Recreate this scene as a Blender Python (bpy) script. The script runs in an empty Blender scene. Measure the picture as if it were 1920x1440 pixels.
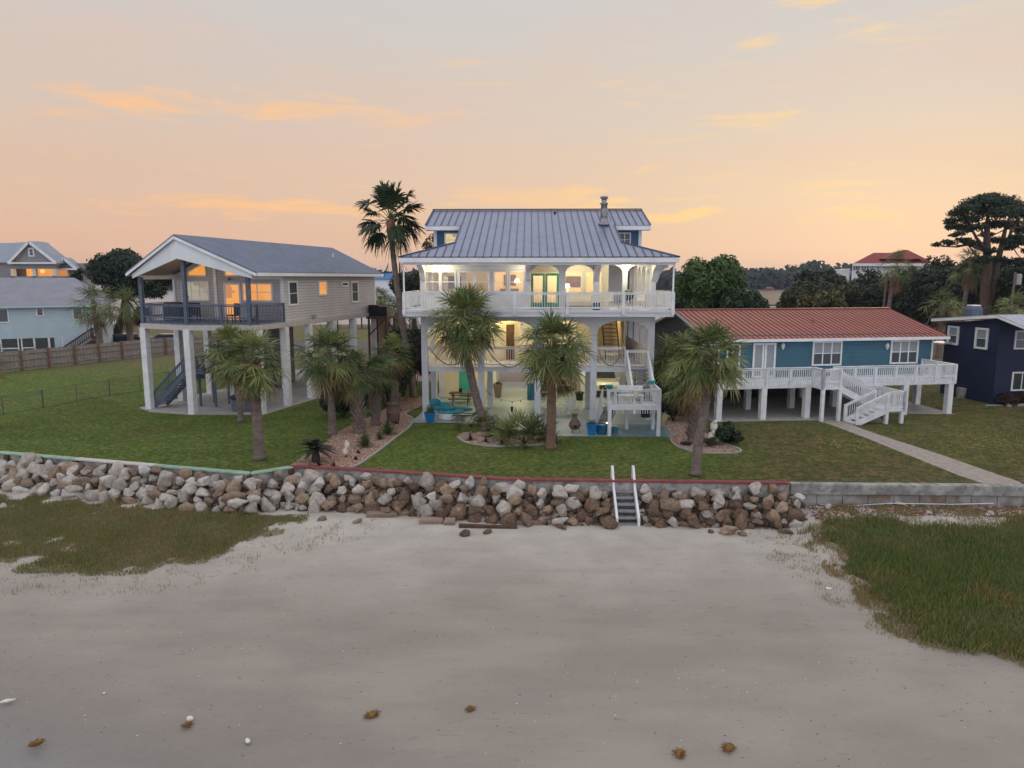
import bpy, math, random
from mathutils import Vector, Matrix, noise
R=math.radians
rnd=random.Random(11)
SC=bpy.context.scene
COL=SC.collection
# ---------------------------------------------------------------- camera
FPX=1333.0; CH=8.3; PITCH=R(8.5)
cam=bpy.data.cameras.new('camera'); co=bpy.data.objects.new('camera',cam); COL.objects.link(co)
co.location=(0,0,CH); co.rotation_euler=(R(90)-PITCH,0,0)
cam.sensor_width=36; cam.lens=36*FPX/1920; cam.clip_end=6000; cam.clip_start=0.1
SC.camera=co
SC.view_settings.view_transform='Standard'; SC.view_settings.look='None'
SC.view_settings.exposure=0.10; SC.view_settings.gamma=1
SC.cycles.max_bounces=6; SC.cycles.diffuse_bounces=3; SC.cycles.glossy_bounces=3
SC.cycles.transparent_max_bounces=8; SC.cycles.use_denoising=True
SC.cycles.sample_clamp_indirect=4
# ---------------------------------------------------------------- world
def nd(nt,typ,**k):
    n=nt.nodes.new(typ)
    for a,b in k.items(): setattr(n,a,b)
    return n
def build_world():
    w=bpy.data.worlds.new('World'); SC.world=w; w.use_nodes=True
    nt=w.node_tree; nt.nodes.clear(); L=nt.links.new
    out=nd(nt,'ShaderNodeOutputWorld')
    tc=nd(nt,'ShaderNodeTexCoord')
    sep=nd(nt,'ShaderNodeSeparateXYZ'); L(tc.outputs['Generated'],sep.inputs[0])
    def mth(op,a,b=None,c=None,clamp=False):
        m=nd(nt,'ShaderNodeMath',operation=op); m.use_clamp=clamp
        for i,x in enumerate((a,b,c)):
            if x is None: continue
            if isinstance(x,(int,float)): m.inputs[i].default_value=x
            else: L(x,m.inputs[i])
        return m.outputs[0]
    X,Y,Z=sep.outputs
    zc=mth('MAXIMUM',Z,0.0)
    def ramp(src,stops):
        r=nd(nt,'ShaderNodeValToRGB'); e=r.color_ramp.elements
        r.color_ramp.interpolation='B_SPLINE' if False else 'EASE'
        while len(e)<len(stops): e.new(0.5)
        for i,(p,c) in enumerate(stops): e[i].position=p; e[i].color=(*c,1)
        L(src,r.inputs[0]); return r.outputs[0]
    def mix(f,a,b,typ='MIX'):
        m=nd(nt,'ShaderNodeMix',data_type='RGBA',blend_type=typ)
        if isinstance(f,(int,float)): m.inputs[0].default_value=f
        else: L(f,m.inputs[0])
        for i,x in ((6,a),(7,b)):
            if isinstance(x,tuple): m.inputs[i].default_value=(*x,1)
            else: L(x,m.inputs[i])
        return m.outputs[2]
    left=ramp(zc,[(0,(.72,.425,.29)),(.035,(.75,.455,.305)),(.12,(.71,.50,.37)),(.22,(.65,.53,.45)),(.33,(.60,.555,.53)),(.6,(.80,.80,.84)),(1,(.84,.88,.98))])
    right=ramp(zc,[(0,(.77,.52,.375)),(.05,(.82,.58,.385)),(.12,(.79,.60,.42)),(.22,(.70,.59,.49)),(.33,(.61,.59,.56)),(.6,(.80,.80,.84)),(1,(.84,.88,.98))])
    lr=nd(nt,'ShaderNodeMapRange',interpolation_type='SMOOTHSTEP'); L(X,lr.inputs[0])
    lr.inputs[1].default_value=-.6; lr.inputs[2].default_value=.55
    front=mix(lr.outputs[0],left,right)
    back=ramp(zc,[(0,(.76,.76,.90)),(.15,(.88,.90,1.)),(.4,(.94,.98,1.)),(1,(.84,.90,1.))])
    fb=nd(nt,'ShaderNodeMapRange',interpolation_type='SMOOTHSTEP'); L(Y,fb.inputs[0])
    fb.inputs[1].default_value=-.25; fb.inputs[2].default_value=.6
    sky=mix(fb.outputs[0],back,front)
    # clouds, laid out by compass direction and height above the horizon
    az=mth('ARCTAN2',X,Y); el=mth('ARCSINE',Z)
    def dirpx(px,py):
        dx=(px-960)/FPX; uy=(720-py)/FPX; s,c=math.sin(PITCH),math.cos(PITCH)
        v=Vector((dx,c+uy*s,-s+uy*c)).normalized(); return math.atan2(v.x,v.y),math.asin(v.z)
    cl=[(285,186,200,22,1.),(200,218,110,22,.6),(610,212,240,30,.9),(500,392,280,20,1.1),(1000,372,190,30,1.25),(1110,392,110,14,1.1),(1275,404,110,13,1.3),(1385,226,110,18,.95),(1500,350,170,36,.75),(1220,313,35,9,.9),
        (1510,8,100,14,1.),(1420,76,45,12,.8),(1570,400,110,14,.7),(1680,408,120,12,.6),(1885,316,80,14,.5),(580,150,70,14,.45),(900,160,60,12,.4),(1180,208,70,14,.45),(1640,70,160,26,.35),(1330,375,120,14,.5)]
    wn=nd(nt,'ShaderNodeTexNoise'); wn.inputs['Scale'].default_value=9; wn.inputs['Detail'].default_value=5
    L(tc.outputs['Generated'],wn.inputs['Vector'])
    wob=mth('MULTIPLY',mth('SUBTRACT',wn.outputs[0],.5),.05)
    tot=None
    for px,py,wx,wy,st in cl:
        a,e=dirpx(px,py)
        ta=mth('MULTIPLY',mth('SUBTRACT',az,a),FPX/wx*1.0)
        te=mth('MULTIPLY',mth('SUBTRACT',mth('ADD',el,wob),e),FPX/wy)
        d=mth('ADD',mth('POWER',mth('ABSOLUTE',ta),2.0),mth('POWER',mth('ABSOLUTE',te),2.0))
        m=mth('MULTIPLY',mth('MAXIMUM',mth('SUBTRACT',1.25,d),0),st)
        tot=m if tot is None else mth('MAXIMUM',tot,m)
    mp=nd(nt,'ShaderNodeMapping'); mp.inputs['Scale'].default_value=(5,5,38); L(tc.outputs['Generated'],mp.inputs[0])
    n1=nd(nt,'ShaderNodeTexNoise'); n1.inputs['Scale'].default_value=1.6; n1.inputs['Detail'].default_value=9; n1.inputs['Roughness'].default_value=.62; n1.inputs['Distortion'].default_value=.5
    L(mp.outputs[0],n1.inputs['Vector'])
    cf=nd(nt,'ShaderNodeMapRange',interpolation_type='SMOOTHSTEP')
    L(mth('ADD',n1.outputs[0],mth('MULTIPLY',tot,.25)),cf.inputs[0]); cf.inputs[1].default_value=.57; cf.inputs[2].default_value=.92
    cloudc=mix(lr.outputs[0],(.98,.53,.25),(1.0,.68,.27))
    sky2=mix(mth('MULTIPLY',cf.outputs[0],.80),sky,cloudc)
    # broad soft veils, greyer above and pinker low
    mp2=nd(nt,'ShaderNodeMapping'); mp2.inputs['Scale'].default_value=(2.2,2.2,9); L(tc.outputs['Generated'],mp2.inputs[0])
    n2=nd(nt,'ShaderNodeTexNoise'); n2.inputs['Scale'].default_value=1.5; n2.inputs['Detail'].default_value=6; L(mp2.outputs[0],n2.inputs['Vector'])
    vf=nd(nt,'ShaderNodeMapRange',interpolation_type='SMOOTHSTEP'); L(n2.outputs[0],vf.inputs[0]); vf.inputs[1].default_value=.42; vf.inputs[2].default_value=.72
    sky3=mix(mth('MULTIPLY',vf.outputs[0],.30),sky2,(.74,.52,.42))
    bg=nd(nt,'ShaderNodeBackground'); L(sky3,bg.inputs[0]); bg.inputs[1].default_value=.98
    st=nd(nt,'ShaderNodeTexSky',sky_type='NISHITA'); st.sun_disc=False; st.sun_elevation=R(4); st.sun_rotation=R(28)
    bg2=nd(nt,'ShaderNodeBackground'); L(st.outputs[0],bg2.inputs[0]); bg2.inputs[1].default_value=.004
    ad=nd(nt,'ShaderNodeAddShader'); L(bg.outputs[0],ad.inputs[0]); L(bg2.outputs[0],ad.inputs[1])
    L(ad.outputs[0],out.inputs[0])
build_world()
sl=bpy.data.lights.new('sun','SUN'); so=bpy.data.objects.new('sun',sl); COL.objects.link(so)
sl.energy=.5; sl.angle=R(12); sl.color=(1,.66,.42)
so.rotation_euler=(R(90-7),0,R(180-28))   # low behind the houses, to the right
so.location=(30,60,30)
# ---------------------------------------------------------------- pixel <-> place
_s,_c=math.sin(PITCH),math.cos(PITCH)
def ray(px,py):
    uy=(720-py)/FPX; return ((px-960)/FPX,_c+uy*_s,-_s+uy*_c)
def G(px,py,z=0):
    d=ray(px,py); t=(z-CH)/d[2]; return (d[0]*t,d[1]*t)
def W(px,py,Y):
    d=ray(px,py); t=Y/d[1]; return Vector((d[0]*t,Y,CH+d[2]*t))
class Fr:
    def __init__(s,ox,oy,deg):
        s.ox,s.oy,s.deg=ox,oy,deg; a=R(deg); s.u=(math.cos(a),math.sin(a)); s.v=(-s.u[1],s.u[0])
    def onv(s,px,py,v):
        d=ray(px,py); n=s.v; k=(v+s.ox*n[0]+s.oy*n[1])/(d[0]*n[0]+d[1]*n[1]); x,y=d[0]*k-s.ox,d[1]*k-s.oy
        return (x*s.u[0]+y*s.u[1],CH+d[2]*k)
    def onu(s,px,py,u):
        d=ray(px,py); n=s.u; k=(u+s.ox*n[0]+s.oy*n[1])/(d[0]*n[0]+d[1]*n[1]); x,y=d[0]*k-s.ox,d[1]*k-s.oy
        return (x*s.v[0]+y*s.v[1],CH+d[2]*k)
    def onz(s,px,py,z=0):
        x,y=G(px,py,z); x-=s.ox; y-=s.oy; return (x*s.u[0]+y*s.u[1],x*s.v[0]+y*s.v[1])
    def w(s,u,v,z=0): return Vector((s.ox+s.u[0]*u+s.v[0]*v,s.oy+s.u[1]*u+s.v[1]*v,z))
# ---------------------------------------------------------------- materials
MT={}
def mat(name,c1,c2=None,scale=3.,rough=.6,metal=0.,bump=0.,bscale=None,det=5,lo=.35,hi=.65,spec=.4,c3=None,s3=40.,f3=.5,stretch=(1,1,1),lines=None,emit=None,es=0,coat=0,rand=0.,world=False):
    """procedural principled material; lines=(axis,period,depth,darken) draws laps / boards / courses"""
    if name in MT: return MT[name]
    m=bpy.data.materials.new(name); m.use_nodes=True; nt=m.node_tree; L=nt.links.new
    b=nt.nodes['Principled BSDF']; b.inputs['Roughness'].default_value=rough; b.inputs['Metallic'].default_value=metal
    b.inputs['Specular IOR Level'].default_value=spec
    if coat: b.inputs['Coat Weight'].default_value=coat
    if world:
        g=nd(nt,'ShaderNodeNewGeometry'); src=g.outputs['Position']
    else:
        tc=nd(nt,'ShaderNodeTexCoord'); src=tc.outputs['Object']
    mp=nd(nt,'ShaderNodeMapping'); mp.inputs['Scale'].default_value=stretch; L(src,mp.inputs[0]); vec=mp.outputs[0]
    n=nd(nt,'ShaderNodeTexNoise'); n.inputs['Scale'].default_value=scale; n.inputs['Detail'].default_value=det; L(vec,n.inputs['Vector'])
    r=nd(nt,'ShaderNodeMapRange'); L(n.outputs[0],r.inputs[0]); r.inputs[1].default_value=lo; r.inputs[2].default_value=hi
    mx=nd(nt,'ShaderNodeMix',data_type='RGBA'); L(r.outputs[0],mx.inputs[0])
    c2=c2 or tuple(x*.86 for x in c1)
    mx.inputs[6].default_value=(*c1,1); mx.inputs[7].default_value=(*c2,1); col=mx.outputs[2]
    if c3:
        n3=nd(nt,'ShaderNodeTexNoise'); n3.inputs['Scale'].default_value=s3; n3.inputs['Detail'].default_value=3; L(vec,n3.inputs['Vector'])
        r3=nd(nt,'ShaderNodeMapRange'); L(n3.outputs[0],r3.inputs[0]); r3.inputs[1].default_value=.5; r3.inputs[2].default_value=.7; r3.inputs[4].default_value=f3
        m3=nd(nt,'ShaderNodeMix',data_type='RGBA'); L(r3.outputs[0],m3.inputs[0]); L(col,m3.inputs[6]); m3.inputs[7].default_value=(*c3,1); col=m3.outputs[2]
    if rand:
        oi=nd(nt,'ShaderNodeObjectInfo'); rr=nd(nt,'ShaderNodeMapRange'); L(oi.outputs['Random'],rr.inputs[0]); rr.inputs[3].default_value=1-rand; rr.inputs[4].default_value=1+rand
        hv=nd(nt,'ShaderNodeHueSaturation'); L(rr.outputs[0],hv.inputs['Value']); L(col,hv.inputs['Color']); col=hv.outputs[0]
    hgt=None
    if bump:
        nb=nd(nt,'ShaderNodeTexNoise'); nb.inputs['Scale'].default_value=bscale or scale*6; nb.inputs['Detail'].default_value=6; L(vec,nb.inputs['Vector'])
        bp=nd(nt,'ShaderNodeBump'); bp.inputs['Strength'].default_value=1; bp.inputs['Distance'].default_value=bump; L(nb.outputs[0],bp.inputs['Height']); hgt=bp
    if lines:
        ax,per,dep,dk=lines
        sp=nd(nt,'ShaderNodeSeparateXYZ'); L(src,sp.inputs[0])
        d=nd(nt,'ShaderNodeMath',operation='DIVIDE'); L(sp.outputs[ax],d.inputs[0]); d.inputs[1].default_value=per
        f=nd(nt,'ShaderNodeMath',operation='FRACT'); L(d.outputs[0],f.inputs[0])
        g=nd(nt,'ShaderNodeMath',operation='GREATER_THAN'); L(f.outputs[0],g.inputs[0]); g.inputs[1].default_value=.87
        mk=nd(nt,'ShaderNodeMath',operation='MULTIPLY'); L(g.outputs[0],mk.inputs[0]); mk.inputs[1].default_value=dk
        ml=nd(nt,'ShaderNodeMix',data_type='RGBA'); L(mk.outputs[0],ml.inputs[0]); L(col,ml.inputs[6]); ml.inputs[7].default_value=(*[x*.35 for x in c1],1); col=ml.outputs[2]
        bp2=nd(nt,'ShaderNodeBump'); bp2.inputs['Distance'].default_value=dep; L(f.outputs[0],bp2.inputs['Height'])
        if hgt: L(hgt.outputs[0],bp2.inputs['Normal'])
        hgt=bp2
    if hgt: L(hgt.outputs[0],b.inputs['Normal'])
    L(col,b.inputs['Base Color'])
    if emit:
        b.inputs['Emission Color'].default_value=(*emit,1); b.inputs['Emission Strength'].default_value=es
    MT[name]=m; return m
def glowpane(name,ca,cb,cc,st,per=.55):
    """emissive patches: warm wall, curtain and furniture of lit rooms, and painted sunset glow, under a glossy coat"""
    m=bpy.data.materials.new(name); m.use_nodes=True; nt=m.node_tree; L=nt.links.new; b=nt.nodes['Principled BSDF']
    tc=nd(nt,'ShaderNodeTexCoord'); v=nd(nt,'ShaderNodeTexVoronoi'); v.distance='CHEBYCHEV'; v.inputs['Scale'].default_value=1/per; v.inputs['Randomness'].default_value=.8
    L(tc.outputs['Object'],v.inputs['Vector'])
    sp=nd(nt,'ShaderNodeSeparateColor'); L(v.outputs['Color'],sp.inputs[0])
    r=nd(nt,'ShaderNodeValToRGB'); e=r.color_ramp.elements; e.new(.5)
    for i,(p,c) in enumerate(((.1,ca),(.55,cb),(.9,cc))): e[i].position=p; e[i].color=(*c,1)
    L(sp.outputs[0],r.inputs[0]); b.inputs['Base Color'].default_value=(.05,.04,.03,1); b.inputs['Roughness'].default_value=.08
    L(r.outputs[0],b.inputs['Emission Color']); b.inputs['Emission Strength'].default_value=st
    MT[name]=m; return m
def glassmat(name,tint=(1,1,1),gl=.12):
    m=bpy.data.materials.new(name); m.use_nodes=True; nt=m.node_tree; L=nt.links.new; nt.nodes.clear()
    o=nd(nt,'ShaderNodeOutputMaterial'); t=nd(nt,'ShaderNodeBsdfTransparent'); t.inputs[0].default_value=(*tint,1)
    g=nd(nt,'ShaderNodeBsdfGlossy'); g.inputs['Roughness'].default_value=.03
    fr=nd(nt,'ShaderNodeFresnel'); fr.inputs[0].default_value=1.5
    ad=nd(nt,'ShaderNodeMath',operation='MULTIPLY'); L(fr.outputs[0],ad.inputs[0]); ad.inputs[1].default_value=gl/.04
    x=nd(nt,'ShaderNodeMixShader'); L(ad.outputs[0],x.inputs[0]); L(t.outputs[0],x.inputs[1]); L(g.outputs[0],x.inputs[2]); L(x.outputs[0],o.inputs[0])
    MT[name]=m; return m
mat('white',(.80,.81,.83),(.70,.71,.74),scale=1.2,rough=.55,bump=.002,bscale=30,c3=(.45,.44,.42),s3=3,f3=.18)
mat('whitewood',(.80,.81,.84),(.66,.67,.70),scale=2.5,rough=.6,bump=.003,bscale=25,c3=(.45,.44,.42),s3=3,f3=.22)
mat('stucco',(.68,.69,.73),(.58,.59,.64),scale=.8,rough=.85,bump=.006,bscale=45,c3=(.40,.40,.42),s3=2.5,f3=.2)
mat('cream',(.74,.70,.60),(.66,.62,.53),scale=1.,rough=.7)
mat('intwall',(.72,.64,.48),(.66,.57,.40),scale=.7,rough=.8)
mat('metalroof',(.285,.31,.42),(.255,.28,.385),scale=.9,rough=.42,metal=.55,bump=.001,bscale=4,c3=(.15,.17,.24),s3=2.2,f3=.25)
mat('seam',(.09,.11,.18),(.08,.095,.155),scale=2,rough=.45,metal=.5)
mat('redroof',(.40,.155,.115),(.34,.13,.098),scale=.9,rough=.5,metal=.25,c3=(.28,.08,.055),s3=5,f3=.4)
mat('redseam',(.22,.055,.045),rough=.6)
mat('shingle',(.165,.195,.265),(.13,.155,.215),scale=1.5,rough=.9,bump=.01,bscale=30,c3=(.19,.21,.26),s3=22,f3=.7)
mat('greyshingle',(.27,.27,.31),(.23,.23,.27),scale=.8,rough=.9,c3=(.32,.31,.35),s3=9,f3=.6)
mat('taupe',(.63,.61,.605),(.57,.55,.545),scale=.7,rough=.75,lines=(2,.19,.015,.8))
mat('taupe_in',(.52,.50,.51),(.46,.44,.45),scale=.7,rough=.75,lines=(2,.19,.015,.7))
mat('greysiding',(.30,.29,.31),(.26,.255,.275),rough=.8,lines=(2,.25,.015,.6))
mat('teal_siding',(.058,.155,.215),(.05,.13,.185),scale=1.,rough=.7,lines=(2,.17,.014,.65))
mat('paleblue',(.54,.65,.74),(.48,.59,.68),scale=.9,rough=.75,lines=(2,.2,.015,.5),c3=(.45,.62,.72),s3=12,f3=.3)
mat('navy',(.012,.022,.065),(.009,.017,.05),scale=1.,rough=.6,bump=.004,bscale=20,lines=(2,.2,.004,.3))
mat('darkgable',(.11,.12,.12),(.09,.10,.10),rough=.8,lines=(2,.2,.01,.4))
mat('bluewall',(.06,.14,.26),rough=.7,lines=(2,.18,.01,.5))
mat('slate_blue',(.10,.13,.19),(.075,.10,.15),scale=3,rough=.6,c3=(.15,.18,.24),s3=7,f3=.4)
mat('brownwood',(.10,.055,.035),(.07,.04,.028),scale=4,rough=.8,stretch=(1,1,1))
mat('teal',(.05,.37,.32),(.045,.33,.285),scale=1,rough=.5)
mat('tealcloth',(.05,.30,.36),(.04,.24,.30),scale=5,rough=.9,bump=.01,bscale=12)
mat('bluepot',(.015,.22,.55),(.012,.18,.46),scale=4,rough=.25,coat=.4)
mat('navypot',(.02,.10,.22),(.015,.16,.28),scale=3,rough=.25,coat=.5)
mat('clay',(.20,.13,.10),(.14,.10,.09),scale=5,rough=.85,bump=.005,bscale=30)
mat('iron',(.02,.02,.022),(.03,.025,.025),rough=.5,metal=.6)
mat('black',(.015,.015,.02),(.02,.02,.025),rough=.5)
mat('brass',(.35,.24,.09),rough=.35,metal=.9)
mat('chromepipe',(.32,.31,.32),(.22,.22,.24),scale=3,rough=.35,metal=.8)
mat('darkpane',(.03,.035,.045),(.05,.055,.06),scale=1.5,rough=.06,spec=.8)
mat('screen',(.045,.05,.05),(.06,.065,.06),scale=2,rough=.5)
mat('blindpane',(.34,.36,.37),(.30,.32,.33),scale=1,rough=.25,lines=(2,.055,.004,.35),spec=.6)
mat('lowpane',(.07,.08,.09),(.05,.06,.07),scale=1,rough=.12,lines=(2,.055,.003,.25),spec=.8)
mat('concrete',(.42,.40,.39),(.33,.315,.305),scale=1.3,rough=.9,bump=.008,bscale=18,c3=(.22,.20,.19),s3=4,f3=.4)
mat('oldconcrete',(.40,.385,.37),(.24,.23,.225),scale=1.6,rough=.95,bump=.03,bscale=9,c3=(.15,.13,.11),s3=4,f3=.75,lo=.4,hi=.6)
mat('blockconcrete',(.33,.315,.30),(.22,.20,.19),scale=2,rough=.95,bump=.015,bscale=14,c3=(.17,.085,.04),s3=1.7,f3=.7,lo=.4,hi=.6)
mat('patio',(.36,.40,.42),(.28,.34,.37),scale=.7,rough=.5,c3=(.30,.42,.47),s3=1.5,f3=.5,bump=.002,bscale=20)
mat('bluepatio',(.13,.24,.32),(.10,.19,.26),scale=1.1,rough=.45,c3=(.26,.34,.38),s3=3,f3=.4)
mat('pavers',(.36,.28,.24),(.30,.24,.20),scale=2,rough=.9,c3=(.22,.17,.15),s3=8,f3=.5)
mat('asphalt',(.10,.10,.105),(.08,.08,.085),scale=2,rough=.9)
mat('pathmat',(.42,.355,.31),(.31,.26,.23),scale=3.5,rough=.95,bump=.02,bscale=20,c3=(.17,.15,.13),s3=14,f3=.6,det=8,world=True)
mat('greencap',(.34,.48,.36),(.25,.38,.28),scale=2.5,rough=.7,c3=(.20,.24,.19),s3=5,f3=.5,bump=.004,bscale=20)
mat('whitecap',(.62,.58,.54),(.52,.47,.44),scale=3,rough=.7)
mat('redcap',(.25,.055,.06),(.18,.035,.04),scale=3,rough=.65,c3=(.35,.16,.15),s3=6,f3=.4)
mat('woodfence',(.34,.29,.26),(.26,.22,.20),scale=2.2,rough=.9,lines=(0,.14,.01,.7),c3=(.30,.25,.24),s3=5,f3=.5)
mat('fencepost',(.20,.115,.075),(.15,.09,.06),scale=4,rough=.85)
mat('steel',(.14,.14,.14),(.10,.10,.10),rough=.6,metal=.4)
mat('bark',(.20,.155,.135),(.12,.09,.078),scale=3,rough=.95,bump=.03,bscale=16,stretch=(1,1,2.2),c3=(.27,.23,.21),s3=9,f3=.5)
mat('barkred',(.20,.12,.085),(.13,.085,.068),scale=3,rough=.95,bump=.03,bscale=16,stretch=(1,1,2.2),c3=(.30,.20,.15),s3=9,f3=.4)
mat('boot',(.30,.255,.225),(.19,.14,.11),scale=5,rough=.9)
mat('bootred',(.26,.105,.05),(.17,.065,.035),scale=5,rough=.9)
mat('darkbark',(.045,.035,.03),(.06,.045,.038),scale=5,rough=.95,bump=.02,bscale=14)
mat('pinebark',(.13,.085,.065),(.08,.055,.045),scale=4,rough=.95,bump=.02,bscale=14)
def leafmat(name,a,b,c=None,rough=.55): return mat(name,a,b,scale=1.3,rough=rough,lo=.3,hi=.7,det=4,c3=c,s3=4.,f3=.5,spec=.3)
leafmat('frond',(.058,.095,.028),(.10,.135,.042))
leafmat('frondlt',(.22,.24,.075),(.16,.185,.06))
leafmat('frondyel',(.24,.18,.06),(.17,.13,.05))
leafmat('deadfrond',(.18,.095,.045),(.12,.07,.04))
leafmat('palmtall',(.022,.040,.016),(.040,.056,.02))
leafmat('oakgreen',(.045,.10,.02),(.08,.145,.028),(.022,.055,.014))
leafmat('darkleaf',(.018,.028,.013),(.032,.042,.018))
leafmat('pineleaf',(.018,.036,.018),(.032,.052,.024))
leafmat('oliveleaf',(.060,.062,.020),(.085,.065,.022),(.035,.045,.016))
leafmat('hedge',(.012,.021,.010),(.028,.040,.014))
leafmat('shrubgreen',(.030,.060,.022),(.045,.075,.025))
leafmat('sago',(.018,.024,.014),(.03,.032,.018))
leafmat('redleaf',(.08,.022,.02),(.045,.022,.02))
leafmat('forestleaf',(.028,.040,.026),(.045,.055,.032))
leafmat('marshmat',(.085,.062,.05),(.11,.08,.062))
leafmat('grassA',(.15,.18,.045),(.19,.20,.06))
leafmat('grassB',(.21,.19,.065),(.25,.21,.08))
leafmat('grassC',(.26,.18,.075),(.32,.22,.10))
leafmat('grassD',(.11,.165,.04),(.14,.18,.05))
leafmat('turfA',(.10,.145,.03),(.125,.165,.038))
leafmat('turfB',(.125,.13,.042),(.14,.125,.045))
leafmat('turfC',(.17,.13,.06),(.14,.11,.05))
leafmat('grassbed',(.060,.062,.026),(.10,.085,.045),(.04,.04,.02))
leafmat('snakeleaf',(.10,.13,.06),(.05,.09,.04))
glowpane('sunsetpane',(.85,.30,.05),(.95,.42,.10),(.55,.22,.08),.9,.9)  # emission painted in for sunset seen through the stilt house glass, no lamp inside
glowpane('warmpane',(.80,.62,.28),(.90,.70,.38),(.42,.30,.16),.75,.5)
glowpane('palepane',(.45,.44,.40),(.60,.52,.38),(.25,.19,.15),.55,.55)
mat('lampglow',(1,.9,.7),emit=(1,.85,.6),es=12)
mat('shadeglow',(1,.85,.6),emit=(1,.8,.5),es=3)
glassmat('glass')
# ---------------------------------------------------------------- mesh builder
class MB:
    def __init__(s): s.v=[];s.f=[];s.m=[]
    def add(s,vs,fs,m=0):
        o=len(s.v); s.v.extend([tuple(p) for p in vs]); s.f.extend([tuple(i+o for i in f) for f in fs]); s.m.extend([m]*len(fs))
    BF=[(0,3,2,1),(4,5,6,7),(0,1,5,4),(1,2,6,5),(2,3,7,6),(3,0,4,7)]
    def box(s,x0,y0,z0,x1,y1,z1,m=0):
        x0,x1=min(x0,x1),max(x0,x1);y0,y1=min(y0,y1),max(y0,y1);z0,z1=min(z0,z1),max(z0,z1)
        s.add([(x0,y0,z0),(x1,y0,z0),(x1,y1,z0),(x0,y1,z0),(x0,y0,z1),(x1,y0,z1),(x1,y1,z1),(x0,y1,z1)],MB.BF,m)
    def mbox(s,M,a0,b0,w0,a1,b1,w1,m=0):
        s.add([M(*p) for p in ((a0,b0,w0),(a1,b0,w0),(a1,b0,w1),(a0,b0,w1),(a0,b1,w0),(a1,b1,w0),(a1,b1,w1),(a0,b1,w1))],MB.BF,m)
    def bar(s,p,q,w,h,m=0,up=(0,0,1)):
        p,q=Vector(p),Vector(q); d=(q-p); 
        if d.length<1e-6: return
        d.normalize(); U=Vector(up)
        if abs(d.dot(U))>.99: U=Vector((0,1,0))
        S=d.cross(U).normalized()*(w/2); N=S.cross(d).normalized()*(h/2)
        s.add([p-S-N,p+S-N,p+S+N,p-S+N,q-S-N,q+S-N,q+S+N,q-S+N],[(0,1,2,3),(4,7,6,5),(0,4,5,1),(1,5,6,2),(2,6,7,3),(3,7,4,0)],m)
    def tube(s,pts,rad,n=8,m=0,cap=True):
        pts=[Vector(p) for p in pts]; 
        if isinstance(rad,(int,float)): rad=[rad]*len(pts)
        vs=[];fs=[]; prev=None
        for i,p in enumerate(pts):
            d=(pts[min(i+1,len(pts)-1)]-pts[max(i-1,0)]).normalized()
            if prev is None: prev=Vector((1,0,0)) if abs(d.x)<.9 else Vector((0,1,0))
            a=(prev-d*prev.dot(d)).normalized(); b=d.cross(a); prev=a
            for k in range(n):
                t=2*math.pi*k/n; vs.append(p+a*math.cos(t)*rad[i]+b*math.sin(t)*rad[i])
        for i in range(len(pts)-1):
            for k in range(n): fs.append((i*n+k,i*n+(k+1)%n,(i+1)*n+(k+1)%n,(i+1)*n+k))
        if cap: fs.append(tuple(range(n-1,-1,-1))); fs.append(tuple((len(pts)-1)*n+k for k in range(n)))
        s.add(vs,fs,m)
    def lathe(s,prof,c=(0,0,0),n=16,m=0):
        vs=[];fs=[]
        for r,z in prof:
            for k in range(n):
                t=2*math.pi*k/n; vs.append((c[0]+r*math.cos(t),c[1]+r*math.sin(t),c[2]+z))
        for i in range(len(prof)-1):
            for k in range(n): fs.append((i*n+k,i*n+(k+1)%n,(i+1)*n+(k+1)%n,(i+1)*n+k))
        fs.append(tuple(range(n-1,-1,-1))); fs.append(tuple((len(prof)-1)*n+k for k in range(n)))
        s.add(vs,fs,m)
    def extr(s,pts,vec,m=0):
        n=len(pts); pts=[Vector(p) for p in pts]; q=[p+Vector(vec) for p in pts]
        fs=[tuple(range(n)),tuple(range(2*n-1,n-1,-1))]+[(i,i+n,(i+1)%n+n,(i+1)%n) for i in range(n)]
        s.add(pts+q,fs,m)
    def ell(s,c,r,n=12,k=7,m=0):
        vs=[];fs=[]
        for i in range(1,k):
            a=math.pi*i/k
            for j in range(n):
                b=2*math.pi*j/n; vs.append((c[0]+r[0]*math.sin(a)*math.cos(b),c[1]+r[1]*math.sin(a)*math.sin(b),c[2]+r[2]*math.cos(a)))
        t=len(vs); vs+= [(c[0],c[1],c[2]+r[2]),(c[0],c[1],c[2]-r[2])]
        for i in range(k-2):
            for j in range(n): fs.append((i*n+j,(i+1)*n+j,(i+1)*n+(j+1)%n,i*n+(j+1)%n))
        for j in range(n): fs.append((t,j,(j+1)%n)); fs.append((t+1,(k-2)*n+(j+1)%n,(k-2)*n+j))
        s.add(vs,fs,m)
    def build(s,name,mats,parent=None,smooth=False,label=None,off=None,bevel=0):
        if not s.v: return None
        me=bpy.data.meshes.new(name)
        vs=s.v if off is None else [(x-off[0],y-off[1],z-off[2]) for x,y,z in s.v]
        me.from_pydata(vs,[],s.f); 
        if isinstance(mats,str): mats=[mats]
        for k in mats: me.materials.append(MT[k])
        if len(mats)>1: me.polygons.foreach_set('material_index',s.m)
        if smooth: me.polygons.foreach_set('use_smooth',[True]*len(s.f))
        me.update(); o=bpy.data.objects.new(name,me); COL.objects.link(o)
        if parent: o.parent=parent
        if label: o['label']=label
        if bevel:
            b=o.modifiers.new('bevel','BEVEL'); b.width=bevel; b.segments=2; b.limit_method='ANGLE'
        return o
def thing(name,label,cat,loc=(0,0,0),rz=0,group=None):
    o=bpy.data.objects.new(name,None); COL.objects.link(o); o.location=loc; o.rotation_euler=(0,0,rz)
    o.empty_display_size=.3; o['label']=label; o['category']=cat
    if group: o['group']=group
    return o
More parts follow.
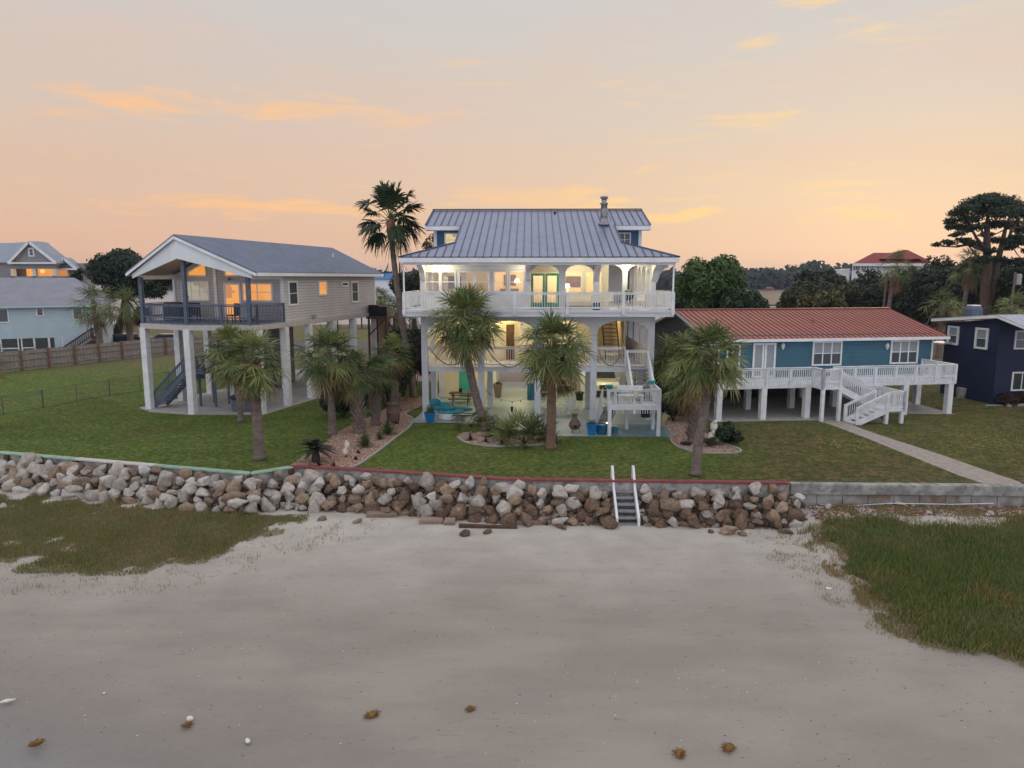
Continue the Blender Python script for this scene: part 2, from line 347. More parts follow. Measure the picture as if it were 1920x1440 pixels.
def tag(o,label,cat,group=None,loc=None):
    o['label']=label; o['category']=cat
    if group: o['group']=group
    if loc is not None: o.location=loc
    return o
def struct(o,kind='structure',label=None):
    o['kind']=kind
    if label: o['label']=label
    return o
def dup(root,loc,rz=None,label=None,sc=None):
    r=root.copy(); COL.objects.link(r); r.location=loc
    if rz is not None: r.rotation_euler=(root.rotation_euler[0],root.rotation_euler[1],rz)
    if sc: r.scale=(sc,)*3 if isinstance(sc,(int,float)) else sc
    if label: r['label']=label
    for ch in list(root.children):
        c=ch.copy(); COL.objects.link(c); c.parent=r
        for g in list(ch.children):
            d=g.copy(); COL.objects.link(d); d.parent=c
    return r
def lamp(loc,energy,color=(1,.8,.5),rad=.15,parent=None,name='bulb_light'):
    l=bpy.data.lights.new(name,'POINT'); l.energy=energy; l.color=color; l.shadow_soft_size=rad
    o=bpy.data.objects.new(name,l); COL.objects.link(o); o.location=loc
    if parent: o.parent=parent
    return o
def rail(mb,p,q,h=1.0,sp=.13,bw=.045,post=None,pw=.1,low=.12,cap=.1,skirt=None,ends=True,m=0):
    """railing from p to q (feet points); may slope"""
    p,q=Vector(p),Vector(q); d=q-p; L=math.hypot(d.x,d.y); up=Vector((0,0,1))
    mb.bar(p+up*h,q+up*h,cap,.04,m); mb.bar(p+up*(h-.09),q+up*(h-.09),.04,.09,m)
    mb.bar(p+up*low,q+up*low,.04,.09,m)
    n=max(1,int(L/sp))
    lo=-(skirt or 0) if skirt else low
    for i in range(1,n):
        a=p+d*(i/n); mb.bar(a+up*lo,a+up*(h-.05),bw,.03,m,up=(d.x/L,d.y/L,0))
    k=max(1,int(round(L/post))) if post else 1
    for i in range(k+1):
        if not ends and i in(0,k): continue
        a=p+d*(i/k); z0=-(skirt or .0)
        mb.box(a.x-pw/2,a.y-pw/2,a.z+z0,a.x+pw/2,a.y+pw/2,a.z+h+.02,m)
def wall(mb,M,a0,a1,b0,b1,w0,w1,holes,m=0,arch=0,step=8):
    """wall panel in facade coordinates with rectangular or arched holes (a,b,zlo,zspring,ztop)"""
    cuts={a0,a1}
    for h in holes:
        cuts.add(h[0]);cuts.add(h[1])
        if h[4]>h[3]:
            c=(h[0]+h[1])/2; r=(h[1]-h[0])/2
            for k in range(1,2*step): cuts.add(c-r*math.cos(math.pi*k/(2*step)))
    cs=sorted(x for x in cuts if a0-1e-6<=x<=a1+1e-6)
    def top(h,x):
        if h[4]<=h[3]: return h[3]
        c=(h[0]+h[1])/2; r=(h[1]-h[0])/2; return h[3]+(h[4]-h[3])*math.sqrt(max(0,1-((x-c)/r)**2))
    for xa,xb in zip(cs,cs[1:]):
        if xb-xa<1e-5: continue
        mid=(xa+xb)/2; hs=sorted([h for h in holes if h[0]<mid<h[1]],key=lambda h:h[2])
        za,zb=b0,b0
        for h in hs+[None]:
            if h is None: ta,tb=b1,b1
            else: ta,tb=h[2],h[2]
            if max(ta-za,tb-zb)>1e-4:
                s_=[M(xa,za,w0),M(xb,zb,w0),M(xb,zb,w1),M(xa,za,w1),M(xa,ta,w0),M(xb,tb,w0),M(xb,tb,w1),M(xa,ta,w1)]
                mb.add(s_,MB.BF,m)
            if h: za,zb=top(h,xa),top(h,xb)
def window(parent,M,a0,b0,a1,b1,pane,nx=1,ny=2,fr=.08,dep=.06,mt='white',low=None,thin=.035,label=None):
    mb=MB(); e=.0
    mb.mbox(M,a0-fr,b0-fr,0,a0,b1+fr,dep); mb.mbox(M,a1,b0-fr,0,a1+fr,b1+fr,dep)
    mb.mbox(M,a0,b1,0,a1,b1+fr,dep); mb.mbox(M,a0,b0-fr,0,a1,b0,dep+.02)
    for i in range(1,nx): x=a0+(a1-a0)*i/nx; mb.mbox(M,x-thin/2-.01,b0,0.002,x+thin/2+.01,b1,dep-.012)
    for j in range(1,ny): z=b0+(b1-b0)*j/ny; mb.mbox(M,a0,z-thin/2,0.004,a1,z+thin/2,dep-.022)
    w=mb.build('window',mt,parent,label=label)
    p=MB(); mid=(b0+b1)/2
    if low: 
        p.mbox(M,a0,mid,.001,a1,b1,.016,0); p.mbox(M,a0,b0,.001,a1,mid,.016,1); p.build('pane',[pane,low],w)
    else:
        p.mbox(M,a0,b0,.001,a1,b1,.016); p.build('pane',pane,w)
    return w
def polysheet(name,pts,z,mt,thick=0,lab=None):
    mb=MB(); mb.add([(x,y,z) for x,y in pts],[tuple(range(len(pts)))])
    return mb.build(name,mt)
def smoothpoly(pts,n=4):
    out=[];L=len(pts)
    for i in range(L):
        p0,p1,p2,p3=[Vector(pts[(i+k-1)%L]) for k in range(4)]
        for j in range(n):
            t=j/n; q=.5*((2*p1)+(p2-p0)*t+(2*p0-5*p1+4*p2-p3)*t*t+(-p0+3*p1-3*p2+p3)*t**3); out.append((q.x,q.y))
    return out
def inpoly(x,y,P):
    c=False;j=len(P)-1
    for i in range(len(P)):
        if (P[i][1]>y)!=(P[j][1]>y) and x<(P[j][0]-P[i][0])*(y-P[i][1])/(P[j][1]-P[i][1])+P[i][0]: c=not c
        j=i
    return c
def nz(x,y,s=1.,z=0.): return noise.noise(Vector((x*s,y*s,z)))
# ---------------------------------------------------------------- plants
def strip(mb,pts,wid,side,m):
    vs=[]
    for p,w in zip(pts,wid): vs+= [p-side*w,p+side*w]
    mb.add(vs,[(2*i,2*i+1,2*i+3,2*i+2) for i in range(len(pts)-1)],m)
def fan(mb,o,az,el,pet,bl,rn,m=0,nseg=24,span=2.1,droop=.35,pm=None,pw=.02,wf=1.,burst=.30):
    """one fan leaf: arching stalk and a blade of narrow drooping fingers"""
    d=Vector((math.cos(az)*math.cos(el),math.sin(az)*math.cos(el),math.sin(el))); dz=Vector((0,0,-1))
    sag=pet*(.12+.22*math.cos(el))
    P=[o+d*pet*t+dz*sag*t*t for t in (0,.35,.7,1)]
    t=(d*pet+dz*2*sag).normalized(); s=t.cross(Vector((0,0,1)))
    if s.length<.05: s=Vector((math.sin(az),-math.cos(az),0))
    s.normalize(); n=s.cross(t)
    strip(mb,P,[pw,pw*.8,pw*.6,pw*.5],s,m if pm is None else pm); strip(mb,P,[pw,pw*.8,pw*.6,pw*.5],n,m if pm is None else pm)
    tw=rn.uniform(-.5,.5); s,n=s*math.cos(tw)+n*math.sin(tw),n*math.cos(tw)-s*math.sin(tw)
    for i in range(nseg):
        a=(i/(nseg-1)*2-1)*span; aa=abs(a)/span
        dr=(t*math.cos(a)+s*math.sin(a)+n*rn.gauss(.12,burst)).normalized()
        L=bl*(1-.35*aa*aa)*rn.uniform(.85,1.08)
        b=P[-1]+t*bl*.22*(1-aa)
        dd=droop*rn.uniform(.6,1.5)
        q=[b+dr*L*r+dz*dd*L*r**2.2 for r in (0,.45,.75,1)]
        w=dr.cross(n).normalized(); w=(w+n*rn.uniform(-.5,.5)).normalized()
        strip(mb,q,[.012*wf,.032*bl*wf,.022*bl*wf,.003],w,m)
def trunk_mesh(pts,r0,r1,rn,n=12,steps=None,flare=1.35):
    mb=MB(); P=[];Rr=[]
    K=len(pts)-1; N=steps or 22
    def cr(t):
        x=t*K; i=min(int(x),K-1); f=x-i
        p=[Vector(pts[max(0,min(K,i+k))]) for k in(-1,0,1,2)]
        return .5*((2*p[1])+(p[2]-p[0])*f+(2*p[0]-5*p[1]+4*p[2]-p[3])*f*f+(-p[0]+3*p[1]-3*p[2]+p[3])*f**3)
    for i in range(N+1):
        t=i/N; P.append(cr(t)); r=r0+(r1-r0)*t; r*=1+(flare-1)*max(0,1-t*9); Rr.append(r*(1+.07*(i%2)+rn.uniform(-.03,.03)))
    mb.tube(P,Rr,n); return mb,P,Rr
def boots(P,Rr,i0,i1,rn,per=5,ln=.3,out=.16,m=0):
    mb=MB(); k=0
    for i in range(i0,i1):
        c=P[i]
        for j in range(per):
            a=k*2.399; k+=1
            d=Vector((math.cos(a),math.sin(a),0)); s=Vector((-math.sin(a),math.cos(a),0)); r=Rr[i]*.9
            b=c+d*r+Vector((0,0,rn.uniform(-.05,.05)))
            for sg in (-1,1):
                tip=b+d*out*rn.uniform(.7,1.3)+Vector((0,0,ln*rn.uniform(.7,1.2)))+s*sg*.13
                mb.bar(b,tip,.055,.022,m,up=d)
    return mb
def sabal(name,label,base,top,cr,seed,nf=46,group='sabal palms in the gardens',tall=False,bark='bark',bootr=(0,0),bootm='boot',mid=None,gr=.5,mats=('frond','frondlt','frondyel','deadfrond'),rtr=.2,dead=6,nseg=24,upmin=-50):
    rn=random.Random(seed); root=thing(name,label,'palm tree',base,0,group)
    B=Vector(base); T=Vector(top)-B
    M=[(0,0,0)]+([tuple(Vector(x)-B) for x in mid] if mid else [(T.x*.15,T.y*.2,T.z*.35),(T.x*.5,T.y*.55,T.z*.7)])+[tuple(T)]
    mb,P,Rr=trunk_mesh(M,rtr,rtr*.82,rn,steps=24)
    tr=mb.build('trunk',bark,root,True)
    if bootr[1]>bootr[0]:
        i0=int(bootr[0]*24); i1=int(bootr[1]*24)
        boots(P,Rr,i0,min(25,i1),rn).build('leaf_bases',bootm,tr)
    cm=MB(); dm=MB()
    o=T
    nf=int(nf*.85)
    for i in range(nf):
        f=(i+.5)/nf; el=R(85-(85-upmin)*f**.95)+rn.uniform(-.15,.15); az=i*2.39996+rn.uniform(-.2,.2)
        pet=cr*(.58 if not tall else .65)*rn.uniform(.65,1.15); bl=cr*.46*rn.uniform(.85,1.12)
        m=0 if rn.random()>gr else 1
        if f>.78 and rn.random()<.5: m=2
        oo=o+Vector((rn.uniform(-.08,.08),rn.uniform(-.08,.08),rn.uniform(-.12,.15)-f*.25))
        fan(cm,oo,az,el,pet,bl,rn,m,nseg=nseg,droop=.12+.30*f,pm=1)
    for i in range(dead):
        fan(dm,o+Vector((0,0,-.4)),i*2.4+1,R(-72),cr*.35,cr*.5,rn,0,nseg=12,span=1.1,droop=.5)
    cm.v=[(x,y,T.z+(z-T.z)*(.82 if not tall else .95)) for x,y,z in cm.v]
    cr_=cm.build('crown',list(mats[:3]),root)
    if dead: dm.build('dead_fronds',mats[3],cr_)
    return root
def scatter_leaves(mb,blobs,n,size,rn,shell=.55,flat=1.,m2=0,aspect=.6,under=.0):
    tot=sum(b[3]**2 for b in blobs)
    for bx,by,bz,br,*rest in blobs:
        fl=rest[0] if rest else flat
        k=int(n*br*br/tot)
        for _ in range(k):
            while True:
                d=Vector((rn.gauss(0,1),rn.gauss(0,1),rn.gauss(0,1)))
                if d.length>.1: break
            d.normalize(); rr=br*(shell+(1-shell)*rn.random()**.7)
            rr*=1+.28*noise.noise(Vector((bx+d.x*2.2,by+d.y*2.2,bz+d.z*2.2))*1.3)
            p=Vector((bx+d.x*rr,by+d.y*rr,bz+d.z*rr*fl))
            nn=(d+Vector((rn.gauss(0,.8),rn.gauss(0,.8),rn.gauss(.3,.8)))).normalized()
            a=nn.orthogonal().normalized(); ang=rn.uniform(0,6.28); b=nn.cross(a); u=a*math.cos(ang)+b*math.sin(ang); w=nn.cross(u)
            s=size*rn.uniform(.55,1.4)
            mi=1 if (m2 and rn.random()<m2) else 0
            mb.add([p-u*s-w*s*.15*aspect,p-u*s*.1-w*s*aspect*.8,p+u*s,p-u*s*.2+w*s*aspect*.7],[(0,1,2,3)],mi)
def tree(name,label,cat,base,blobs,n,size,mats,seed,trunk=None,tr=.3,group=None,bark='darkbark',flat=1.,m2=.3,shell=.55):
    """blobs are given relative to base; trunk > limbs, crown of small leaf clumps"""
    rn=random.Random(seed); root=thing(name,label,cat,base,0,group)
    tb=MB(); zt=min(b[2]-b[3]*.4 for b in blobs); fork=trunk or (sum(b[0] for b in blobs)/len(blobs)*.4,sum(b[1] for b in blobs)/len(blobs)*.4,max(zt*.75,.3))
    F=Vector(fork); tb.tube([(0,0,-.1),(F.x*.3,F.y*.3,F.z*.5),F],[tr*1.3,tr,tr*.85],9)
    for b in blobs:
        e=Vector(b[:3]); mid=F.lerp(e,.5)+Vector((rn.uniform(-.1,.1),rn.uniform(-.1,.1),.12))*b[3]
        tb.tube([F,mid,e],[tr*.55,tr*.33,tr*.1],6)
    tb.build('trunk',bark,root,True)
    cm=MB(); scatter_leaves(cm,blobs,n,size,rn,shell,flat,m2 if len(mats)>1 else 0)
    cm.build('crown',list(mats),root); return root
def crown_blobs(w,d,h,zc,k,rn,br=.36):
    """k overlapping lobes filling an ellipsoid of half sizes w,d,h about height zc"""
    out=[(0,0,zc,min(w,h)*.72)]
    for i in range(k):
        a=i*2.4+rn.random(); t=rn.uniform(-.75,.85); c=math.sqrt(1-t*t)
        out.append((w*.72*c*math.cos(a),d*.72*c*math.sin(a),zc+h*.72*t,min(w,h)*br*rn.uniform(.8,1.35)))
    return out
def blades(mb,x,y,z,n,h,rn,spread=.1,w=.008,lean=.35,mats=1):
    for _ in range(n):
        a=rn.uniform(0,6.28); px=x+rn.gauss(0,spread); py=y+rn.gauss(0,spread); hh=h*rn.uniform(.55,1.2); l=lean*rn.uniform(.2,1.3)*hh
        dx,dy=math.cos(a)*l,math.sin(a)*l; sx,sy=-math.sin(a+rn.uniform(-1,1))*w,math.cos(a)*w
        mb.add([(px-sx,py-sy,z-.02),(px+sx,py+sy,z-.02),(px+dx*.45+sx*.7,py+dy*.45+sy*.7,z+hh*.62),(px+dx,py+dy,z+hh)],[(0,1,2,3)],rn.randrange(mats))
def bush(name,label,loc,r,h,n,size,mats,seed,cat='shrub',group=None,k=5):
    rn=random.Random(seed); root=thing(name,label,cat,loc,0,group)
    bl=crown_blobs(r,r,h/2,h*.5,k,rn,.5); cm=MB(); scatter_leaves(cm,bl,n,size,rn,.4,1,.3 if len(mats)>1 else 0)
    cm.build('foliage',list(mats),root)
    tb=MB(); 
    for i in range(4): a=i*1.6+.3; tb.tube([(0,0,-.05),(math.cos(a)*r*.25,math.sin(a)*r*.25,h*.35),(math.cos(a)*r*.5,math.sin(a)*r*.5,h*.65)],[.04,.03,.012],5)
    tb.build('stem','darkbark',root); return root
def fountain(name,label,loc,r,h,n,mats,seed,cat='plant',w=.012,group=None):
    """arching strap-leaved clump"""
    rn=random.Random(seed); root=thing(name,label,cat,loc,0,group); mb=MB()
    for i in range(n):
        a=rn.uniform(0,6.28); el=rn.uniform(.5,1.5); L=h*1.25*rn.uniform(.7,1.1); d=Vector((math.cos(a)*math.cos(el),math.sin(a)*math.cos(el),math.sin(el)))
        s=Vector((-math.sin(a),math.cos(a),0)); sag=(r*.9)*math.cos(el)
        q=[d*L*t+Vector((0,0,-1))*sag*t*t*.9 for t in (0,.35,.7,1)]; strip(mb,q,[w,w,w*.8,w*.1],s,rn.randrange(len(mats)))
    mb.build('leaves',list(mats),root)
    return root
def palmetto(name,label,loc,r,h,n,seed,mats=('frond','frondlt'),bl=.5,group=None):
    rn=random.Random(seed); root=thing(name,label,'shrub',loc,0,group); mb=MB()
    for i in range(n):
        a=rn.uniform(0,6.28); rr=r*.75*math.sqrt(rn.random()); el=R(rn.uniform(25,88)-40*rr/r)
        o=Vector((math.cos(a)*rr*.8,math.sin(a)*rr*.8,.0)); fan(mb,o,a+rn.uniform(-.5,.5),max(el,.15),h*rn.uniform(.45,.95),bl,rn,0 if rn.random()<.55 else 1,nseg=16,span=1.25,droop=.08,pm=1,pw=.012)
    mb.build('fronds',list(mats),root); return root
def sagopalm(name,label,loc,seed,L=1.05,ht=.55):
    rn=random.Random(seed); root=thing(name,label,'palm tree',loc,0); t=MB(); t.tube([(0,0,-.05),(.03,0,ht*.5),(0,0,ht)],[.2,.19,.16],10); t.build('trunk','darkbark',root,True)
    mb=MB()
    for i in range(26):
        az=i*2.4; el=R(rn.uniform(5,70)); d=Vector((math.cos(az)*math.cos(el),math.sin(az)*math.cos(el),math.sin(el))); s=Vector((-math.sin(az),math.cos(az),0))
        pt=lambda u:Vector((0,0,ht))+d*L*u+Vector((0,0,-.42*L*u*u))
        strip(mb,[pt(0),pt(.5),pt(1)],[.015,.01,.004],s,0)
        for k in range(26):
            u=.12+.86*k/26; p=pt(u); f=(pt(u+.02)-p).normalized(); ll=.2*math.sin(math.pi*min(1,u*.85+.12))+.04
            for sg in(-1,1):
                e=p+(s*sg+f*.5).normalized()*ll+Vector((0,0,.03)); mb.add([p-f*.022,p+f*.022,e],[(0,1,2)],0)
    mb.build('crown','sago',root); return root
# ---------------------------------------------------------------- ground, seawall, beach
WL=[(-90,51.2),(-24.3,32.9),(-11.08,29.25),(-9.6,30.35),(-8.8,30.28),(-6.9,29.95),(0,28.38),(11.3,27.85),(20.5,27.55),(90,25.5)]
def yw(x):
    for a,b in zip(WL,WL[1:]):
        if a[0]<=x<=b[0]: return a[1]+(b[1]-a[1])*(x-a[0])/(b[0]-a[0])
    return 30
def sm(a,b,x): t=max(0,min(1,(x-a)/(b-a))); return t*t*(3-2*t)
def zbeach(x,y):
    d=yw(x)-y
    z=-1.38-.02*max(0,d-1.6)
    z+=sm(10.5,12.5,x)*(.62*(1-sm(.2,3.6,d)))
    z+=sm(-9,-12,x)*(.22*(1-sm(.5,5,d)))
    s=(x+12.7)*(-.365)+(y-16.3)*(-.93)
    z-=.045*max(0,s+1.5)
    z+=.018*nz(x,y,.35)+.010*nz(x,y,1.3,3)+.004*nz(x,y,4.,5)
    return z
def lawnmat():
    m=bpy.data.materials.new('lawn'); m.use_nodes=True; nt=m.node_tree; L=nt.links.new; b=nt.nodes['Principled BSDF']; b.inputs['Roughness'].default_value=.9; b.inputs['Specular IOR Level'].default_value=.1
    g=nd(nt,'ShaderNodeNewGeometry'); P=g.outputs['Position']
    def no(sc,det=4,w=None,dist=0):
        n=nd(nt,'ShaderNodeTexNoise'); n.inputs['Scale'].default_value=sc; n.inputs['Detail'].default_value=det; n.inputs['Distortion'].default_value=dist; L(P,n.inputs['Vector']); return n.outputs[0]
    def mr(x,a,bb,c=0,d=1):
        r=nd(nt,'ShaderNodeMapRange'); L(x,r.inputs[0]); 
        for i,v in enumerate((a,bb,c,d)): r.inputs[i+1].default_value=v
        return r.outputs[0]
    def mx(f,a,c):
        q=nd(nt,'ShaderNodeMix',data_type='RGBA'); L(f,q.inputs[0])
        for i,x in((6,a),(7,c)):
            if isinstance(x,tuple): q.inputs[i].default_value=(*x,1)
            else: L(x,q.inputs[i])
        return q.outputs[2]
    def ma(op,a,c):
        q=nd(nt,'ShaderNodeMath',operation=op); q.use_clamp=True
        for i,x in enumerate((a,c)):
            if isinstance(x,(int,float)): q.inputs[i].default_value=x
            else: L(x,q.inputs[i])
        return q.outputs[0]
    sp=nd(nt,'ShaderNodeSeparateXYZ'); L(P,sp.inputs[0])
    green=mx(mr(no(.8,8),.38,.62),(.082,.128,.026),(.125,.152,.038))
    brown=mx(mr(no(1.3,8),.4,.60),(.078,.080,.027),(.150,.110,.048))
    # the right-hand lawn is thin and brown, and so are the edges of the green ones
    fx=mr(ma('ADD',sp.outputs[0],ma('MULTIPLY',no(.3,3),2.)),9.5,12.5)
    right=ma('MULTIPLY',mr(sp.outputs[0],8.5,12.5),1.)
    patch=mr(no(.22,6,dist=.4),.5,.66)
    near=mr(sp.outputs[1],31.5,29.3)
    f=ma('ADD',ma('MULTIPLY',right,.78),ma('ADD',ma('MULTIPLY',patch,.45),ma('MULTIPLY',near,.45)))
    col=mx(f,green,brown)
    bare=ma('MULTIPLY',mr(no(.16,4),.6,.7),mr(sp.outputs[0],10,16))
    col=mx(ma('MULTIPLY',bare,.5),col,(.17,.12,.085))
    far=mr(sp.outputs[1],58,75)
    col=mx(ma('MULTIPLY',far,.7),col,(.17,.13,.085))
    fine=mx(mr(no(4,10),.38,.62),(.12,.12,.12),(.90,.90,.90))
    q=nd(nt,'ShaderNodeMix',data_type='RGBA',blend_type='OVERLAY'); q.inputs[0].default_value=.5; L(col,q.inputs[6]); L(fine,q.inputs[7])
    L(q.outputs[2],b.inputs['Base Color'])
    bp=nd(nt,'ShaderNodeBump'); bp.inputs['Distance'].default_value=.05; L(no(14,6),bp.inputs['Height']); L(bp.outputs[0],b.inputs['Normal'])
    MT['lawn']=m
def sandmat():
    m=bpy.data.materials.new('sand'); m.use_nodes=True; nt=m.node_tree; L=nt.links.new; b=nt.nodes['Principled BSDF']
    g=nd(nt,'ShaderNodeNewGeometry'); P=g.outputs['Position']
    def no(sc,det=4,st=(1,1,1),rot=0):
        mp=nd(nt,'ShaderNodeMapping'); mp.inputs['Scale'].default_value=st; mp.inputs['Rotation'].default_value=(0,0,rot); L(P,mp.inputs[0])
        n=nd(nt,'ShaderNodeTexNoise'); n.inputs['Scale'].default_value=sc; n.inputs['Detail'].default_value=det; L(mp.outputs[0],n.inputs['Vector']); return n.outputs[0]
    def mr(x,a,bb,c=0,d=1):
        r=nd(nt,'ShaderNodeMapRange'); L(x,r.inputs[0])
        for i,v in enumerate((a,bb,c,d)): r.inputs[i+1].default_value=v
        return r.outputs[0]
    def mx(f,a,c):
        q=nd(nt,'ShaderNodeMix',data_type='RGBA')
        if isinstance(f,float): q.inputs[0].default_value=f
        else: L(f,q.inputs[0])
        for i,x in((6,a),(7,c)):
            if isinstance(x,tuple): q.inputs[i].default_value=(*x,1)
            else: L(x,q.inputs[i])
        return q.outputs[2]
    def ma(op,a,c):
        q=nd(nt,'ShaderNodeMath',operation=op); q.use_clamp=False
        for i,x in enumerate((a,c)):
            if isinstance(x,(int,float)): q.inputs[i].default_value=x
            else: L(x,q.inputs[i])
        return q.outputs[0]
    sp=nd(nt,'ShaderNodeSeparateXYZ'); L(P,sp.inputs[0])
    yy=ma('ADD',sp.outputs[1],ma('MULTIPLY',ma('SUBTRACT',no(.25,5),.5),5))
    wet=mr(yy,26.2,19.5)
    dry=mx(mr(no(.9,6),.38,.62),(.50,.45,.405),(.43,.385,.345))
    damp=mx(mr(no(.35,7,(1,2.2,1),.15),.36,.64),(.325,.283,.247),(.275,.238,.207))
    col=mx(wet,dry,damp)
    streak=mr(no(.8,7,(.35,2.4,1),.25),.52,.68)
    col=mx(ma('MULTIPLY',streak,.16),col,(.22,.19,.17))
    sk=mr(no(5,4,(.5,2.,1),.2),.64,.70)
    col=mx(ma('MULTIPLY',sk,.35),col,(.15,.13,.12))
    spk=mr(no(26,2),.70,.76)
    col=mx(ma('MULTIPLY',spk,.25),col,(.12,.10,.09))
    gr=mx(mr(no(60,3),.3,.7),(.38,.38,.38),(.62,.62,.62))
    q=nd(nt,'ShaderNodeMix',data_type='RGBA',blend_type='OVERLAY'); q.inputs[0].default_value=.4; L(col,q.inputs[6]); L(gr,q.inputs[7]); col=q.outputs[2]
    s=ma('ADD',ma('MULTIPLY',ma('ADD',sp.outputs[0],12.7),-.365),ma('MULTIPLY',ma('SUBTRACT',sp.outputs[1],16.3),-.93))
    soak=mr(ma('ADD',s,ma('MULTIPLY',ma('SUBTRACT',no(.6,4),.5),2.5)),-2.2,.6)
    col=mx(ma('MULTIPLY',soak,.55),col,(.17,.15,.135))
    sa=nd(nt,'ShaderNodeAttribute'); sa.attribute_name='soil'
    sf=mr(ma('ADD',sa.outputs['Fac'],ma('MULTIPLY',ma('SUBTRACT',no(3.5,6),.5),1.1)),.38,.62)
    scol=mx(mr(no(2.2,6),.38,.62),(.075,.068,.032),(.125,.10,.055))
    col=mx(ma('MULTIPLY',sf,.9),col,scol)
    L(col,b.inputs['Base Color'])
    rg=nd(nt,'ShaderNodeMapRange'); L(wet,rg.inputs[0]); rg.inputs[3].default_value=.95; rg.inputs[4].default_value=.62
    rg2=ma('SUBTRACT',rg.outputs[0],ma('MULTIPLY',soak,.25)); L(rg2,b.inputs['Roughness']); b.inputs['Specular IOR Level'].default_value=.3
    bp=nd(nt,'ShaderNodeBump'); bp.inputs['Distance'].default_value=.02; L(ma('ADD',no(5,6),ma('MULTIPLY',no(30,3),.4)),bp.inputs['Height']); L(bp.outputs[0],b.inputs['Normal'])
    MT['sand']=m
def watermat(name,col,rough,bs,bd,st=(1,1,1),rot=0):
    m=bpy.data.materials.new(name); m.use_nodes=True; nt=m.node_tree; L=nt.links.new; b=nt.nodes['Principled BSDF']
    b.inputs['Base Color'].default_value=(*col,1); b.inputs['Roughness'].default_value=rough; b.inputs['IOR'].default_value=1.33
    g=nd(nt,'ShaderNodeNewGeometry'); mp=nd(nt,'ShaderNodeMapping'); mp.inputs['Scale'].default_value=st; mp.inputs['Rotation'].default_value=(0,0,rot); L(g.outputs['Position'],mp.inputs[0])
    n=nd(nt,'ShaderNodeTexNoise'); n.inputs['Scale'].default_value=bs; n.inputs['Detail'].default_value=5; L(mp.outputs[0],n.inputs['Vector'])
    bp=nd(nt,'ShaderNodeBump'); bp.inputs['Distance'].default_value=bd; L(n.outputs[0],bp.inputs['Height']); L(bp.outputs[0],b.inputs['Normal'])
    MT[name]=m; return b,nt
lawnmat(); sandmat()
watermat('bay',(.28,.28,.31),.30,.5,.05)
b,nt=watermat('shallow',(.40,.40,.42),.04,2.2,.09,(1,2.8,1),-.35)
g=nd(nt,'ShaderNodeNewGeometry'); sp=nd(nt,'ShaderNodeSeparateXYZ'); nt.links.new(g.outputs['Position'],sp.inputs[0])
def _m(op,a,c):
    q=nd(nt,'ShaderNodeMath',operation=op)
    for i,x in enumerate((a,c)):
        if isinstance(x,(int,float)): q.inputs[i].default_value=x
        else: nt.links.new(x,q.inputs[i])
    return q.outputs[0]
_n=nd(nt,'ShaderNodeTexNoise'); _n.inputs['Scale'].default_value=.7; _n.inputs['Detail'].default_value=5; nt.links.new(g.outputs['Position'],_n.inputs['Vector'])
_d=_m('ADD',_m('ADD',_m('MULTIPLY',_m('ADD',sp.outputs[0],12.7),-.365),_m('MULTIPLY',_m('SUBTRACT',sp.outputs[1],16.3),-.93)),_m('MULTIPLY',_n.outputs[0],.8))
_r=nd(nt,'ShaderNodeMapRange',interpolation_type='SMOOTHSTEP'); nt.links.new(_d,_r.inputs[0])   # thin clear film at the rim, deeper away from it
for _i,_v in enumerate((.1,3.6,0,.42)): _r.inputs[_i+1].default_value=_v
nt.links.new(_r.outputs[0],b.inputs['Alpha'])
# lawn and land behind
land=[(x,y+.12) for x,y in WL]+[(160,60),(160,205),(46,205),(30,128),(-160,128),(-160,70)]
struct(polysheet('lawn',land,0,'lawn'))
# beach sheet
mb=MB(); xs=[-70+i*1. for i in range(40)]+[-30+i*.25 for i in range(240)]+[30+i*1. for i in range(41)]
N=96; rows=[]
for j in range(N+1): rows.append(j/N)
for x in xs:
    y1=yw(x)+.25
    for t in rows:
        y=2+(y1-2)*t; mb.v.append((x,y,zbeach(x,y)))
nn=N+1
for i in range(len(xs)-1):
    for j in range(N): mb.f.append((i*nn+j,(i+1)*nn+j,(i+1)*nn+j+1,i*nn+j+1)); mb.m.append(0)
GB1=[(12.0,26.6),(11.8,24.6),(11.4,22.6),(11.2,20.6),(11.4,18.8),(12.3,17.7),(14.,17.2),(20,16.8),(40,18),(40,26.4),(20,26.0)]
GB2=[(-40,32),(-22,30.3),(-16,28.9),(-10.2,28.3),(-8.2,28.4),(-9.2,26.9),(-10.2,24.9),(-11.3,23.5),(-13.2,22.8),(-15.5,23.),(-18,24.2),(-40,26.6)]
def soil(x,y):
    a=nz(x,y,.9)*.9; b=nz(x,y,.9,7)*.9
    def cover(P):
        return sum(inpoly(x+a+dx,y+b+dy,P) for dx in(-.35,0,.35) for dy in(-.35,0,.35))/9
    if x>9 and y>15: return cover(GB1)*.95
    if x<-7 and y>21: 
        q=nz(x,y,1.2,4)+.5*nz(x,y,3.1,8)
        return cover(GB2)*max(0,min(1,(q+.85)*1.6))
    return 0.
o=mb.build('beach','sand',smooth=True); at_=o.data.attributes.new('soil','FLOAT','POINT'); at_.data.foreach_set('value',[soil(v[0],v[1]) for v in mb.v]); struct(o)
mb=MB(); mb.add([(-70,2,-1.655),(2,2,-1.655),(2,20,-1.655),(-70,20,-1.655)],[(0,1,2,3)]); struct(mb.build('water','shallow'))
mb=MB(); mb.add([(-2500,100,-.9),(2500,100,-.9),(2500,4000,-.9),(-2500,4000,-.9)],[(0,1,2,3)]); struct(mb.build('water','bay'))
struct(polysheet('marsh',smoothpoly([(52,250),(100,236),(230,240),(420,300),(420,540),(40,540),(30,420),(60,330)],4),-.5,'marshmat'))
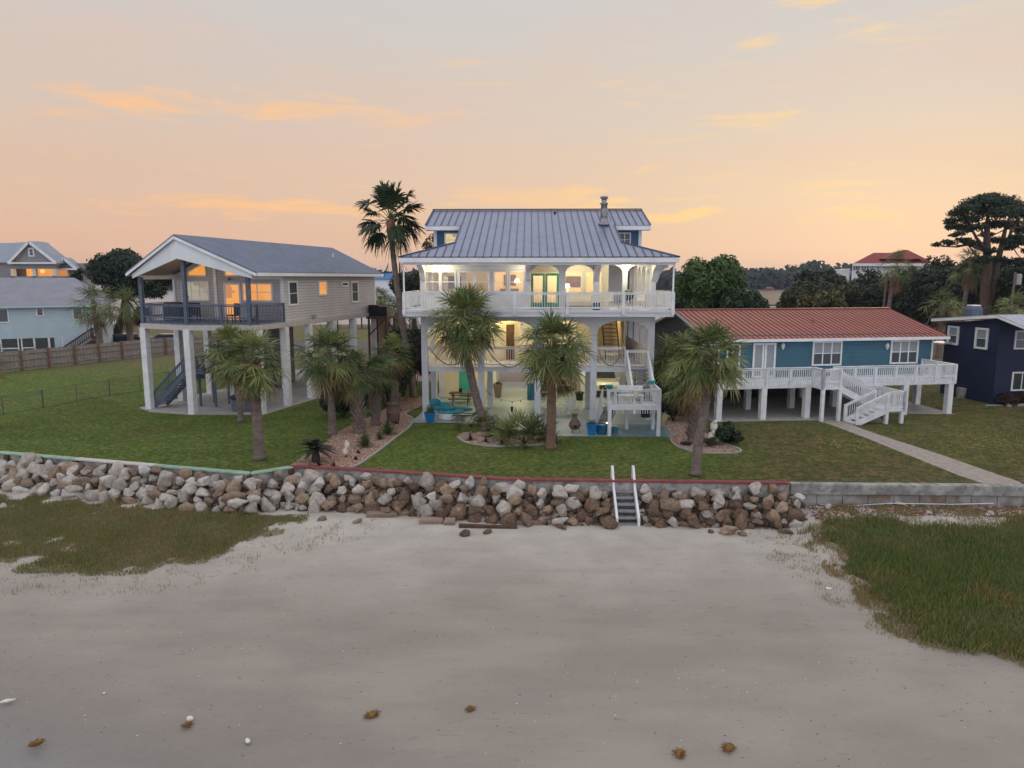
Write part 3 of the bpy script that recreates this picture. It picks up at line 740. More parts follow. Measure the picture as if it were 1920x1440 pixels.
struct(polysheet('land',[(-30,545),(900,500),(900,3000),(-1500,3000),(-1500,1250),(-500,1200),(-250,560)],-.3,'marshmat'))
# seawall pieces ------------------------------------------------------------
def capline(name,label,pts,w,h,z,mt,cat,wallmt=None,wd=.14,zb=-1.5,post=None):
    root=thing(name,label,cat,(pts[0][0],pts[0][1],0)); off=(pts[0][0],pts[0][1],0)
    c=MB()
    for a,b in zip(pts,pts[1:]): c.bar((a[0],a[1],z),(b[0],b[1],z),w,h)
    c.build('cap',mt,root,off=off,bevel=.01)
    if wallmt:
        k=MB()
        for a,b in zip(pts,pts[1:]):
            k.bar((a[0],a[1],(z-h/2+zb)/2),(b[0],b[1],(z-h/2+zb)/2),wd,z-h/2-zb)
        k.build('wall_boards',wallmt,root,off=off)
    if post:
        k=MB()
        for a,b in zip(pts,pts[1:]):
            n=max(1,min(40,int(math.dist(a,b)/post)))
            for i in range(1,n+1):
                x=a[0]+(b[0]-a[0])*i/n; y=a[1]+(b[1]-a[1])*i/n
                if x<-40: continue
                k=MB(); k.box(x-.09,y-.24,zb,x+.09,y-.06,z-h/2-.01); k.build('pile','brownwood',root,off=off)
    return root
capline('seawall','long seawall with pale green plank cap edging the left lawn',[WL[0],(-19.9,31.68)],.32,.07,.1,'greencap','seawall','oldconcrete',post=2.)
capline('seawall','seawall stretch topped by the one bare whitish plank between green ones',[(-19.88,31.67),(-15.8,30.55)],.33,.07,.105,'whitecap','seawall','oldconcrete',post=2.)
capline('seawall','seawall end with green cap that turns a corner beside the sago palm bed',[(-15.78,30.545),(-11.08,29.25),(-9.65,30.3)],.32,.07,.1,'greencap','seawall','oldconcrete',post=2.)
capline('seawall','long seawall with dark red cap behind the boulders and white steps',[(-9.75,30.36),(-8.9,30.28),(-6.9,29.95),(0,28.38),(11.2,27.85)],.28,.08,.1,'redcap','seawall','oldconcrete')
# concrete wall on the right
root=thing('seawall','weathered grey concrete block seawall with rust stains on the right','seawall',(11.3,27.85,0)); off=(11.3,27.85,0)
k=MB(); k.bar((11.25,27.84,-.12),(90,25.5,-.12),.36,.44); k.build('cap','oldconcrete',root,off=off,bevel=.04)
k=MB(); x=11.3
i=0
while x<40:
    x2=x+1.02; y=27.85-.0298*(x-11.3); y2=27.85-.0298*(x2-11.3)
    k.bar((x+.008,y+.02,-.72+.02*math.sin(i*9)),(x2-.012,y2+.02,-.72+.02*math.sin(i*9)),.26,.76); x=x2; i+=1
k.build('blocks','blockconcrete',root,off=off,bevel=.015)
k=MB(); k.tube([(13.5,27.55,-.78),(15.2,27.42,-.62),(17.6,27.40,-.66),(19.2,27.35,-.6)],.018,6); tag(k.build('pipe','white',off=(13.5,27.55,-.78)),'thin white pipe lying along the foot of the concrete seawall','pipe',loc=(13.5,27.55,-.78))
# flower beds ---------------------------------------------------------------
mat('bedgravel',(.38,.20,.135),(.27,.14,.095),scale=7,rough=.95,bump=.05,bscale=22,c3=(.50,.40,.35),s3=13,f3=.8,det=8,world=True)
BED1=smoothpoly([(-9.9,30.55),(-9.62,34.7),(-9.4,38.2),(-8.9,40.9),(-8.2,43.8),(-7.7,49.5),(-6.4,49.5),(-5.95,45.8),(-6.6,43.2),(-5.9,41.5),(-5.75,39.3),(-6.13,36.2),(-6.6,32.6),(-7.2,30.3),(-8.9,30.5)])
BED2=smoothpoly([(-2.86,36.56),(-2.16,35.1),(-0.79,34.42),(1.06,34.64),(2.17,35.34),(2.3,36.56),(.6,37.3),(-1.78,37.9),(-2.61,37.6)])
BED3=smoothpoly([(8.2,36.3),(8.25,34.3),(9.1,33.2),(10.71,33.12),(11.1,33.97),(10.48,35.94),(10.4,40.4),(9.6,44.5),(8.7,44.4),(8.4,39.)])
for nm,bd in (('flower_bed',BED1),('flower_bed',BED2),('flower_bed',BED3)):
    k=MB(); cx=sum(p[0] for p in bd)/len(bd); cy=sum(p[1] for p in bd)/len(bd)
    k.add([(x,y,.008) for x,y in bd],[tuple(range(len(bd)))]); struct(k.build(nm,'bedgravel'))
mat('chipA',(.52,.33,.25),(.42,.26,.19),scale=3,rough=.9); mat('chipB',(.62,.55,.50),(.5,.44,.4),scale=3,rough=.9); mat('chipC',(.25,.13,.09),(.2,.1,.07),scale=3,rough=.9)
def chips(bd,n,lab,seed):
    rn=random.Random(seed); k=MB(); xs=[p[0] for p in bd]; ys=[p[1] for p in bd]; c=0
    while c<n:
        x=rn.uniform(min(xs),max(xs)); y=rn.uniform(min(ys),max(ys))
        if not inpoly(x,y,bd): continue
        c+=1; s=rn.uniform(.02,.05); a=rn.uniform(0,3.14); dx,dy=math.cos(a)*s,math.sin(a)*s
        z=.02; t=rn.uniform(.01,.035); m=rn.choice((0,0,1,1,2))
        k.add([(x-dx,y-dy,z),(x+dy*.7,y-dx*.7,z),(x+dx,y+dy,z),(x-dy*.7,y+dx*.7,z),(x+dy*.1,y+dx*.1,z+t)],[(0,1,4),(1,2,4),(2,3,4),(3,0,4)],m)
    o=k.build('gravel',['chipA','chipB','chipC']); struct(o,'stuff',lab); o['category']='gravel'
chips(BED1,5200,'pinkish stone chips covering the bed under the row of palms',1)
chips(BED2,2600,'pinkish stone chips in the oval bed around the leaning palm',2)
chips(BED3,3000,'pinkish stone chips in the bed with the seagull statue',3)
def edging(pts,lab):
    k=MB(); 
    for a,b in zip(pts,pts[1:]): k.bar((a[0],a[1],.03),(b[0],b[1],.03),.1,.07)
    o=tag(k.build('bed_edging','concrete',off=(pts[0][0],pts[0][1],0)),lab,'edging',loc=(pts[0][0],pts[0][1],0))
edging([p for p in BED1 if p[0]>-7.6 and p[1]<44.5],'curved concrete edging of the long palm bed left of the patio')
edging([p for p in BED2 if p[1]<36.6],'curved concrete edging of the oval bed with the leaning palm')
edging([p for p in BED3 if p[1]<36.2],'curved concrete edging of the bed with the seagull statue')
# path, right slab, left slab
PTH=smoothpoly([(17.9,41.2),(18.2,39.5),(18.5,36.6),(18.75,32.5),(19.2,28.0),(20.75,27.95),(20.65,29.8),(20.3,33.),(19.7,36.5),(19.4,39.0),(19.6,40.6),(19.,41.5)],3)
struct(polysheet('path',PTH,.010,'pathmat'))
struct(polysheet('concrete_slab',[(11.7,40.5),(15,40.9),(18.0,41.05),(21.6,40.3),(22.4,43.2),(27.2,42.95),(26.9,47.8),(25,58),(10.,56)],.006,'concrete'))
struct(polysheet('concrete_slab',[(-24.1,45.2),(-22.6,43.6),(-19.7,42.75),(-15.2,42.75),(-12.2,53.5),(-10.8,63),(-19.5,66),(-21,56)],.006,'concrete'))
struct(polysheet('driveway',[(-12.,57),(9,57),(11,76),(-13,76)],.006,'pavers'))
struct(polysheet('road',[(-90,84),(60,84),(60,91),(-90,93)],.006,'asphalt'))
# boulders ------------------------------------------------------------------
mat('rockpale',(.47,.42,.38),(.31,.265,.23),scale=2.2,rough=.9,bump=.035,bscale=9,c3=(.55,.50,.45),s3=6,f3=.7,det=7,rand=.22)
mat('rubbleshade',(.07,.05,.038),(.04,.03,.024),scale=6,rough=.95,bump=.05,bscale=10)  # near-black tone paints the crevice shade, on some stones and the backing sheets
mat('rocktan',(.31,.215,.15),(.19,.13,.09),scale=2.2,rough=.9,bump=.035,bscale=9,c3=(.46,.37,.30),s3=6,f3=.6,det=7,rand=.22)
mat('rockbrown',(.17,.105,.07),(.09,.058,.04),scale=2.2,rough=.9,bump=.035,bscale=9,c3=(.32,.22,.15),s3=6,f3=.6,det=7,rand=.22)
mat('rockwhite',(.56,.53,.50),(.42,.39,.37),scale=2.2,rough=.9,bump=.03,bscale=9,c3=(.30,.27,.25),s3=5,f3=.4,rand=.1)
import bmesh
def rockmesh(seed,mt,sub=3):
    rn=random.Random(seed); bm=bmesh.new(); bmesh.ops.create_icosphere(bm,subdivisions=sub,radius=1)
    pl=[(Vector((rn.gauss(0,1),rn.gauss(0,1),rn.gauss(0,1))).normalized(),rn.uniform(.42,.82)) for _ in range(15)]
    for v in bm.verts:
        for d,c in pl:
            t=v.co.dot(d)-c
            if t>0: v.co-=d*t*.93
        v.co*=1+.20*noise.noise(v.co*1.5+Vector((seed,0,0)))+.05*noise.noise(v.co*5+Vector((seed,3,0)))
    me=bpy.data.meshes.new('boulder'); bm.to_mesh(me); bm.free(); me.materials.append(MT[mt])
    me.polygons.foreach_set('use_smooth',[True]*len(me.polygons)); 
    return me
RM={k:[rockmesh(i*7+j*31+3,k) for i in range(8)] for j,k in enumerate(('rockpale','rocktan','rockbrown','rockwhite'))}
CN={'rockpale':'pale grey','rocktan':'tan','rockbrown':'dark brown','rockwhite':'whitish'}
def boulder(kind,loc,sc,rn,label,group,name='boulder',cat='boulder'):
    o=bpy.data.objects.new(name,rn.choice(RM[kind])); COL.objects.link(o); o.location=loc; o.scale=sc
    o.rotation_euler=(rn.uniform(-.5,.5),rn.uniform(-.5,.5),rn.uniform(0,6.28)); tag(o,label,cat,group); return o
rn=random.Random(5)
ROWW=['top row','second row','middle row','fourth row','bottom row']
ZN=[(-21.5,'far left end of the green cap'),(-19,'left of the whitish plank'),(-15.8,'below the whitish plank'),(-13,'below the lawn palm'),(-10.8,'left of the seawall corner'),(-8.7,'at the seawall corner'),(-6.8,'below the sago palm bed'),(-4.5,'below the left end of the red cap'),(-2.2,'above the tilted slabs'),(0,'above the lone brown boulder'),(2.2,'below the straight front palm'),(4.5,'just left of the white steps'),(6.5,'just right of the white steps'),(9,'below the leaning right palm'),(99,'near the concrete wall end')]
for row in range(5):
    x=-26.5+rn.random()*.4
    while x<11.5:
        step=rn.uniform(.50,.78)
        d=(.30+.235*row+rn.uniform(-.09,.09)) if x>-8 else (.34+.285*row+rn.uniform(-.1,.1)); z=[-.10,-.36,-.66,-.94,-1.2][row]+rn.uniform(-.10,.10)+(.1 if x<-10 and row>2 else 0)
        if row==0: z-=rn.choice((0,.0,.12,.2))
        if not(4.02<x<5.18) and not (x>10.8 and row<1):
            s=rn.uniform(.20,.37)*(1.05 if x>-8 else 1.2); 
            if rn.random()<.14: s*=1.35
            left=x<-8
            pr=rn.random()
            if left: kd='rockwhite' if pr<.13 else 'rockpale' if pr<.75 else 'rocktan'
            else:
                b=row/4
                kd='rockbrown' if pr<.06+.6*b else 'rocktan' if pr<.42+.45*b else 'rockpale' if pr<.97 else 'rockwhite'
            zone=next(n for a,n in ZN if x<a)
            lab=f'{CN[kd]} boulder, {ROWW[row]}, {zone}'
            boulder(kd,(x,yw(x)-d,z),(s*rn.uniform(.95,1.3),s*rn.uniform(.8,1.1),s*rn.uniform(.75,1.05)),rn,lab,'boulders heaped against the seawall')
        x+=step*(1.08 if row in (0,) else 1.)
k=MB(); rr=random.Random(77)
for _ in range(3200):
    x=rr.uniform(-26.5,11.6); 
    if 4.1<x<5.05: continue
    L_=1.25 if x>-8 else 1.5; d=rr.uniform(.15,L_); z=-.27-1.12*(d/L_)+rr.uniform(-.14,.02); s=rr.uniform(.09,.21); p=Vector((x,yw(x)-d,z))
    n0=len(k.v); k.ell(tuple(p),(s*rr.uniform(.7,1.2),s*rr.uniform(.7,1.1),s*rr.uniform(.6,1.)),5,4,(0 if rr.random()<.45 else 2 if x<-8 or rr.random()<.35 else 3) if rr.random()<.85 else 1)
    for q in range(n0,len(k.v)): k.v[q]=tuple(c+rr.uniform(-.25,.25)*s for c in k.v[q])
k.add([(x,yw(x)-dd,zz) for x in (-27,-24.3,-11.08,-9.6,-6.9,0,3.95) for dd,zz in ((.1,-.5),(1.1,-1.5))],[(2*i,2*i+1,2*i+3,2*i+2) for i in range(6)],1)  # backing sheets behind the stones, coloured dark as painted crevice shade
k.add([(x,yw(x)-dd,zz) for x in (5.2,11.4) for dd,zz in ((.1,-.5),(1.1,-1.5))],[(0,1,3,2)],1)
o=k.build('rubble',['rockbrown','rubbleshade','rockpale','rocktan']); struct(o,'stuff','stone rubble with painted crevice shade filling the gaps between the boulders'); o['category']='rubble'
# outlying rocks
for i,(px,py,k,s,lab) in enumerate([(872,1003,'rockbrown',.27,'small brown boulder lying alone on the sand left of the plank'),(914,998,'rockbrown',.2,'small dark rock on the sand just right of the lone brown boulder'),
    (1362,1000,'rocktan',.42,'long flat tan boulder on the sand right of the steps'),(1393,1002,'rocktan',.22,'small tan rock beside the long flat boulder on the sand'),(1052,990,'rockbrown',.28,'dark brown rock on the sand left of the white steps'),
    (1332,998,'rockbrown',.16,'tiny brown rock left of the long flat boulder'),(1475,1000,'rockbrown',.3,'brown rock in the grass edge below the heap end'),(605,975,'rocktan',.22,'flat tan rock half sunk in sand below the leftmost slab'),
    (668,980,'rocktan',.2,'small tan rock half sunk in sand below the second slab'),(1483,935,'rocktan',.5,'big smooth tan boulder at the right end of the heap beside the concrete wall'),(1553,952,'rockwhite',.22,'whitish rock on red wrack below the concrete wall'),
    (1690,948,'rockpale',.24,'left one of the paired pale rocks at the foot of the concrete wall'),(1710,948,'rockwhite',.2,'right one of the paired pale rocks at the foot of the concrete wall'),(1722,938,'rockwhite',.16,'whitish rock leaning on the hole in the concrete wall'),(1893,940,'rocktan',.2,'tan rock at the far right foot of the concrete wall'),(1917,941,'rockwhite',.18,'whitish rock at the right picture edge by the wall'),
    (8,952,'rockwhite',.22,'whitish rock on the sand at the far left below the heap'),(1741,962,'rockwhite',.16,'flat white rock in the grass below the paired pale rocks'),(1766,977,'rockwhite',.2,'flat pale rock out in the grass below the concrete wall'),(1858,962,'rockwhite',.16,'flat white rock in grass near the right edge')]):
    zz=-1.38
    for _ in range(4): x,y=G(px,py,zz); zz=zbeach(x,y)
    boulder(k,(x,y,zz+s*.25),(s*1.25,s*.85,s*.62),rn,lab,'rocks scattered on the beach')
# concrete slabs at the foot of the heap
def slab(px0,px1,py,lab,mt='slabstone',w=.4,h=.2,rz=0,tilt=.1):
    zz=-1.38
    for _ in range(4): x0,y0=G(px0,py,zz); x1,y1=G(px1,py,zz); zz=zbeach((x0+x1)/2,y0)
    k=MB(); L=x1-x0; k.box(-L/2,-w/2,-h/2,L/2,w/2,h/2)
    r=random.Random(int(px0)); k.v=[(a+r.uniform(-.03,.03),b+r.uniform(-.03,.03),c+r.uniform(-.02,.02)) for a,b,c in k.v]
    o=k.build('stone_slab',mt,bevel=.025); tag(o,lab,'slab','slabs along the foot of the boulders',((x0+x1)/2,y0+.15,zz+h*.35)); o.rotation_euler=(tilt,r.uniform(-.06,.06),rz)
mat('slabstone',(.30,.215,.17),(.22,.155,.125),scale=3,rough=.95,bump=.012,bscale=20,c3=(.36,.28,.23),s3=8,f3=.5,rand=.15)
for a in [(585,648,955,'leftmost long brown slab at the foot of the heap'),(650,688,960,'short slab right of the leftmost long slab'),(686,745,970,'tilted slab third from the left'),(748,788,966,'grey broken slab leaning on the heap'),(786,830,982,'reddish slab lying nearest the lone boulder'),(832,852,984,'small square slab right of the reddish one'),
    (962,1018,984,'thin slab left of the dark rock near the steps'),(1020,1042,978,'short pale slab under the heap left of the steps'),(1096,1142,978,'low slab touching the white steps on the left'),(1196,1266,977,'long slab touching the white steps on the right'),(1268,1314,979,'second slab right of the steps'),(1318,1362,980,'third slab right of the steps'),(1366,1412,983,'rightmost slab behind the flat tan boulder')]: slab(*a)
k=MB(); k.box(-1.15,-.09,-.06,1.15,.09,.06); x,y=G(915,990,-1.4); o=k.build('driftwood_plank','brownwood',bevel=.02); tag(o,'weathered wooden plank lying on sand before the boulders','plank',loc=(x,y,zbeach(x,y)+.05)); o.rotation_euler=(0,.02,-.06)
k=MB(); k.bar((0,0,0),(.75,-.7,-.35),.14,.1); k.bar((.3,.1,.05),(1.15,-.55,-.25),.12,.05); x,y=G(1490,960,-1.1); tag(k.build('driftwood_log','whitecap'),'split grey driftwood log leaning at the right end of the boulders','log',loc=(x,y,-.9))
# white beach steps ---------------------------------------------------------
def beach_steps():
    x0,x1=4.14,5.0; root=thing('beach_steps','white wooden steps with grey treads leading over the boulders to the sand','steps',(4.57,27.9,0)); off=(4.57,27.9,0)
    yt,yb=28.35,27.05; zb=-1.42
    for x in (x0,x1):
        k=MB(); k.extr([(x-.05,28.5,-.25),(x-.05,26.92,zb),(x-.05,27.12,zb),(x-.05,28.52,-.06)],(.1,0,0)); 
        k.extr([(x-.045,28.62,.62),(x-.045,28.42,.62),(x-.045,27.95,-.15),(x-.045,26.86,-1.05),(x-.045,26.86,-1.44),(x-.045,27.05,-1.44),(x-.045,27.15,-1.1),(x-.045,28.2,-.3),(x-.045,28.62,-.1)],(.09,0,0)); k.build('side_rail','white',root,off=off)
    for i in range(7):
        t=i/6; y=28.28-(28.28-27.05)*t; z=-.1-(1.27)*t
        k=MB(); k.box(x0+.05,y-.13,z-.03,x1-.05,y+.13,z+.03); k.build('tread','greytread',root,off=off)
mat('greytread',(.30,.30,.32),(.22,.22,.24),scale=4,rough=.8)
beach_steps()
# grasses on the beach ------------------------------------------------------
def meadow(lab,poly,n,h,mats,wts,seed,edge=1.,name='marsh_grass',dens=.5,w=.009,zf=zbeach,lean=.4,clump=True,keep=None):
    rn=random.Random(seed); k=MB(); xs=[p[0] for p in poly]; ys=[p[1] for p in poly]; c=0; tries=0
    while c<n and tries<n*12:
        tries+=1
        x=rn.uniform(min(xs),max(xs)); y=rn.uniform(min(ys),max(ys))
        jx=x+nz(x,y,.9)*edge+nz(x,y,3,2)*edge*.4; jy=y+nz(x,y,.9,7)*edge
        if not inpoly(jx,jy,poly): continue
        if clump and nz(x,y,1.2,4)+.5*nz(x,y,3.1,8)+dens<0 and rn.random()<.85: continue
        if keep and not keep(x,y,rn): continue
        c+=1; z=zf(x,y); a=rn.uniform(0,6.28); hh=h*rn.uniform(.45,1.15)*(.8+.5*nz(x,y,.5,3)); l=lean*rn.uniform(.1,1.3)*hh
        dx,dy=math.cos(a)*l,math.sin(a)*l; b=rn.uniform(0,6.28); sx,sy=math.cos(b)*w,math.sin(b)*w
        g=nz(x,y,.7,11)*.55+nz(x,y,.2,2)*.3+rn.random(); m=0
        for q in wts:
            if g>q: m+=1
        k.add([(x-sx,y-sy,z-.02),(x+sx,y+sy,z-.02),(x+dx*.4+sx*.6,y+dy*.4+sy*.6,z+hh*.6),(x+dx,y+dy,z+hh)],[(0,1,2,3)],min(m,len(mats)-1))
    o=k.build(name,list(mats)); struct(o,'stuff',lab); o['category']='grass'
meadow('tall green cordgrass filling the beach below the concrete wall',[(12.2,26.3),(11.9,24.6),(11.5,22.6),(11.2,20.5),(11.3,18.6),(12.1,17.4),(14.,16.9),(20,16.5),(30,18),(30,26.6),(20,26.2)],95000,.33,('grassD','grassA','grassB','grassC'),(.35,.8,1.05),3,edge=.9,dens=.9,w=.013)
meadow('short dry tufts and wrack at the foot of the concrete wall',[(11.9,27.6),(11.9,25.9),(20,25.6),(30,25.6),(30,27)],9000,.16,('grassC','grassB','grassA'),(.45,.8),4,edge=.4,dens=.15)
meadow('olive beach grass spreading below the boulders on the left',[(-30,31.5),(-22,30.3),(-16,28.9),(-10.2,28.3),(-7.9,28.5),(-8.9,26.9),(-9.9,24.9),(-11.,23.2),(-13,22.4),(-15.5,22.6),(-18,23.8),(-30,25.6)],80000,.17,('grassA','grassB','grassB','grassC'),(.22,.7,1.0),5,edge=1.1,dens=.75,w=.011)
meadow('sparse grass sprigs along the beach edges',[(-20,24),(-10.5,22.5),(-8,27),(-5,28),(-4,27.3),(-8,24.),(-11,21),(-22,21)],1500,.14,('grassB','grassC'),(.5,),6,edge=1.,dens=-.05)
meadow('rusty dry fringe along the edge of the cordgrass',[(11.0,26.0),(12.3,26.4),(12.,24.),(11.9,21),(12.2,18.8),(14,17.6),(20,17.2),(20,16.2),(13.5,16.5),(10.8,18.2),(10.5,22.)],9000,.2,('grassC','grassB','grassA'),(.45,.8),17,edge=.6,dens=.15)
meadow('sparse dry sprigs on the sand beside the cordgrass',[(8.6,26.3),(11.8,27),(12,24),(12,17),(10.2,18.5),(9,23)],2000,.13,('grassB','grassC','grassA'),(.4,.8),7,edge=.8,dens=-.12)
def wrack(lab,poly,n,seed,mt,sc=1.,zf=zbeach):
    rn=random.Random(seed); k=MB(); xs=[p[0] for p in poly]; ys=[p[1] for p in poly]; c=0
    while c<n:
        x=rn.uniform(min(xs),max(xs)); y=rn.uniform(min(ys),max(ys))
        if not inpoly(x,y,poly) or nz(x,y,.5,6)+nz(x,y,2,1)*.6<rn.uniform(-.5,.45): continue
        c+=1; s=rn.uniform(.008,.03)*sc; a=rn.gauss(0,.6); z=zf(x,y); dx,dy=math.cos(a)*s*1.6,math.sin(a)*s*1.6
        k.add([(x-dx,y-dy,z+.004),(x+dy*.4,y-dx*.4,z+.004),(x+dx,y+dy,z+.006),(x-dy*.4,y+dx*.4,z+s*.5)],[(0,1,2,3)])
    o=k.build('wrack',mt); struct(o,'stuff',lab); o['category']='wrack'
wrack('dark flecks of wrack scattered over the open sand',[(-16,14),(16,13),(12,25),(5,27),(-7,27.5),(-11,22),(-20,20)],1900,8,'wrackmat') if False else None
mat('wrackmat',(.10,.07,.05),(.16,.11,.07),scale=3,rough=.95)
wrack('dark flecks of wrack scattered over the open sand',[(-16,14),(16,13),(12,25),(5,27),(-7,27.5),(-11,22),(-20,20)],700,8,'wrackmat',.75)
mat('shellbit',(.7,.68,.64),rough=.6)
wrack('tiny white shell bits scattered over the wet sand',[(-14,15),(-2,13.2),(14,13),(12,20),(-10,20)],150,18,'shellbit',.7)
mat('redwrack',(.20,.075,.045),(.14,.06,.04),scale=3,rough=.95)
wrack('reddish dry wrack heaped along the concrete wall',[(11.6,27.7),(12,26.3),(15,26.6),(22,26.4),(22,27.4)],2600,9,'redwrack',1.8)
# shells and seaweed
def shell(px,py,s,lab,kind='shell',z=-1.6,mt='white',el=(1,.6,.4)):
    for _ in range(3): x,y=G(px,py,z); z=max(zbeach(x,y),-1.66)
    k=MB(); rn=random.Random(int(px)); 
    for i in range(4 if kind=='seaweed_clump' else 2):
        c=(rn.uniform(-.4,.4)*s,rn.uniform(-.3,.3)*s,0); k.ell(c,(s*el[0]*rn.uniform(.5,.9),s*el[1]*rn.uniform(.5,.9),s*el[2]*rn.uniform(.7,1)),10,6)
    if kind=='seaweed_clump':
        for i in range(160):
            a=rn.uniform(0,6.28); r=s*rn.uniform(.3,1.1); p=Vector((math.cos(a)*r*.9,math.sin(a)*r*.6,s*.25*rn.random())); q=p+Vector((rn.gauss(0,.05),rn.gauss(0,.05),rn.gauss(0.01,.015))); k.bar(p,q,.008,.006)
    o=k.build(kind,mt,smooth=True); tag(o,lab,kind.split('_')[0],loc=(x,y,z+s*.15)); o.rotation_euler=(0,0,rn.uniform(0,3)); return o
mat('seaweed',(.26,.13,.035),(.17,.085,.03),scale=6,rough=.9); mat('shellmat',(.72,.70,.68),(.6,.57,.54),scale=8,rough=.5)
shell(15,1315,.13,'long white shell in the wet sand at the left edge',mt='shellmat',el=(1.2,.4,.25)); shell(353,1349,.12,'white shell with a brown lump on the wet sand',mt='shellmat',el=(.9,.7,.7))
shell(352,1360,.06,'brown lump stuck on the white shell','seaweed_clump',mt='seaweed'); shell(462,1390,.09,'small round white shell at the water edge',mt='shellmat',el=(.9,.8,.5)); shell(195,1300,.05,'tiny white shell far from the others',mt='shellmat')
shell(1555,1104,.13,'flat white shell on sand near the cordgrass',mt='shellmat',el=(1.2,.6,.25))
shell(698,1343,.16,'oval brown seaweed clump left of centre on the sand','seaweed_clump',mt='seaweed'); shell(882,1331,.07,'small brown seaweed clump near the picture centre','seaweed_clump',mt='seaweed')
shell(1274,1415,.14,'oval brown seaweed clump at the bottom edge','seaweed_clump',mt='seaweed'); shell(1366,1404,.15,'rounded brown seaweed clump right of the oval one at the bottom','seaweed_clump',mt='seaweed'); shell(68,1396,.13,'brown seaweed clump under shallow water','seaweed_clump',mt='seaweed')
# lawn edge tufts and turf
LWN=[(x,y+.25) for x,y in WL[1:9]]+[(26,27.6),(30,42),(22,40),(20.3,40),(20.5,36),(20.5,31),(19.3,28.1),(19.,28.1),(20.3,33),(20.4,36.4),(19.,40.2),(11.8,40),(8.4,36.9),(1,36.3),(-6,40.2),(-15,42.4),(-19.7,42.4),(-24.5,45),(-30,50),(-30,35)]
BEDS=(BED1,BED2,BED3,PTH)
LW1=[(-30,34.8),(-24.3,33.1),(-11.08,29.5),(-9.6,30.6),(-6.9,30.2),(0,28.6),(9.5,28.1),(9.5,36.9),(1.5,36.3),(-2,38.2),(-6,39.9),(-7,46),(-12,50),(-15,42.4),(-19.7,42.4),(-24.5,45),(-30,50)]
LW2=[(9.5,28.1),(20,27.8),(27,27.6),(32,44),(27.5,46),(27.4,42.7),(22.4,42.8),(21.7,40),(18,40.8),(11.8,40),(9.5,37.)]
def notbed(x,y,r): return not any(inpoly(x,y,b) for b in BEDS)
meadow('short green turf blades over the two left lawns',[p for p in LWN if p[0]<9.5]+[(9.5,37),(9.5,28.5)] if False else LW1,60000,.05,('turfA','turfA','turfB'),(.45,.9),21,edge=.0,name='turf_grass',w=.02,zf=lambda x,y:0.,clump=False,keep=notbed)
meadow('thin brownish turf blades over the right lawn',LW2,42000,.05,('turfB','turfA','turfC'),(.45,.8),22,edge=.0,name='turf_grass',w=.02,zf=lambda x,y:0.,clump=False,keep=notbed)
# ---------------------------------------------------------------- main house
MF=Fr(1.5,41.17,-1.4)
H=thing('beach_house','three storey white beach house with arched balconies and grey metal roof','house',(1.5,41.17,0),R(-1.4))
FM=lambda v0:(lambda a,b,w:(a,v0-w,b))      # facade facing the beach
FR=lambda u0:(lambda a,b,w:(u0+w,a,b))      # facade facing right (+u), a runs with v
FL=lambda u0:(lambda a,b,w:(u0-w,a,b))
CU=[-6.61,-3.32,0.0,3.26,6.56]
for i,u in enumerate(CU):
    k=MB(); k.box(u-.18,0,0,u+.18,.36,5.2); k.build('column','stucco',H)
for u in (-6.61,-3.0,.05,3.26,6.56):
    for v in (3.75,7.75,11.7,15.3):
        if u==-3.0 and v in(3.75,): pass
        k=MB(); k.box(u-.18,v,0,u+.18,v+.36,2.88); k.build('column','stucco',H)
k=MB(); k.box(-6.4,.04,2.87,4.9,.30,3.15); k.box(4.9,.05,2.9,6.38,.30,3.12); k.build('beam','stucco',H)
# floors
k=MB(); k.box(-6.79,.31,2.885,6.74,15.6,3.12); k.build('floor_slab','stucco',H)
k=MB(); k.box(-7.57,-1.40,6.15,7.52,12.5,6.50); k.box(-6.7,12.5,6.16,6.6,16,6.49); k.box(-7.62,-1.45,6.38,7.57,-1.40,6.52); k.build('balcony_deck','stucco',H)
# level two: arcade, back wall
k=MB(); wall(k,FM(.35),-6.79,6.74,5.2,6.15,0,.34,[(a+.18,b-.18,5.19,5.2,5.84) for a,b in zip(CU,CU[1:])]); k.build('arcade_wall','stucco',H)
k=MB(); wall(k,FR(6.38),.36,14.,3.12,6.15,0,.34,[(.9+i*2.7,3.0+i*2.7,4.25,5.1,5.8) for i in range(5)]); k.build('side_wall','stucco',H)
k=MB(); wall(k,FL(-6.44),.36,14.,3.12,6.15,0,.34,[(1.2,3.2,3.6,5.1,5.7)]); k.build('side_wall','stucco',H)
k=MB(); wall(k,FM(3.7),-6.44,3.55,3.12,6.15,0,.2,[]); k.box(3.55,3.6,3.12,3.75,12,6.15); k.box(3.75,12,3.12,6.4,12.2,6.15); k.box(5.62,5.0,3.12,5.75,12,6.15); k.build('wall','intwall',H)
window(H,FM(3.5),-1.05,3.9,.25,5.5,'warmpane',2,2); window(H,FM(3.5),-5.6,4.1,-4.0,5.4,'warmpane',2,2); window(H,FM(3.5),1.2,3.9,2.4,5.4,'warmpane',2,1)
k=MB(); k.box(-1.95,3.44,3.2,-1.45,3.5,5.4); k.build('shutter','brownwood',H); 
k=MB(); k.box(-3.2,3.43,3.14,-2.2,3.5,5.3); d=k.build('door','cream',H); k=MB(); k.ell((-2.3,3.4,4.2),(.04,.04,.04)); k.build('handle','brass',d)
k=MB(); k.box(-5.8,3.40,5.55,-3.8,3.5,5.8); k.build('awning','redcap',H)
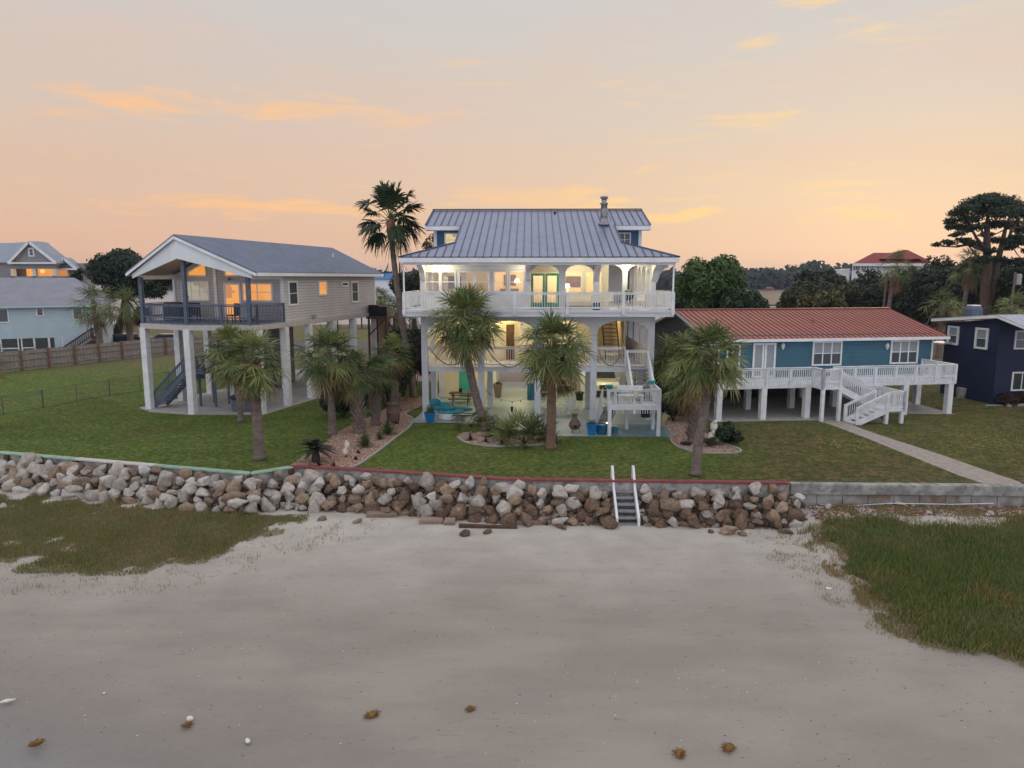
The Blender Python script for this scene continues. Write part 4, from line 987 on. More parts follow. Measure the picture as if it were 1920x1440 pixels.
# inner stair from level two to three
k=MB()
for i in range(12): k.box(4.42,4.2+i*.26,3.3+i*.235,5.3,4.5+i*.26,3.35+i*.235)
st=k.build('staircase','greytread',H); k=MB(); k.extr([(4.36,4.2,3.14),(4.36,7.4,6.1),(4.36,7.4,5.8),(4.36,4.5,3.14)],(.06,0,0)); k.extr([(5.3,4.2,3.14),(5.3,7.4,6.1),(5.3,7.4,5.8),(5.3,4.5,3.14)],(.06,0,0)); k.build('stringer','brownwood',st)
# level two rails
for a,b in ((CU[0]+.18,CU[1]-.18),(CU[1]+.18,CU[2]-.18),(CU[2]+.18,CU[3]-.18),(CU[3]+.18,5.08)):
    k=MB(); rail(k,(a,.16,3.13),(b,.16,3.13),1.18,.14,.045,None,.06,.14,.14); k.build('railing','whitewood',H)
k=MB(); rail(k,(5.12,.16,3.13),(6.38,.16,3.13),1.0,.14,.045,None,.08); k.build('railing','whitewood',H)
# front stairs down to the landing
k=MB()
for i in range(8):
    z=3.05-i*.205; v=-.05-i*.29; k.box(5.22,v-.30,z-.05,6.32,v+.02,z); k.box(5.22,v-.0,z-.11,6.32,v+.02,z-.052)
st=k.build('front_stairs','greytread',H)
for u in (5.17,6.37):
    k=MB(); k.extr([(u-.045,.1,3.12),(u-.045,-2.5,1.3),(u-.045,-2.5,1.02),(u-.045,-.1,2.7),(u-.045,.1,2.8)],(.09,0,0)); k.bar((u,0,4.1),(u,-2.45,2.4),.12,.05,up=(0,0,1))
    if u<6: k.extr([(u-.03,0,4.08),(u-.03,-2.45,2.38),(u-.03,-2.45,1.1),(u-.03,0,2.9)],(.06,0,0))
    else: rail(k,(u,0,3.05),(u,-2.45,1.35),1.0,.14,.04,None,.08)
    k.build('stair_rail','whitewood',st)
# landing
k=MB(); k.box(3.66,-4.25,1.42,6.42,-2.3,1.55); k.build('landing','whitewood',H)
k=MB(); rail(k,(3.72,-4.22,1.5),(6.38,-4.22,1.5),1.0,.125,.055,1.33,.11,.1,.12,skirt=.28); rail(k,(6.38,-4.22,1.5),(6.38,-2.35,1.5),1.0,.125,.05,None,.1,skirt=.25); rail(k,(3.72,-4.22,1.5),(3.72,-3.5,1.5),1.0,.125,.05,None,.1,skirt=.25); k.build('railing','whitewood',H)
for u,v in ((3.76,-4.18),(6.34,-4.18),(6.34,-2.5),(4.9,-2.5)): 
    k=MB(); k.box(u-.09,v-.09,0,u+.09,v+.09,1.45); k.build('post','whitewood',H)
# lower flight beside the landing
k=MB(); 
for i in range(7): k.box(3.45,-3.4+i*.36,1.3-i*.2,4.1,-3.05+i*.36,1.35-i*.2)
st=k.build('front_stairs','greytread',H)
for u in (3.42,4.12):
    k=MB(); k.extr([(u,-3.5,2.45),(u,-.75,.95),(u,-.75,.0),(u,-1.0,0.),(u,-3.5,1.15)],(.06,0,0)); k.build('stair_rail','whitewood',st)
# level three walls --------------------------------------------------------
ZF=6.5
wins=[(-6.46,-5.70),(-5.54,-4.79),(-4.50,-3.73),(-3.58,-2.85),(-2.51,-1.78),(-1.60,-.87)]
k=MB(); wall(k,FM(.2),-6.8,-.72,ZF,9.13,0,.2,[(a,b,7.52,8.61,8.61) for a,b in wins]); k.build('wall','stucco',H)
for a,b in wins:
    k=MB(); M=FM(0.)
    k.mbox(M,a-.07,7.44,0,a,8.68,.05);k.mbox(M,b,7.44,0,b+.07,8.68,.05);k.mbox(M,a,8.61,0,b,8.68,.05);k.mbox(M,a,7.44,0,b,7.52,.07);k.mbox(M,a,8.04,-.08,b,8.09,-.04)
    w=k.build('window','white',H); k=MB(); k.mbox(M,a,7.52,-.1,b,8.61,-.09); k.build('pane','glass',w)
k=MB(); k.mbox(FM(0),-6.75,8.80,0,-.75,8.87,.03); k.build('trim','white',H)
# arcade of level three
AR=[(-.42,1.20),(1.56,3.16),(3.50,4.82),(5.10,6.42)]
k=MB(); wall(k,FM(.22),-.72,6.72,ZF,9.13,0,.22,[(a,b,ZF-.01,8.58,9.03) for a,b in AR]); k.build('arcade_wall','stucco',H)
k=MB(); wall(k,FR(6.5),.22,9.5,ZF,9.13,0,.22,[(.55+i*1.8,2.0+i*1.8,ZF-.01,8.4,9.0) for i in range(5)]); k.build('arcade_wall','stucco',H)
# inner wall behind the porch
inn=[(-.42,1.34,6.52,8.6),(1.72,2.66,7.3,8.6),(3.0,3.9,7.3,8.6)]
k=MB(); wall(k,FM(3.2),-.72,4.35,ZF,9.13,0,.2,[(a,b,c,d,d) for a,b,c,d in inn]); k.box(4.15,3.2,ZF,4.35,12,9.13); k.build('wall','cream',H)
for (a,b,c,d) in inn[1:]:
    k=MB(); M=FM(3.0); k.mbox(M,a-.06,c-.06,0,a,d+.06,.04);k.mbox(M,b,c-.06,0,b+.06,d+.06,.04);k.mbox(M,a,d,0,b,d+.06,.04);k.mbox(M,a,c-.06,0,b,c,.05)
    w=k.build('window','white',H); k=MB(); k.mbox(M,a,c,-.1,b,d,-.09); k.build('pane','glass',w)
for a,b in ((-.40,.45),(.47,1.32)):
    k=MB(); M=FM(3.06); k.mbox(M,a,6.52,-.05,a+.14,8.58,.03);k.mbox(M,b-.14,6.52,-.05,b,8.58,.03);k.mbox(M,a+.14,8.42,-.05,b-.14,8.58,.03);k.mbox(M,a+.14,6.52,-.05,b-.14,6.78,.03)
    w=k.build('french_door','teal',H); k=MB(); k.mbox(M,a+.14,6.78,-.03,b-.14,8.42,-.02); k.build('pane','glass',w)
    k=MB(); k.ell((b-.1 if a<0 else a+.1,2.99,7.4),(.03,.04,.05)); k.build('handle','brass',w)
# outer and inner walls, ceiling
k=MB(); wall(k,FL(-6.6),.2,12.,ZF,9.13,0,.2,[(2.2,3.6,7.5,8.6,8.6)]); k.build('side_wall','stucco',H)
k=MB(); k.box(-6.6,12,ZF,6.5,12.2,9.13); k.build('wall','stucco',H)
k=MB(); k.box(-6.6,6.2,ZF,4.15,6.3,9.1); k.box(-.75,.25,ZF,-.65,3.0,9.1); k.box(-3.2,3.3,ZF,-3.1,6.2,8.9); k.build('partition_wall','intwall',H)
k=MB(); k.box(-6.6,.2,6.502,4.15,6.2,6.52); k.build('interior_floor','brownwood',H)
k=MB(); k.box(-7.4,-1.5,9.13,7.4,14,9.2); k.build('soffit','cream',H)
# curtains and furniture glimpsed through the windows
k=MB()
for x in (-6.42,-5.5,-4.45,-2.95,-1.9): 
    for j in range(4): k.box(x+.07*j,.42+.03*(j%2),7.0,x+.07*j+.06,.47+.03*(j%2),8.75)
k.build('curtain','cream',H)
k=MB(); k.box(-2.4,5.4,6.5,-1.2,6.1,7.6); k.box(-5.8,3.,6.5,-4.6,5,7.35); k.box(1.9,4.8,6.5,3.6,5.6,7.3); k.box(-5.9,6.12,7.6,-5.0,6.19,8.4); k.box(1.9,6.12,7.7,2.9,6.19,8.4); k.box(-2.2,6.12,7.8,-1.4,6.19,8.5); k.build('furniture','brownwood',H)
for x,y,z,e,c in ((-5.2,2.6,8.8,150,(1,.74,.42)),(-1.8,4.2,8.7,150,(1,.66,.32)),(1.0,4.6,8.8,150,(1,.72,.40)),(3.2,4.7,8.6,120,(1,.66,.32))): lamp((x,y,z),e,c,.2,H)
k=MB(); k.lathe([(.03,0),(.03,.35),(.17,.36),(.1,.62)],(1.95,5.,7.3),12); l=k.build('table_lamp','shadeglow',H)
k=MB(); k.lathe([(.2,0),(.1,.25)],(-1.25,2.2,8.0),12); k.build('pendant_lamp','shadeglow',H)
# porch lights under the soffit
for x,y,e in ((-7.15,.6,45),(-5.6,-.75,65),(-1.,-.7,16),(5.05,-.55,75),(2.3,1.6,70),(5.3,1.7,60),(5.4,5.,45)):
    k=MB(); k.lathe([(.1,0),(.1,-.03),(.06,-.05)],(x,y,9.13),12); c=k.build('ceiling_lamp','lampglow',H); lamp((x,y,8.98),e,(1,.86,.52),.08,H)
# balcony rail
k=MB(); 
for a,b in ((-7.5,-4.35),(-4.35,-1.33),(-1.33,1.62),(1.62,4.72),(4.72,7.45)): rail(k,(a,-1.33,6.5),(b,-1.33,6.5),1.0,.14,.032,None,.07,.14,.12)
k.build('railing','whitewood',H)
for u in (-7.5,-4.35,-1.33,1.62,4.72,7.45):
    k=MB(); k.box(u-.08,-1.5,6.25,u+.08,-1.403,7.5); k.box(u-.08,-1.402,6.52,u+.08,-1.27,7.5); k.build('railing_post','whitewood',H)
for u in (-7.5,7.45):
    k=MB(); rail(k,(u,-1.33,6.5),(u,11.,6.5),1.0,.14,.04,2.4,.1); k.build('railing','whitewood',H)
    k=MB(); k.box(u-.04,-1.36,7.5,u+.04,-1.28,9.13); k.build('post','white',H)
for u in (-7.5,7.45):
    k=MB(); k.box(u-.04,6.,7.5,u+.04,6.08,9.13); k.build('post','white',H)
# brackets
for u in (-6.62,-.57,3.33,6.6):
    k=MB(); k.box(u-.15,-1.3,8.86,u+.15,.0,9.13); k.extr([(u-.15,-1.0,8.86),(u-.15,-.001,8.86),(u-.15,-.001,8.1),(u-.15,-.2,8.2),(u-.15,-.5,8.62)],(.3,0,0)); k.build('bracket','stucco',H)
k=MB(); k.box(6.73,.0,8.86,7.4,.3,9.13); k.extr([(6.73,.0,8.86),(7.25,.0,8.86),(6.95,.0,8.5),(6.8,.0,8.05),(6.73,.0,8.0)],(0,.3,0)); k.build('bracket','stucco',H)
k=MB(); k.tube([(-7.3,-.8,6.14),(-6.95,-.5,6.0),(-6.85,-.2,5.4)],.05,6); k.build('drain_pipe','white',H)
# string of rope under corner, roof -----------------------------------------
KS=.325; zs=lambda v:9.42+(v+1.7)*KS
def slope(pts,th=.07): 
    return [(u,v,zs(v)-th) for u,v in pts]
k=MB(); P=[(-7.65,-1.7),(7.65,-1.7),(4.85,1.1),(4.85,5.0),(7.15,5.0),(7.15,9.0),(-7.15,9.0),(-7.15,5.0),(-4.85,5.0),(-4.85,1.1)]
k.extr(slope(P),(0,0,.07))
zb=lambda v:zs(18-v)
k.extr([(u,v,zb(v)-.07) for u,v in ((-7.15,9.001),(7.15,9.001),(7.15,19),(-7.15,19))],(0,0,.07)); 
for sg in (-1,1):
    k.extr([(sg*7.65,-1.7,9.35),(sg*4.85,1.1,zs(1.1)-.07),(sg*4.85,16,zs(1.1)-.07),(sg*7.65,18.5,9.35)],(0,0,.069))
roof=k.build('roof','metalroof',H)
k=MB(); u=-7.5
while u<7.6:
    v1=9 if abs(u)<4.85 else 5.95-abs(u)
    if v1>-1.7: k.bar((u,-1.72,zs(-1.72)+.03),(u,v1,zs(v1)+.03),.035,.07)
    if 4.85<=abs(u)<7.15: k.bar((u,4.99,zs(4.99)+.03),(u,9,zs(9)+.03),.035,.07)
    u+=.445
k.bar((-7.17,9,zs(9)+.06),(7.17,9,zs(9)+.06),.3,.06)
for sg in(-1,1):
    k.bar((sg*7.66,-1.71,9.45),(sg*4.86,1.1,zs(1.1)+.03),.1,.05); k.bar((sg*4.86,1.1,zs(1.1)+.03),(sg*4.86,5,zs(5)+.03),.07,.06); k.bar((sg*7.15,5,zs(5)+.03),(sg*7.15,9,zs(9)+.03),.08,.06)
k.build('seam','seam',roof)
k=MB(); k.box(-7.69,-1.76,9.40,7.69,-1.70,9.44); k.build('drip_edge','iron',roof)
k=MB(); k.box(-7.66,-1.74,9.13,7.66,-1.66,9.39); k.box(-7.66,-1.66,9.13,-7.58,16,9.39); k.box(7.58,-1.66,9.13,7.66,16,9.39); k.box(-7.5,-1.55,9.0,7.5,-1.40,9.128)
k.build('fascia','white',H)
for sg in(-1,1):
    a,b=sorted((sg*4.9,sg*7.18)); k=MB(); k.box(a,4.93,11.30,b,5.0,11.53); k.box(a,5.0,11.30,b,5.75,11.34); k.build('fascia','white',H)
# upper walls with small windows
for sg in(-1,1):
    k=MB(); a,b=sorted((sg*4.7,sg*6.55)); k.box(a,5.75,9.5,b,5.9,11.4)
    k.extr([(sg*6.55,5.9,9.6),(sg*6.55,5.9,11.75),(sg*6.55,9,12.7),(sg*6.55,12,11.8),(sg*6.55,12,9.6)],(-sg*.15,0,0)); k.build('upper_wall','bluewall',H)
for a,b,pm in ((-5.95,-5.2,'warmpane'),(5.3,5.95,'darkpane')):
    c0,c1=MF.onv(845,458,5.75)[1],MF.onv(845,432,5.75)[1]; window(H,FM(5.75),a,10.35,b,11.1,pm,2 if a>0 else 1,2)
for sg in(-1,1): k=MB(); k.box(sg*6.62-.1,5.7,9.5,sg*6.62+.1,5.9,11.35); k.build('corner_board','white',H)
# metal flue
k=MB(); cu,cv=4.2,5.0; zz=zs(cv)
k.lathe([(.36,-.05),(.34,.12),(.24,.16),(.22,.45),(.225,.46),(.21,.9),(.2,1.28),(.27,1.30),(.27,1.36),(.17,1.38),(.17,1.62),(.25,1.64),(.25,1.76),(.19,1.78)],(cu,cv,zz),16); k.build('flue_pipe','chromepipe',H,True)
k=MB(); k.bar((cu+.2,cv+.3,zz+.9),(cu+.6,cv+1.3,zs(cv+1.3)),.02,.02); k.lathe([(.08,0),(.08,.1),(.1,.12)],(1.2,8.0,zs(8.0)),8); k.build('roof_vent','iron',H)
# ground floor rooms
k=MB(); wall(k,FM(8.1),-6.43,-3.0,0,2.88,0,.15,[(-5.42,-4.52,-.01,2.3,2.3)]); k.box(-6.43,8.1,0,-6.3,12,2.88); k.box(-3.13,8.1,0,-3.0,12,2.88); k.build('storage_wall','intwall',H)
k=MB(); k.box(-5.40,8.02,.02,-4.54,8.08,2.29); d=k.build('door','teal',H); k=MB(); k.ell((-4.65,7.98,1.05),(.03,.04,.03)); k.build('handle','brass',d)
k=MB(); k.box(-5.52,7.9,0,-5.42,8.0,2.4); k.box(-4.52,7.9,0,-4.42,8.0,2.4); k.box(-5.42,7.9,2.3,-4.52,8.0,2.4); k.build('door_frame','cream',d)
k=MB(); wall(k,FM(12.2),.3,3.2,0,2.88,0,.15,[(.45,1.25,-.01,2.3,2.3)]); k.box(3.05,12.2,0,3.2,15,2.88); k.build('storage_wall','intwall',H)
k=MB(); k.box(.47,12.1,.02,1.23,12.15,2.29); d=k.build('door','teal',H); k=MB(); k.ell((1.12,12.07,1.05),(.03,.03,.03)); k.build('handle','brass',d)
k=MB()
for i in range(4): k.box(.3,8.3+i*.3,.15+i*.24,1.9,8.62+i*.3,.22+i*.24)
k.box(.3,8.3,0,.36,9.5,.95); k.build('back_steps','brownwood',H)
for x,y,e in ((-4.6,5.2,70),(-1.3,6.3,85),(2.0,6.2,70),(4.9,7.,75),(-1.2,11.5,75),(4.3,11.5,65)):
    k=MB(); k.lathe([(.12,0),(.12,-.04)],(x,y,2.884),10); k.build('ceiling_lamp','lampglow',H); lamp((x,y,2.7),e*1.1,(1,.87,.46),.1,H)
for x,y,e in ((-2.2,2.4,100),(-4.8,2.2,70),(1.6,2.2,60),(4.6,7.6,60)):
    k=MB(); k.lathe([(.1,0),(.1,-.04)],(x,y,6.149),10); k.build('ceiling_lamp','lampglow',H); lamp((x,y,5.95),e,(1,.76,.36),.1,H)
# patio
off=(1.5,41.17,0)
def patio(name,pts,z,mt):
    w=[MF.w(u,v) for u,v in pts]; return struct(polysheet(name,[(p.x,p.y) for p in w],z,mt))
patio('patio',[(-7.5,-1.04),(-4.87,-.98),(-3.2,-1.4),(-1.4,-2.6),(.87,-4.33),(7.0,-4.42),(7.4,-3.6),(7.1,-.5),(7.0,15.6),(-7.0,15.6),(-7.2,1.)],.012,'patio')
patio('patio',[(3.75,-4.40),(6.98,-4.40),(7.35,-3.6),(7.05,-1.2),(4.2,-1.2),(4.2,-2.2),(3.75,-2.6)],.017,'bluepatio')
# rope swags ----------------------------------------------------------------
def swag(a,b,dip,lab):
    pts=[]
    for i in range(17):
        t=i/16; pts.append((a[0]+(b[0]-a[0])*t,-.06,a[2]+(b[2]-a[2])*t-dip*4*t*(1-t)))
    k=MB(); k.tube(pts,.035,6); base=MF.w(a[0],-.06,a[2]); 
    k.v=[(x-a[0],y+.06,z-a[2]) for x,y,z in k.v]
    o=k.build('rope','ropemat',smooth=True); tag(o,lab,'rope','ropes looped along the middle railing',tuple(base)); o.rotation_euler=(0,0,R(-1.4))
mat('ropemat',(.30,.29,.27),(.2,.19,.18),scale=20,rough=.9)
swag((-6.3,0,4.25),(-3.6,0,4.6),1.15,'rope looped across the leftmost bay of the middle railing')
swag((-3.1,0,4.5),(-.25,0,4.4),1.3,'rope looped across the second railing bay behind the leaning palm')
swag((3.5,0,4.2),(4.95,0,4.3),1.0,'short deep rope loop on the railing bay left of the front stairs')
# ---------------------------------------------------------------- grey stilt house on the left
# local frame: u runs right along the gable front (0 at the right corner), v runs back
LF=Fr(-15.42,43.08,-13.2)
K=thing('stilt_house','taupe stilt house with open blue railed porch under a white gable','house',(-15.42,43.08,0),R(-13.2))
FMK=lambda v0:(lambda a,b,w:(a,v0-w,b)); FRK=lambda u0:(lambda a,b,w:(u0+w,a,b))
Wd=8.05
for u,v in ((-8.0,.0),(-4.1,-.98),(-.0,.05),(0,3.05),(0,6.1),(0,9.6),(0,13),(0,17),(-8.0,6.1),(-8,9.6),(-8,13),(-8,17),(-4.05,3.05),(-8.0,3.05),(-4.05,9.6),(-4.05,17)):
    k=MB(); k.box(u-.2,v-.2,0,u+.2,v+.2,5.2); k.build('column','whitewood',K)
k=MB()
k.extr([(0.2,-.2,5.15),(.2,17.2,5.15),(-8.2,17.2,5.15),(-8.2,-.1,5.15),(-4.1,-1.15,5.15)],(0,0,.32)); k.build('floor_beam','taupebeam',K) if 'taupebeam' in MT else None
mat('taupebeam',(.52,.48,.46),(.45,.42,.40),rough=.7); 
if not [c for c in K.children if c.name.startswith('floor_beam')]: k.build('floor_beam','taupebeam',K)
Z0=5.47
# front wall at v=3.05, walls around
# low eave 8.5 at u=0,-8 ; ridge 10.72 at u=-4.03
rz=lambda u:8.50+2.16*(1-abs(u+4.03)/4.53)
k=MB(); k.box(-.03,3.05,Z0,.0,17.4,8.45); k.box(-8.1,3.05,Z0,-8.05,17.4,8.45); k.box(-8.05,17.35,Z0,-.03,17.4,8.45); k.build('wall','taupe',K)
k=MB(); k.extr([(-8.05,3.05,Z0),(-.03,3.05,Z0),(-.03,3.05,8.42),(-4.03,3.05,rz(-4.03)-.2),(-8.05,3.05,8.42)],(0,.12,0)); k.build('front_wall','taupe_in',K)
for bx in ((-.15,2.98,5.15,.03,3.05,8.5),(-4.98,2.97,Z0,-4.76,3.05,rz(-4.87)-.3),(-8.1,2.98,Z0,-7.95,3.05,8.5),(0,17.2,5.4,.03,17.4,8.5)): k=MB(); k.box(*bx); k.build('corner_board','white',K)
# roof
k=MB(); th=.16
for sg in(-1,1):
    e=-4.03+sg*4.53
    k.extr([(e,-.55,8.50),(-4.03,-1.75,10.66),(-4.03,17.9,10.66),(e,17.9,8.50)],(0,0,th))
rf=k.build('roof','shingle',K)
k=MB()
for sg in(-1,1):
    e=-4.03+sg*4.53
    k.bar((e,-.56,8.46),(-4.03,-1.76,10.62),.06,.15); k.bar((e+sg*.03,-.5,8.50),(e+sg*.03,17.9,8.50),.06,.2)
    k.bar((e,17.95,8.46),(-4.03,17.95,10.62),.05,.2)
k.build('fascia','white',K)
k=MB(); k.lathe([(.06,0),(.06,.25),(.1,.3)],(-1.5,13,9.9),8); k.build('roof_vent','white',rf)
# gable prow panel: vertical boards between rake and the raised arch line
mat('gableboard',(.74,.77,.80),(.66,.69,.73),scale=1,rough=.6,lines=(0,.1,.006,.35))
k=MB()
for sg in(-1,1):
    e=-4.03+sg*4.15
    k.extr([(e,-.50,8.52),(-4.03,-1.62,10.60),(-4.03,-1.62,9.42),(e,-.50,8.26)],(0,.08,0))
k.build('gable','gableboard',K)
# porch ceiling following the roof, grey boards
k=MB()
for sg in(-1,1):
    e=-4.03+sg*4.4
    k.extr([(e,-.3,8.46),(-4.03,-1.2,10.45),(-4.03,3.05,10.45),(e,3.05,8.46)],(0,0,.05))
k.build('porch_ceiling','ceilwood',K) if 'ceilwood' in MT else None
mat('ceilwood',(.34,.30,.28),(.28,.25,.235),scale=2,rough=.8,lines=(0,.14,.005,.4))
if not [c for c in K.children if c.name.startswith('porch_ceiling')]: k.build('porch_ceiling','ceilwood',K)
k=MB(); k.box(-.12,-.1,8.2,.02,3.05,8.42); k.box(-8.1,-.1,8.2,-7.96,3.05,8.42); k.build('porch_beam','white',K)
# posts and rail
for u,v,z in ((-8.0,-.02,8.35),(-4.1,-1.0,9.7),(-.35,-.2,8.6),): 
    k=MB(); k.box(u-.11,v-.11,5.4,u+.11,v+.11,z); k.build('porch_post','slate_blue',K)
for p,q in (((-8.05,.0,5.62),(-4.1,-1.05,5.62)),((-4.1,-1.05,5.62),(.05,-.05,5.62)),((.05,-.05,5.62),(.05,3.0,5.62)),((-8.05,3,5.62),(-8.05,0,5.62))):
    k=MB(); rail(k,p,q,1.08,.15,.032,2.2,.1,.28,.13,skirt=.18); k.build('railing','slate_blue',K)
k=MB(); k.extr([(0.1,-.1,Z0),(.1,3.05,Z0),(-8.1,3.05,Z0),(-8.1,-.0,Z0),(-4.1,-1.1,Z0)],(0,0,.1)); k.build('porch_deck','slate_blue',K)
# windows and door on front wall (v=3.05)
F=FMK(3.05)
def px(a,b): return LF.onv(a,b,3.0)
for (x0,y0),(x1,y1),pane,nx in (((344,530),(388.5,561.5),'palepane',3),((457,533),(507.5,562.5),'sunsetpane',2)):
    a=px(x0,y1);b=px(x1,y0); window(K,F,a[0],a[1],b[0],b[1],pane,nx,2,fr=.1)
a=px(425,590);b=px(447,534); window(K,F,a[0],Z0+.12,b[0],b[1],'sunsetpane',1,1,fr=.13,label=None)
# transom windows follow the slope
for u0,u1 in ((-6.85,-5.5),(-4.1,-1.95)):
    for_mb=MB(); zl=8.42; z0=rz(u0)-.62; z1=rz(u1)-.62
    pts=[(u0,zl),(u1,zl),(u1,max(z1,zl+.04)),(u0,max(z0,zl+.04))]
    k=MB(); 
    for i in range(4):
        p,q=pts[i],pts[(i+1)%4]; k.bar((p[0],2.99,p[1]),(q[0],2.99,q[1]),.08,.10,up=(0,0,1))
    w=k.build('window','white',K); k=MB(); k.add([(x,3.02,z) for x,z in pts],[(0,1,2,3)]); k.build('pane','sunsetpane',w)
# side windows on u=0 wall
FRs=FRK(0.0)
def pu(a,b): return LF.onu(a,b,0.02)
for (x0,y0),(x1,y1),pane,ny in (((543.5,530),(556,570),'lowpane',2),((599,529),(611,551.5),'sunsetpane',2),((641.5,531),(652,534.5),'darkpane',1),((660.5,530),(670,564.5),'lowpane',2)):
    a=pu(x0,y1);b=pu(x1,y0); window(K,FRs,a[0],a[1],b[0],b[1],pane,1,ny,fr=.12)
k=MB(); v,z=pu(587,593); k.box(0,v-.15,z-.12,.2,v+.15,z+.12); k.build('vent_hood','concrete',K)
k=MB(); k.ell((-3.75,2.85,8.2),(.06,.08,.1)); k.box(-3.8,2.9,8.15,-3.7,2.97,8.3); k.build('wall_lantern','brass',K)
# stair under the porch with slate railings, coming down to the front left
k=MB()
for i in range(11): k.box(-7.85+i*.225,.25,.18+i*.205,-7.58+i*.225,1.3,.23+i*.205)
st=k.build('staircase','slate_blue',K)
k=MB()
for v in (.2,1.35): rail(k,(-7.85,v,.1),(-5.4,v,2.35),.95,.13,.035,None,.1,skirt=.1); k.bar((-7.85,v,.1),(-5.4,v,2.35),.05,.3)
k.build('stair_rail','slate_blue',st)
k=MB(); k.box(-5.4,.25,2.3,-4.1,2.9,2.45); rail(k,(-5.4,.3,2.45),(-4.15,.3,2.45),1.,.14,.035,None,.1); rail(k,(-4.15,.3,2.45),(-4.15,2.0,2.45),1.,.14,.035,None,.1)
for u in (-5.32,-4.2):
    for v in (1.4,2.8): k.box(u-.06,v-.06,0,u+.06,v+.06,2.5)
k.build('stair_landing','slate_blue',K)
k=MB()
for i in range(11): k.box(-4.2+i*.28,2.0,2.6+i*.235,-3.9+i*.28,2.85,2.65+i*.235)
rail(k,(-4.2,2.0,2.45),(-1.2,2.0,5.0),1.,.16,.035,None,.08); k.build('staircase','slate_blue',K)
# lattice screen panel behind stairs, dark storage box under the house
k=MB(); 
for i in range(9): k.box(-8.0,3.6+i*.22,1.2,-7.96,3.78+i*.22,2.3)
k.build('screen_panel','slate_blue',K)
k=MB(); k.box(-7.6,9.5,0,-5.2,13.,5.15); k.build('storage_room','greysiding',K)
# air conditioner platform at the back right
k=MB(); k.box(.05,15.3,5.0,1.9,17.2,5.2)
for a,b in ((.25,15.4),(1.75,15.4),(.25,17.1),(1.75,17.1)): k.box(a-.07,b-.07,0,a+.07,b+.07,5.0)
k.bar((1.7,15.35,5.),(.2,15.35,3.6),.1,.1); k.build('platform','brownwood',K)
k=MB(); k.box(.15,15.6,5.2,1.0,16.4,6.1); k.box(1.05,15.5,5.2,1.8,16.3,6.0); k.build('air_conditioner','iron',K)
lamp((-5.5,1.2,8.2),16,(1,.7,.35),.1,K)
# things around it
def put(o,fr,u,v,z=0,rz=0): 
    p=fr.w(u,v,z); o.location=p; o.rotation_euler=(0,0,R(fr.deg)+rz); return o
t=thing('hot_tub','round dark covered tub standing on the slab under the stilt house','hot tub'); put(t,LF,-1.65,1.1)
k=MB(); k.lathe([(.95,0),(1.0,.05),(1.0,.72),(.97,.75)],(0,0,0),28); k.build('shell','slate_blue',t); k=MB(); k.lathe([(1.04,.75),(1.05,.9),(.9,.97),(.3,1.0)],(0,0,0),28); k.build('cover','black',t)
for i,(u,v,r,lab) in enumerate(((-5.8,1.6,0,'dark patio chair on the blue porch near its left corner'),(-5.0,1.0,.6,'dark patio chair on the blue porch beside the middle post'),(-2.2,.9,-.4,'dark patio chair behind the porch rail below the orange window'))):
    t=thing('patio_chair',lab,'chair',group='dark chairs on the blue porch'); put(t,LF,u,v,Z0+.1,r)
    k=MB(); k.box(-.3,-.3,.38,.3,.3,.46); k.build('seat','black',t); k=MB(); k.box(-.3,.26,.46,.3,.32,1.15); k.build('backrest','black',t)
    for a in(-.27,.27):
        for b in(-.27,.27): k=MB(); k.box(a-.025,b-.025,0,a+.025,b+.025,.38); k.build('leg','iron',t)
t=thing('grill','black covered barbecue on the blue porch left corner','grill'); put(t,LF,-6.9,1.4,Z0+.1)
k=MB(); k.box(-.6,-.3,.1,.6,.3,.85); k.build('cabinet','black',t); k=MB(); k.extr([(-.55,-.28,.85),(-.55,.28,.85),(-.55,.22,1.15),(-.55,-.1,1.2)],(1.1,0,0)); k.build('lid','black',t)
# ---------------------------------------------------------------- blue house with red metal roof
RF=Fr(11.97,40.77,9)
B=thing('cottage','blue sided raised cottage with red metal roof and white deck','house',(11.97,40.77,0),R(9))
FB=lambda v0:(lambda a,b,w:(a,v0-w,b))
for u in (.35,3.2,6.1,8.6,11.9,14.9):
    pass
for u in (.12,2.9,5.7,12.15,15.2):
    k=MB(); k.box(u-.17,.0,0,u+.17,.34,1.88); k.build('deck_post','whitewood',B)
for u in (.6,3.6,6.6,9.6,12.6,15.6):
    for v in (3.2,7.0,11):
        k=MB(); k.box(u-.17,v,0,u+.17,v+.34,1.88); k.build('pier','whitewood',B)
k=MB(); k.box(.0,0,1.86,15.45,3.0,2.03); k.build('deck','whitewood',B)
k=MB(); k.box(.3,3.0,1.86,16.1,13,2.06); k.build('floor_beam','whitewood',B)
k=MB(); rail(k,(0.02,.03,2.03),(6.0,.03,2.03),1.03,.135,.06,1.45,.13,.32,.16,skirt=.16); k.build('railing','whitewood',B)
k=MB(); rail(k,(7.3,.03,2.03),(15.42,.03,2.03),1.03,.135,.06,1.45,.13,.32,.16,skirt=.16); k.build('railing','whitewood',B)
k=MB(); rail(k,(15.42,.03,2.03),(15.42,2.9,2.03),1.03,.135,.06,1.45,.12,.32,.16,skirt=.16); k.build('railing','whitewood',B)
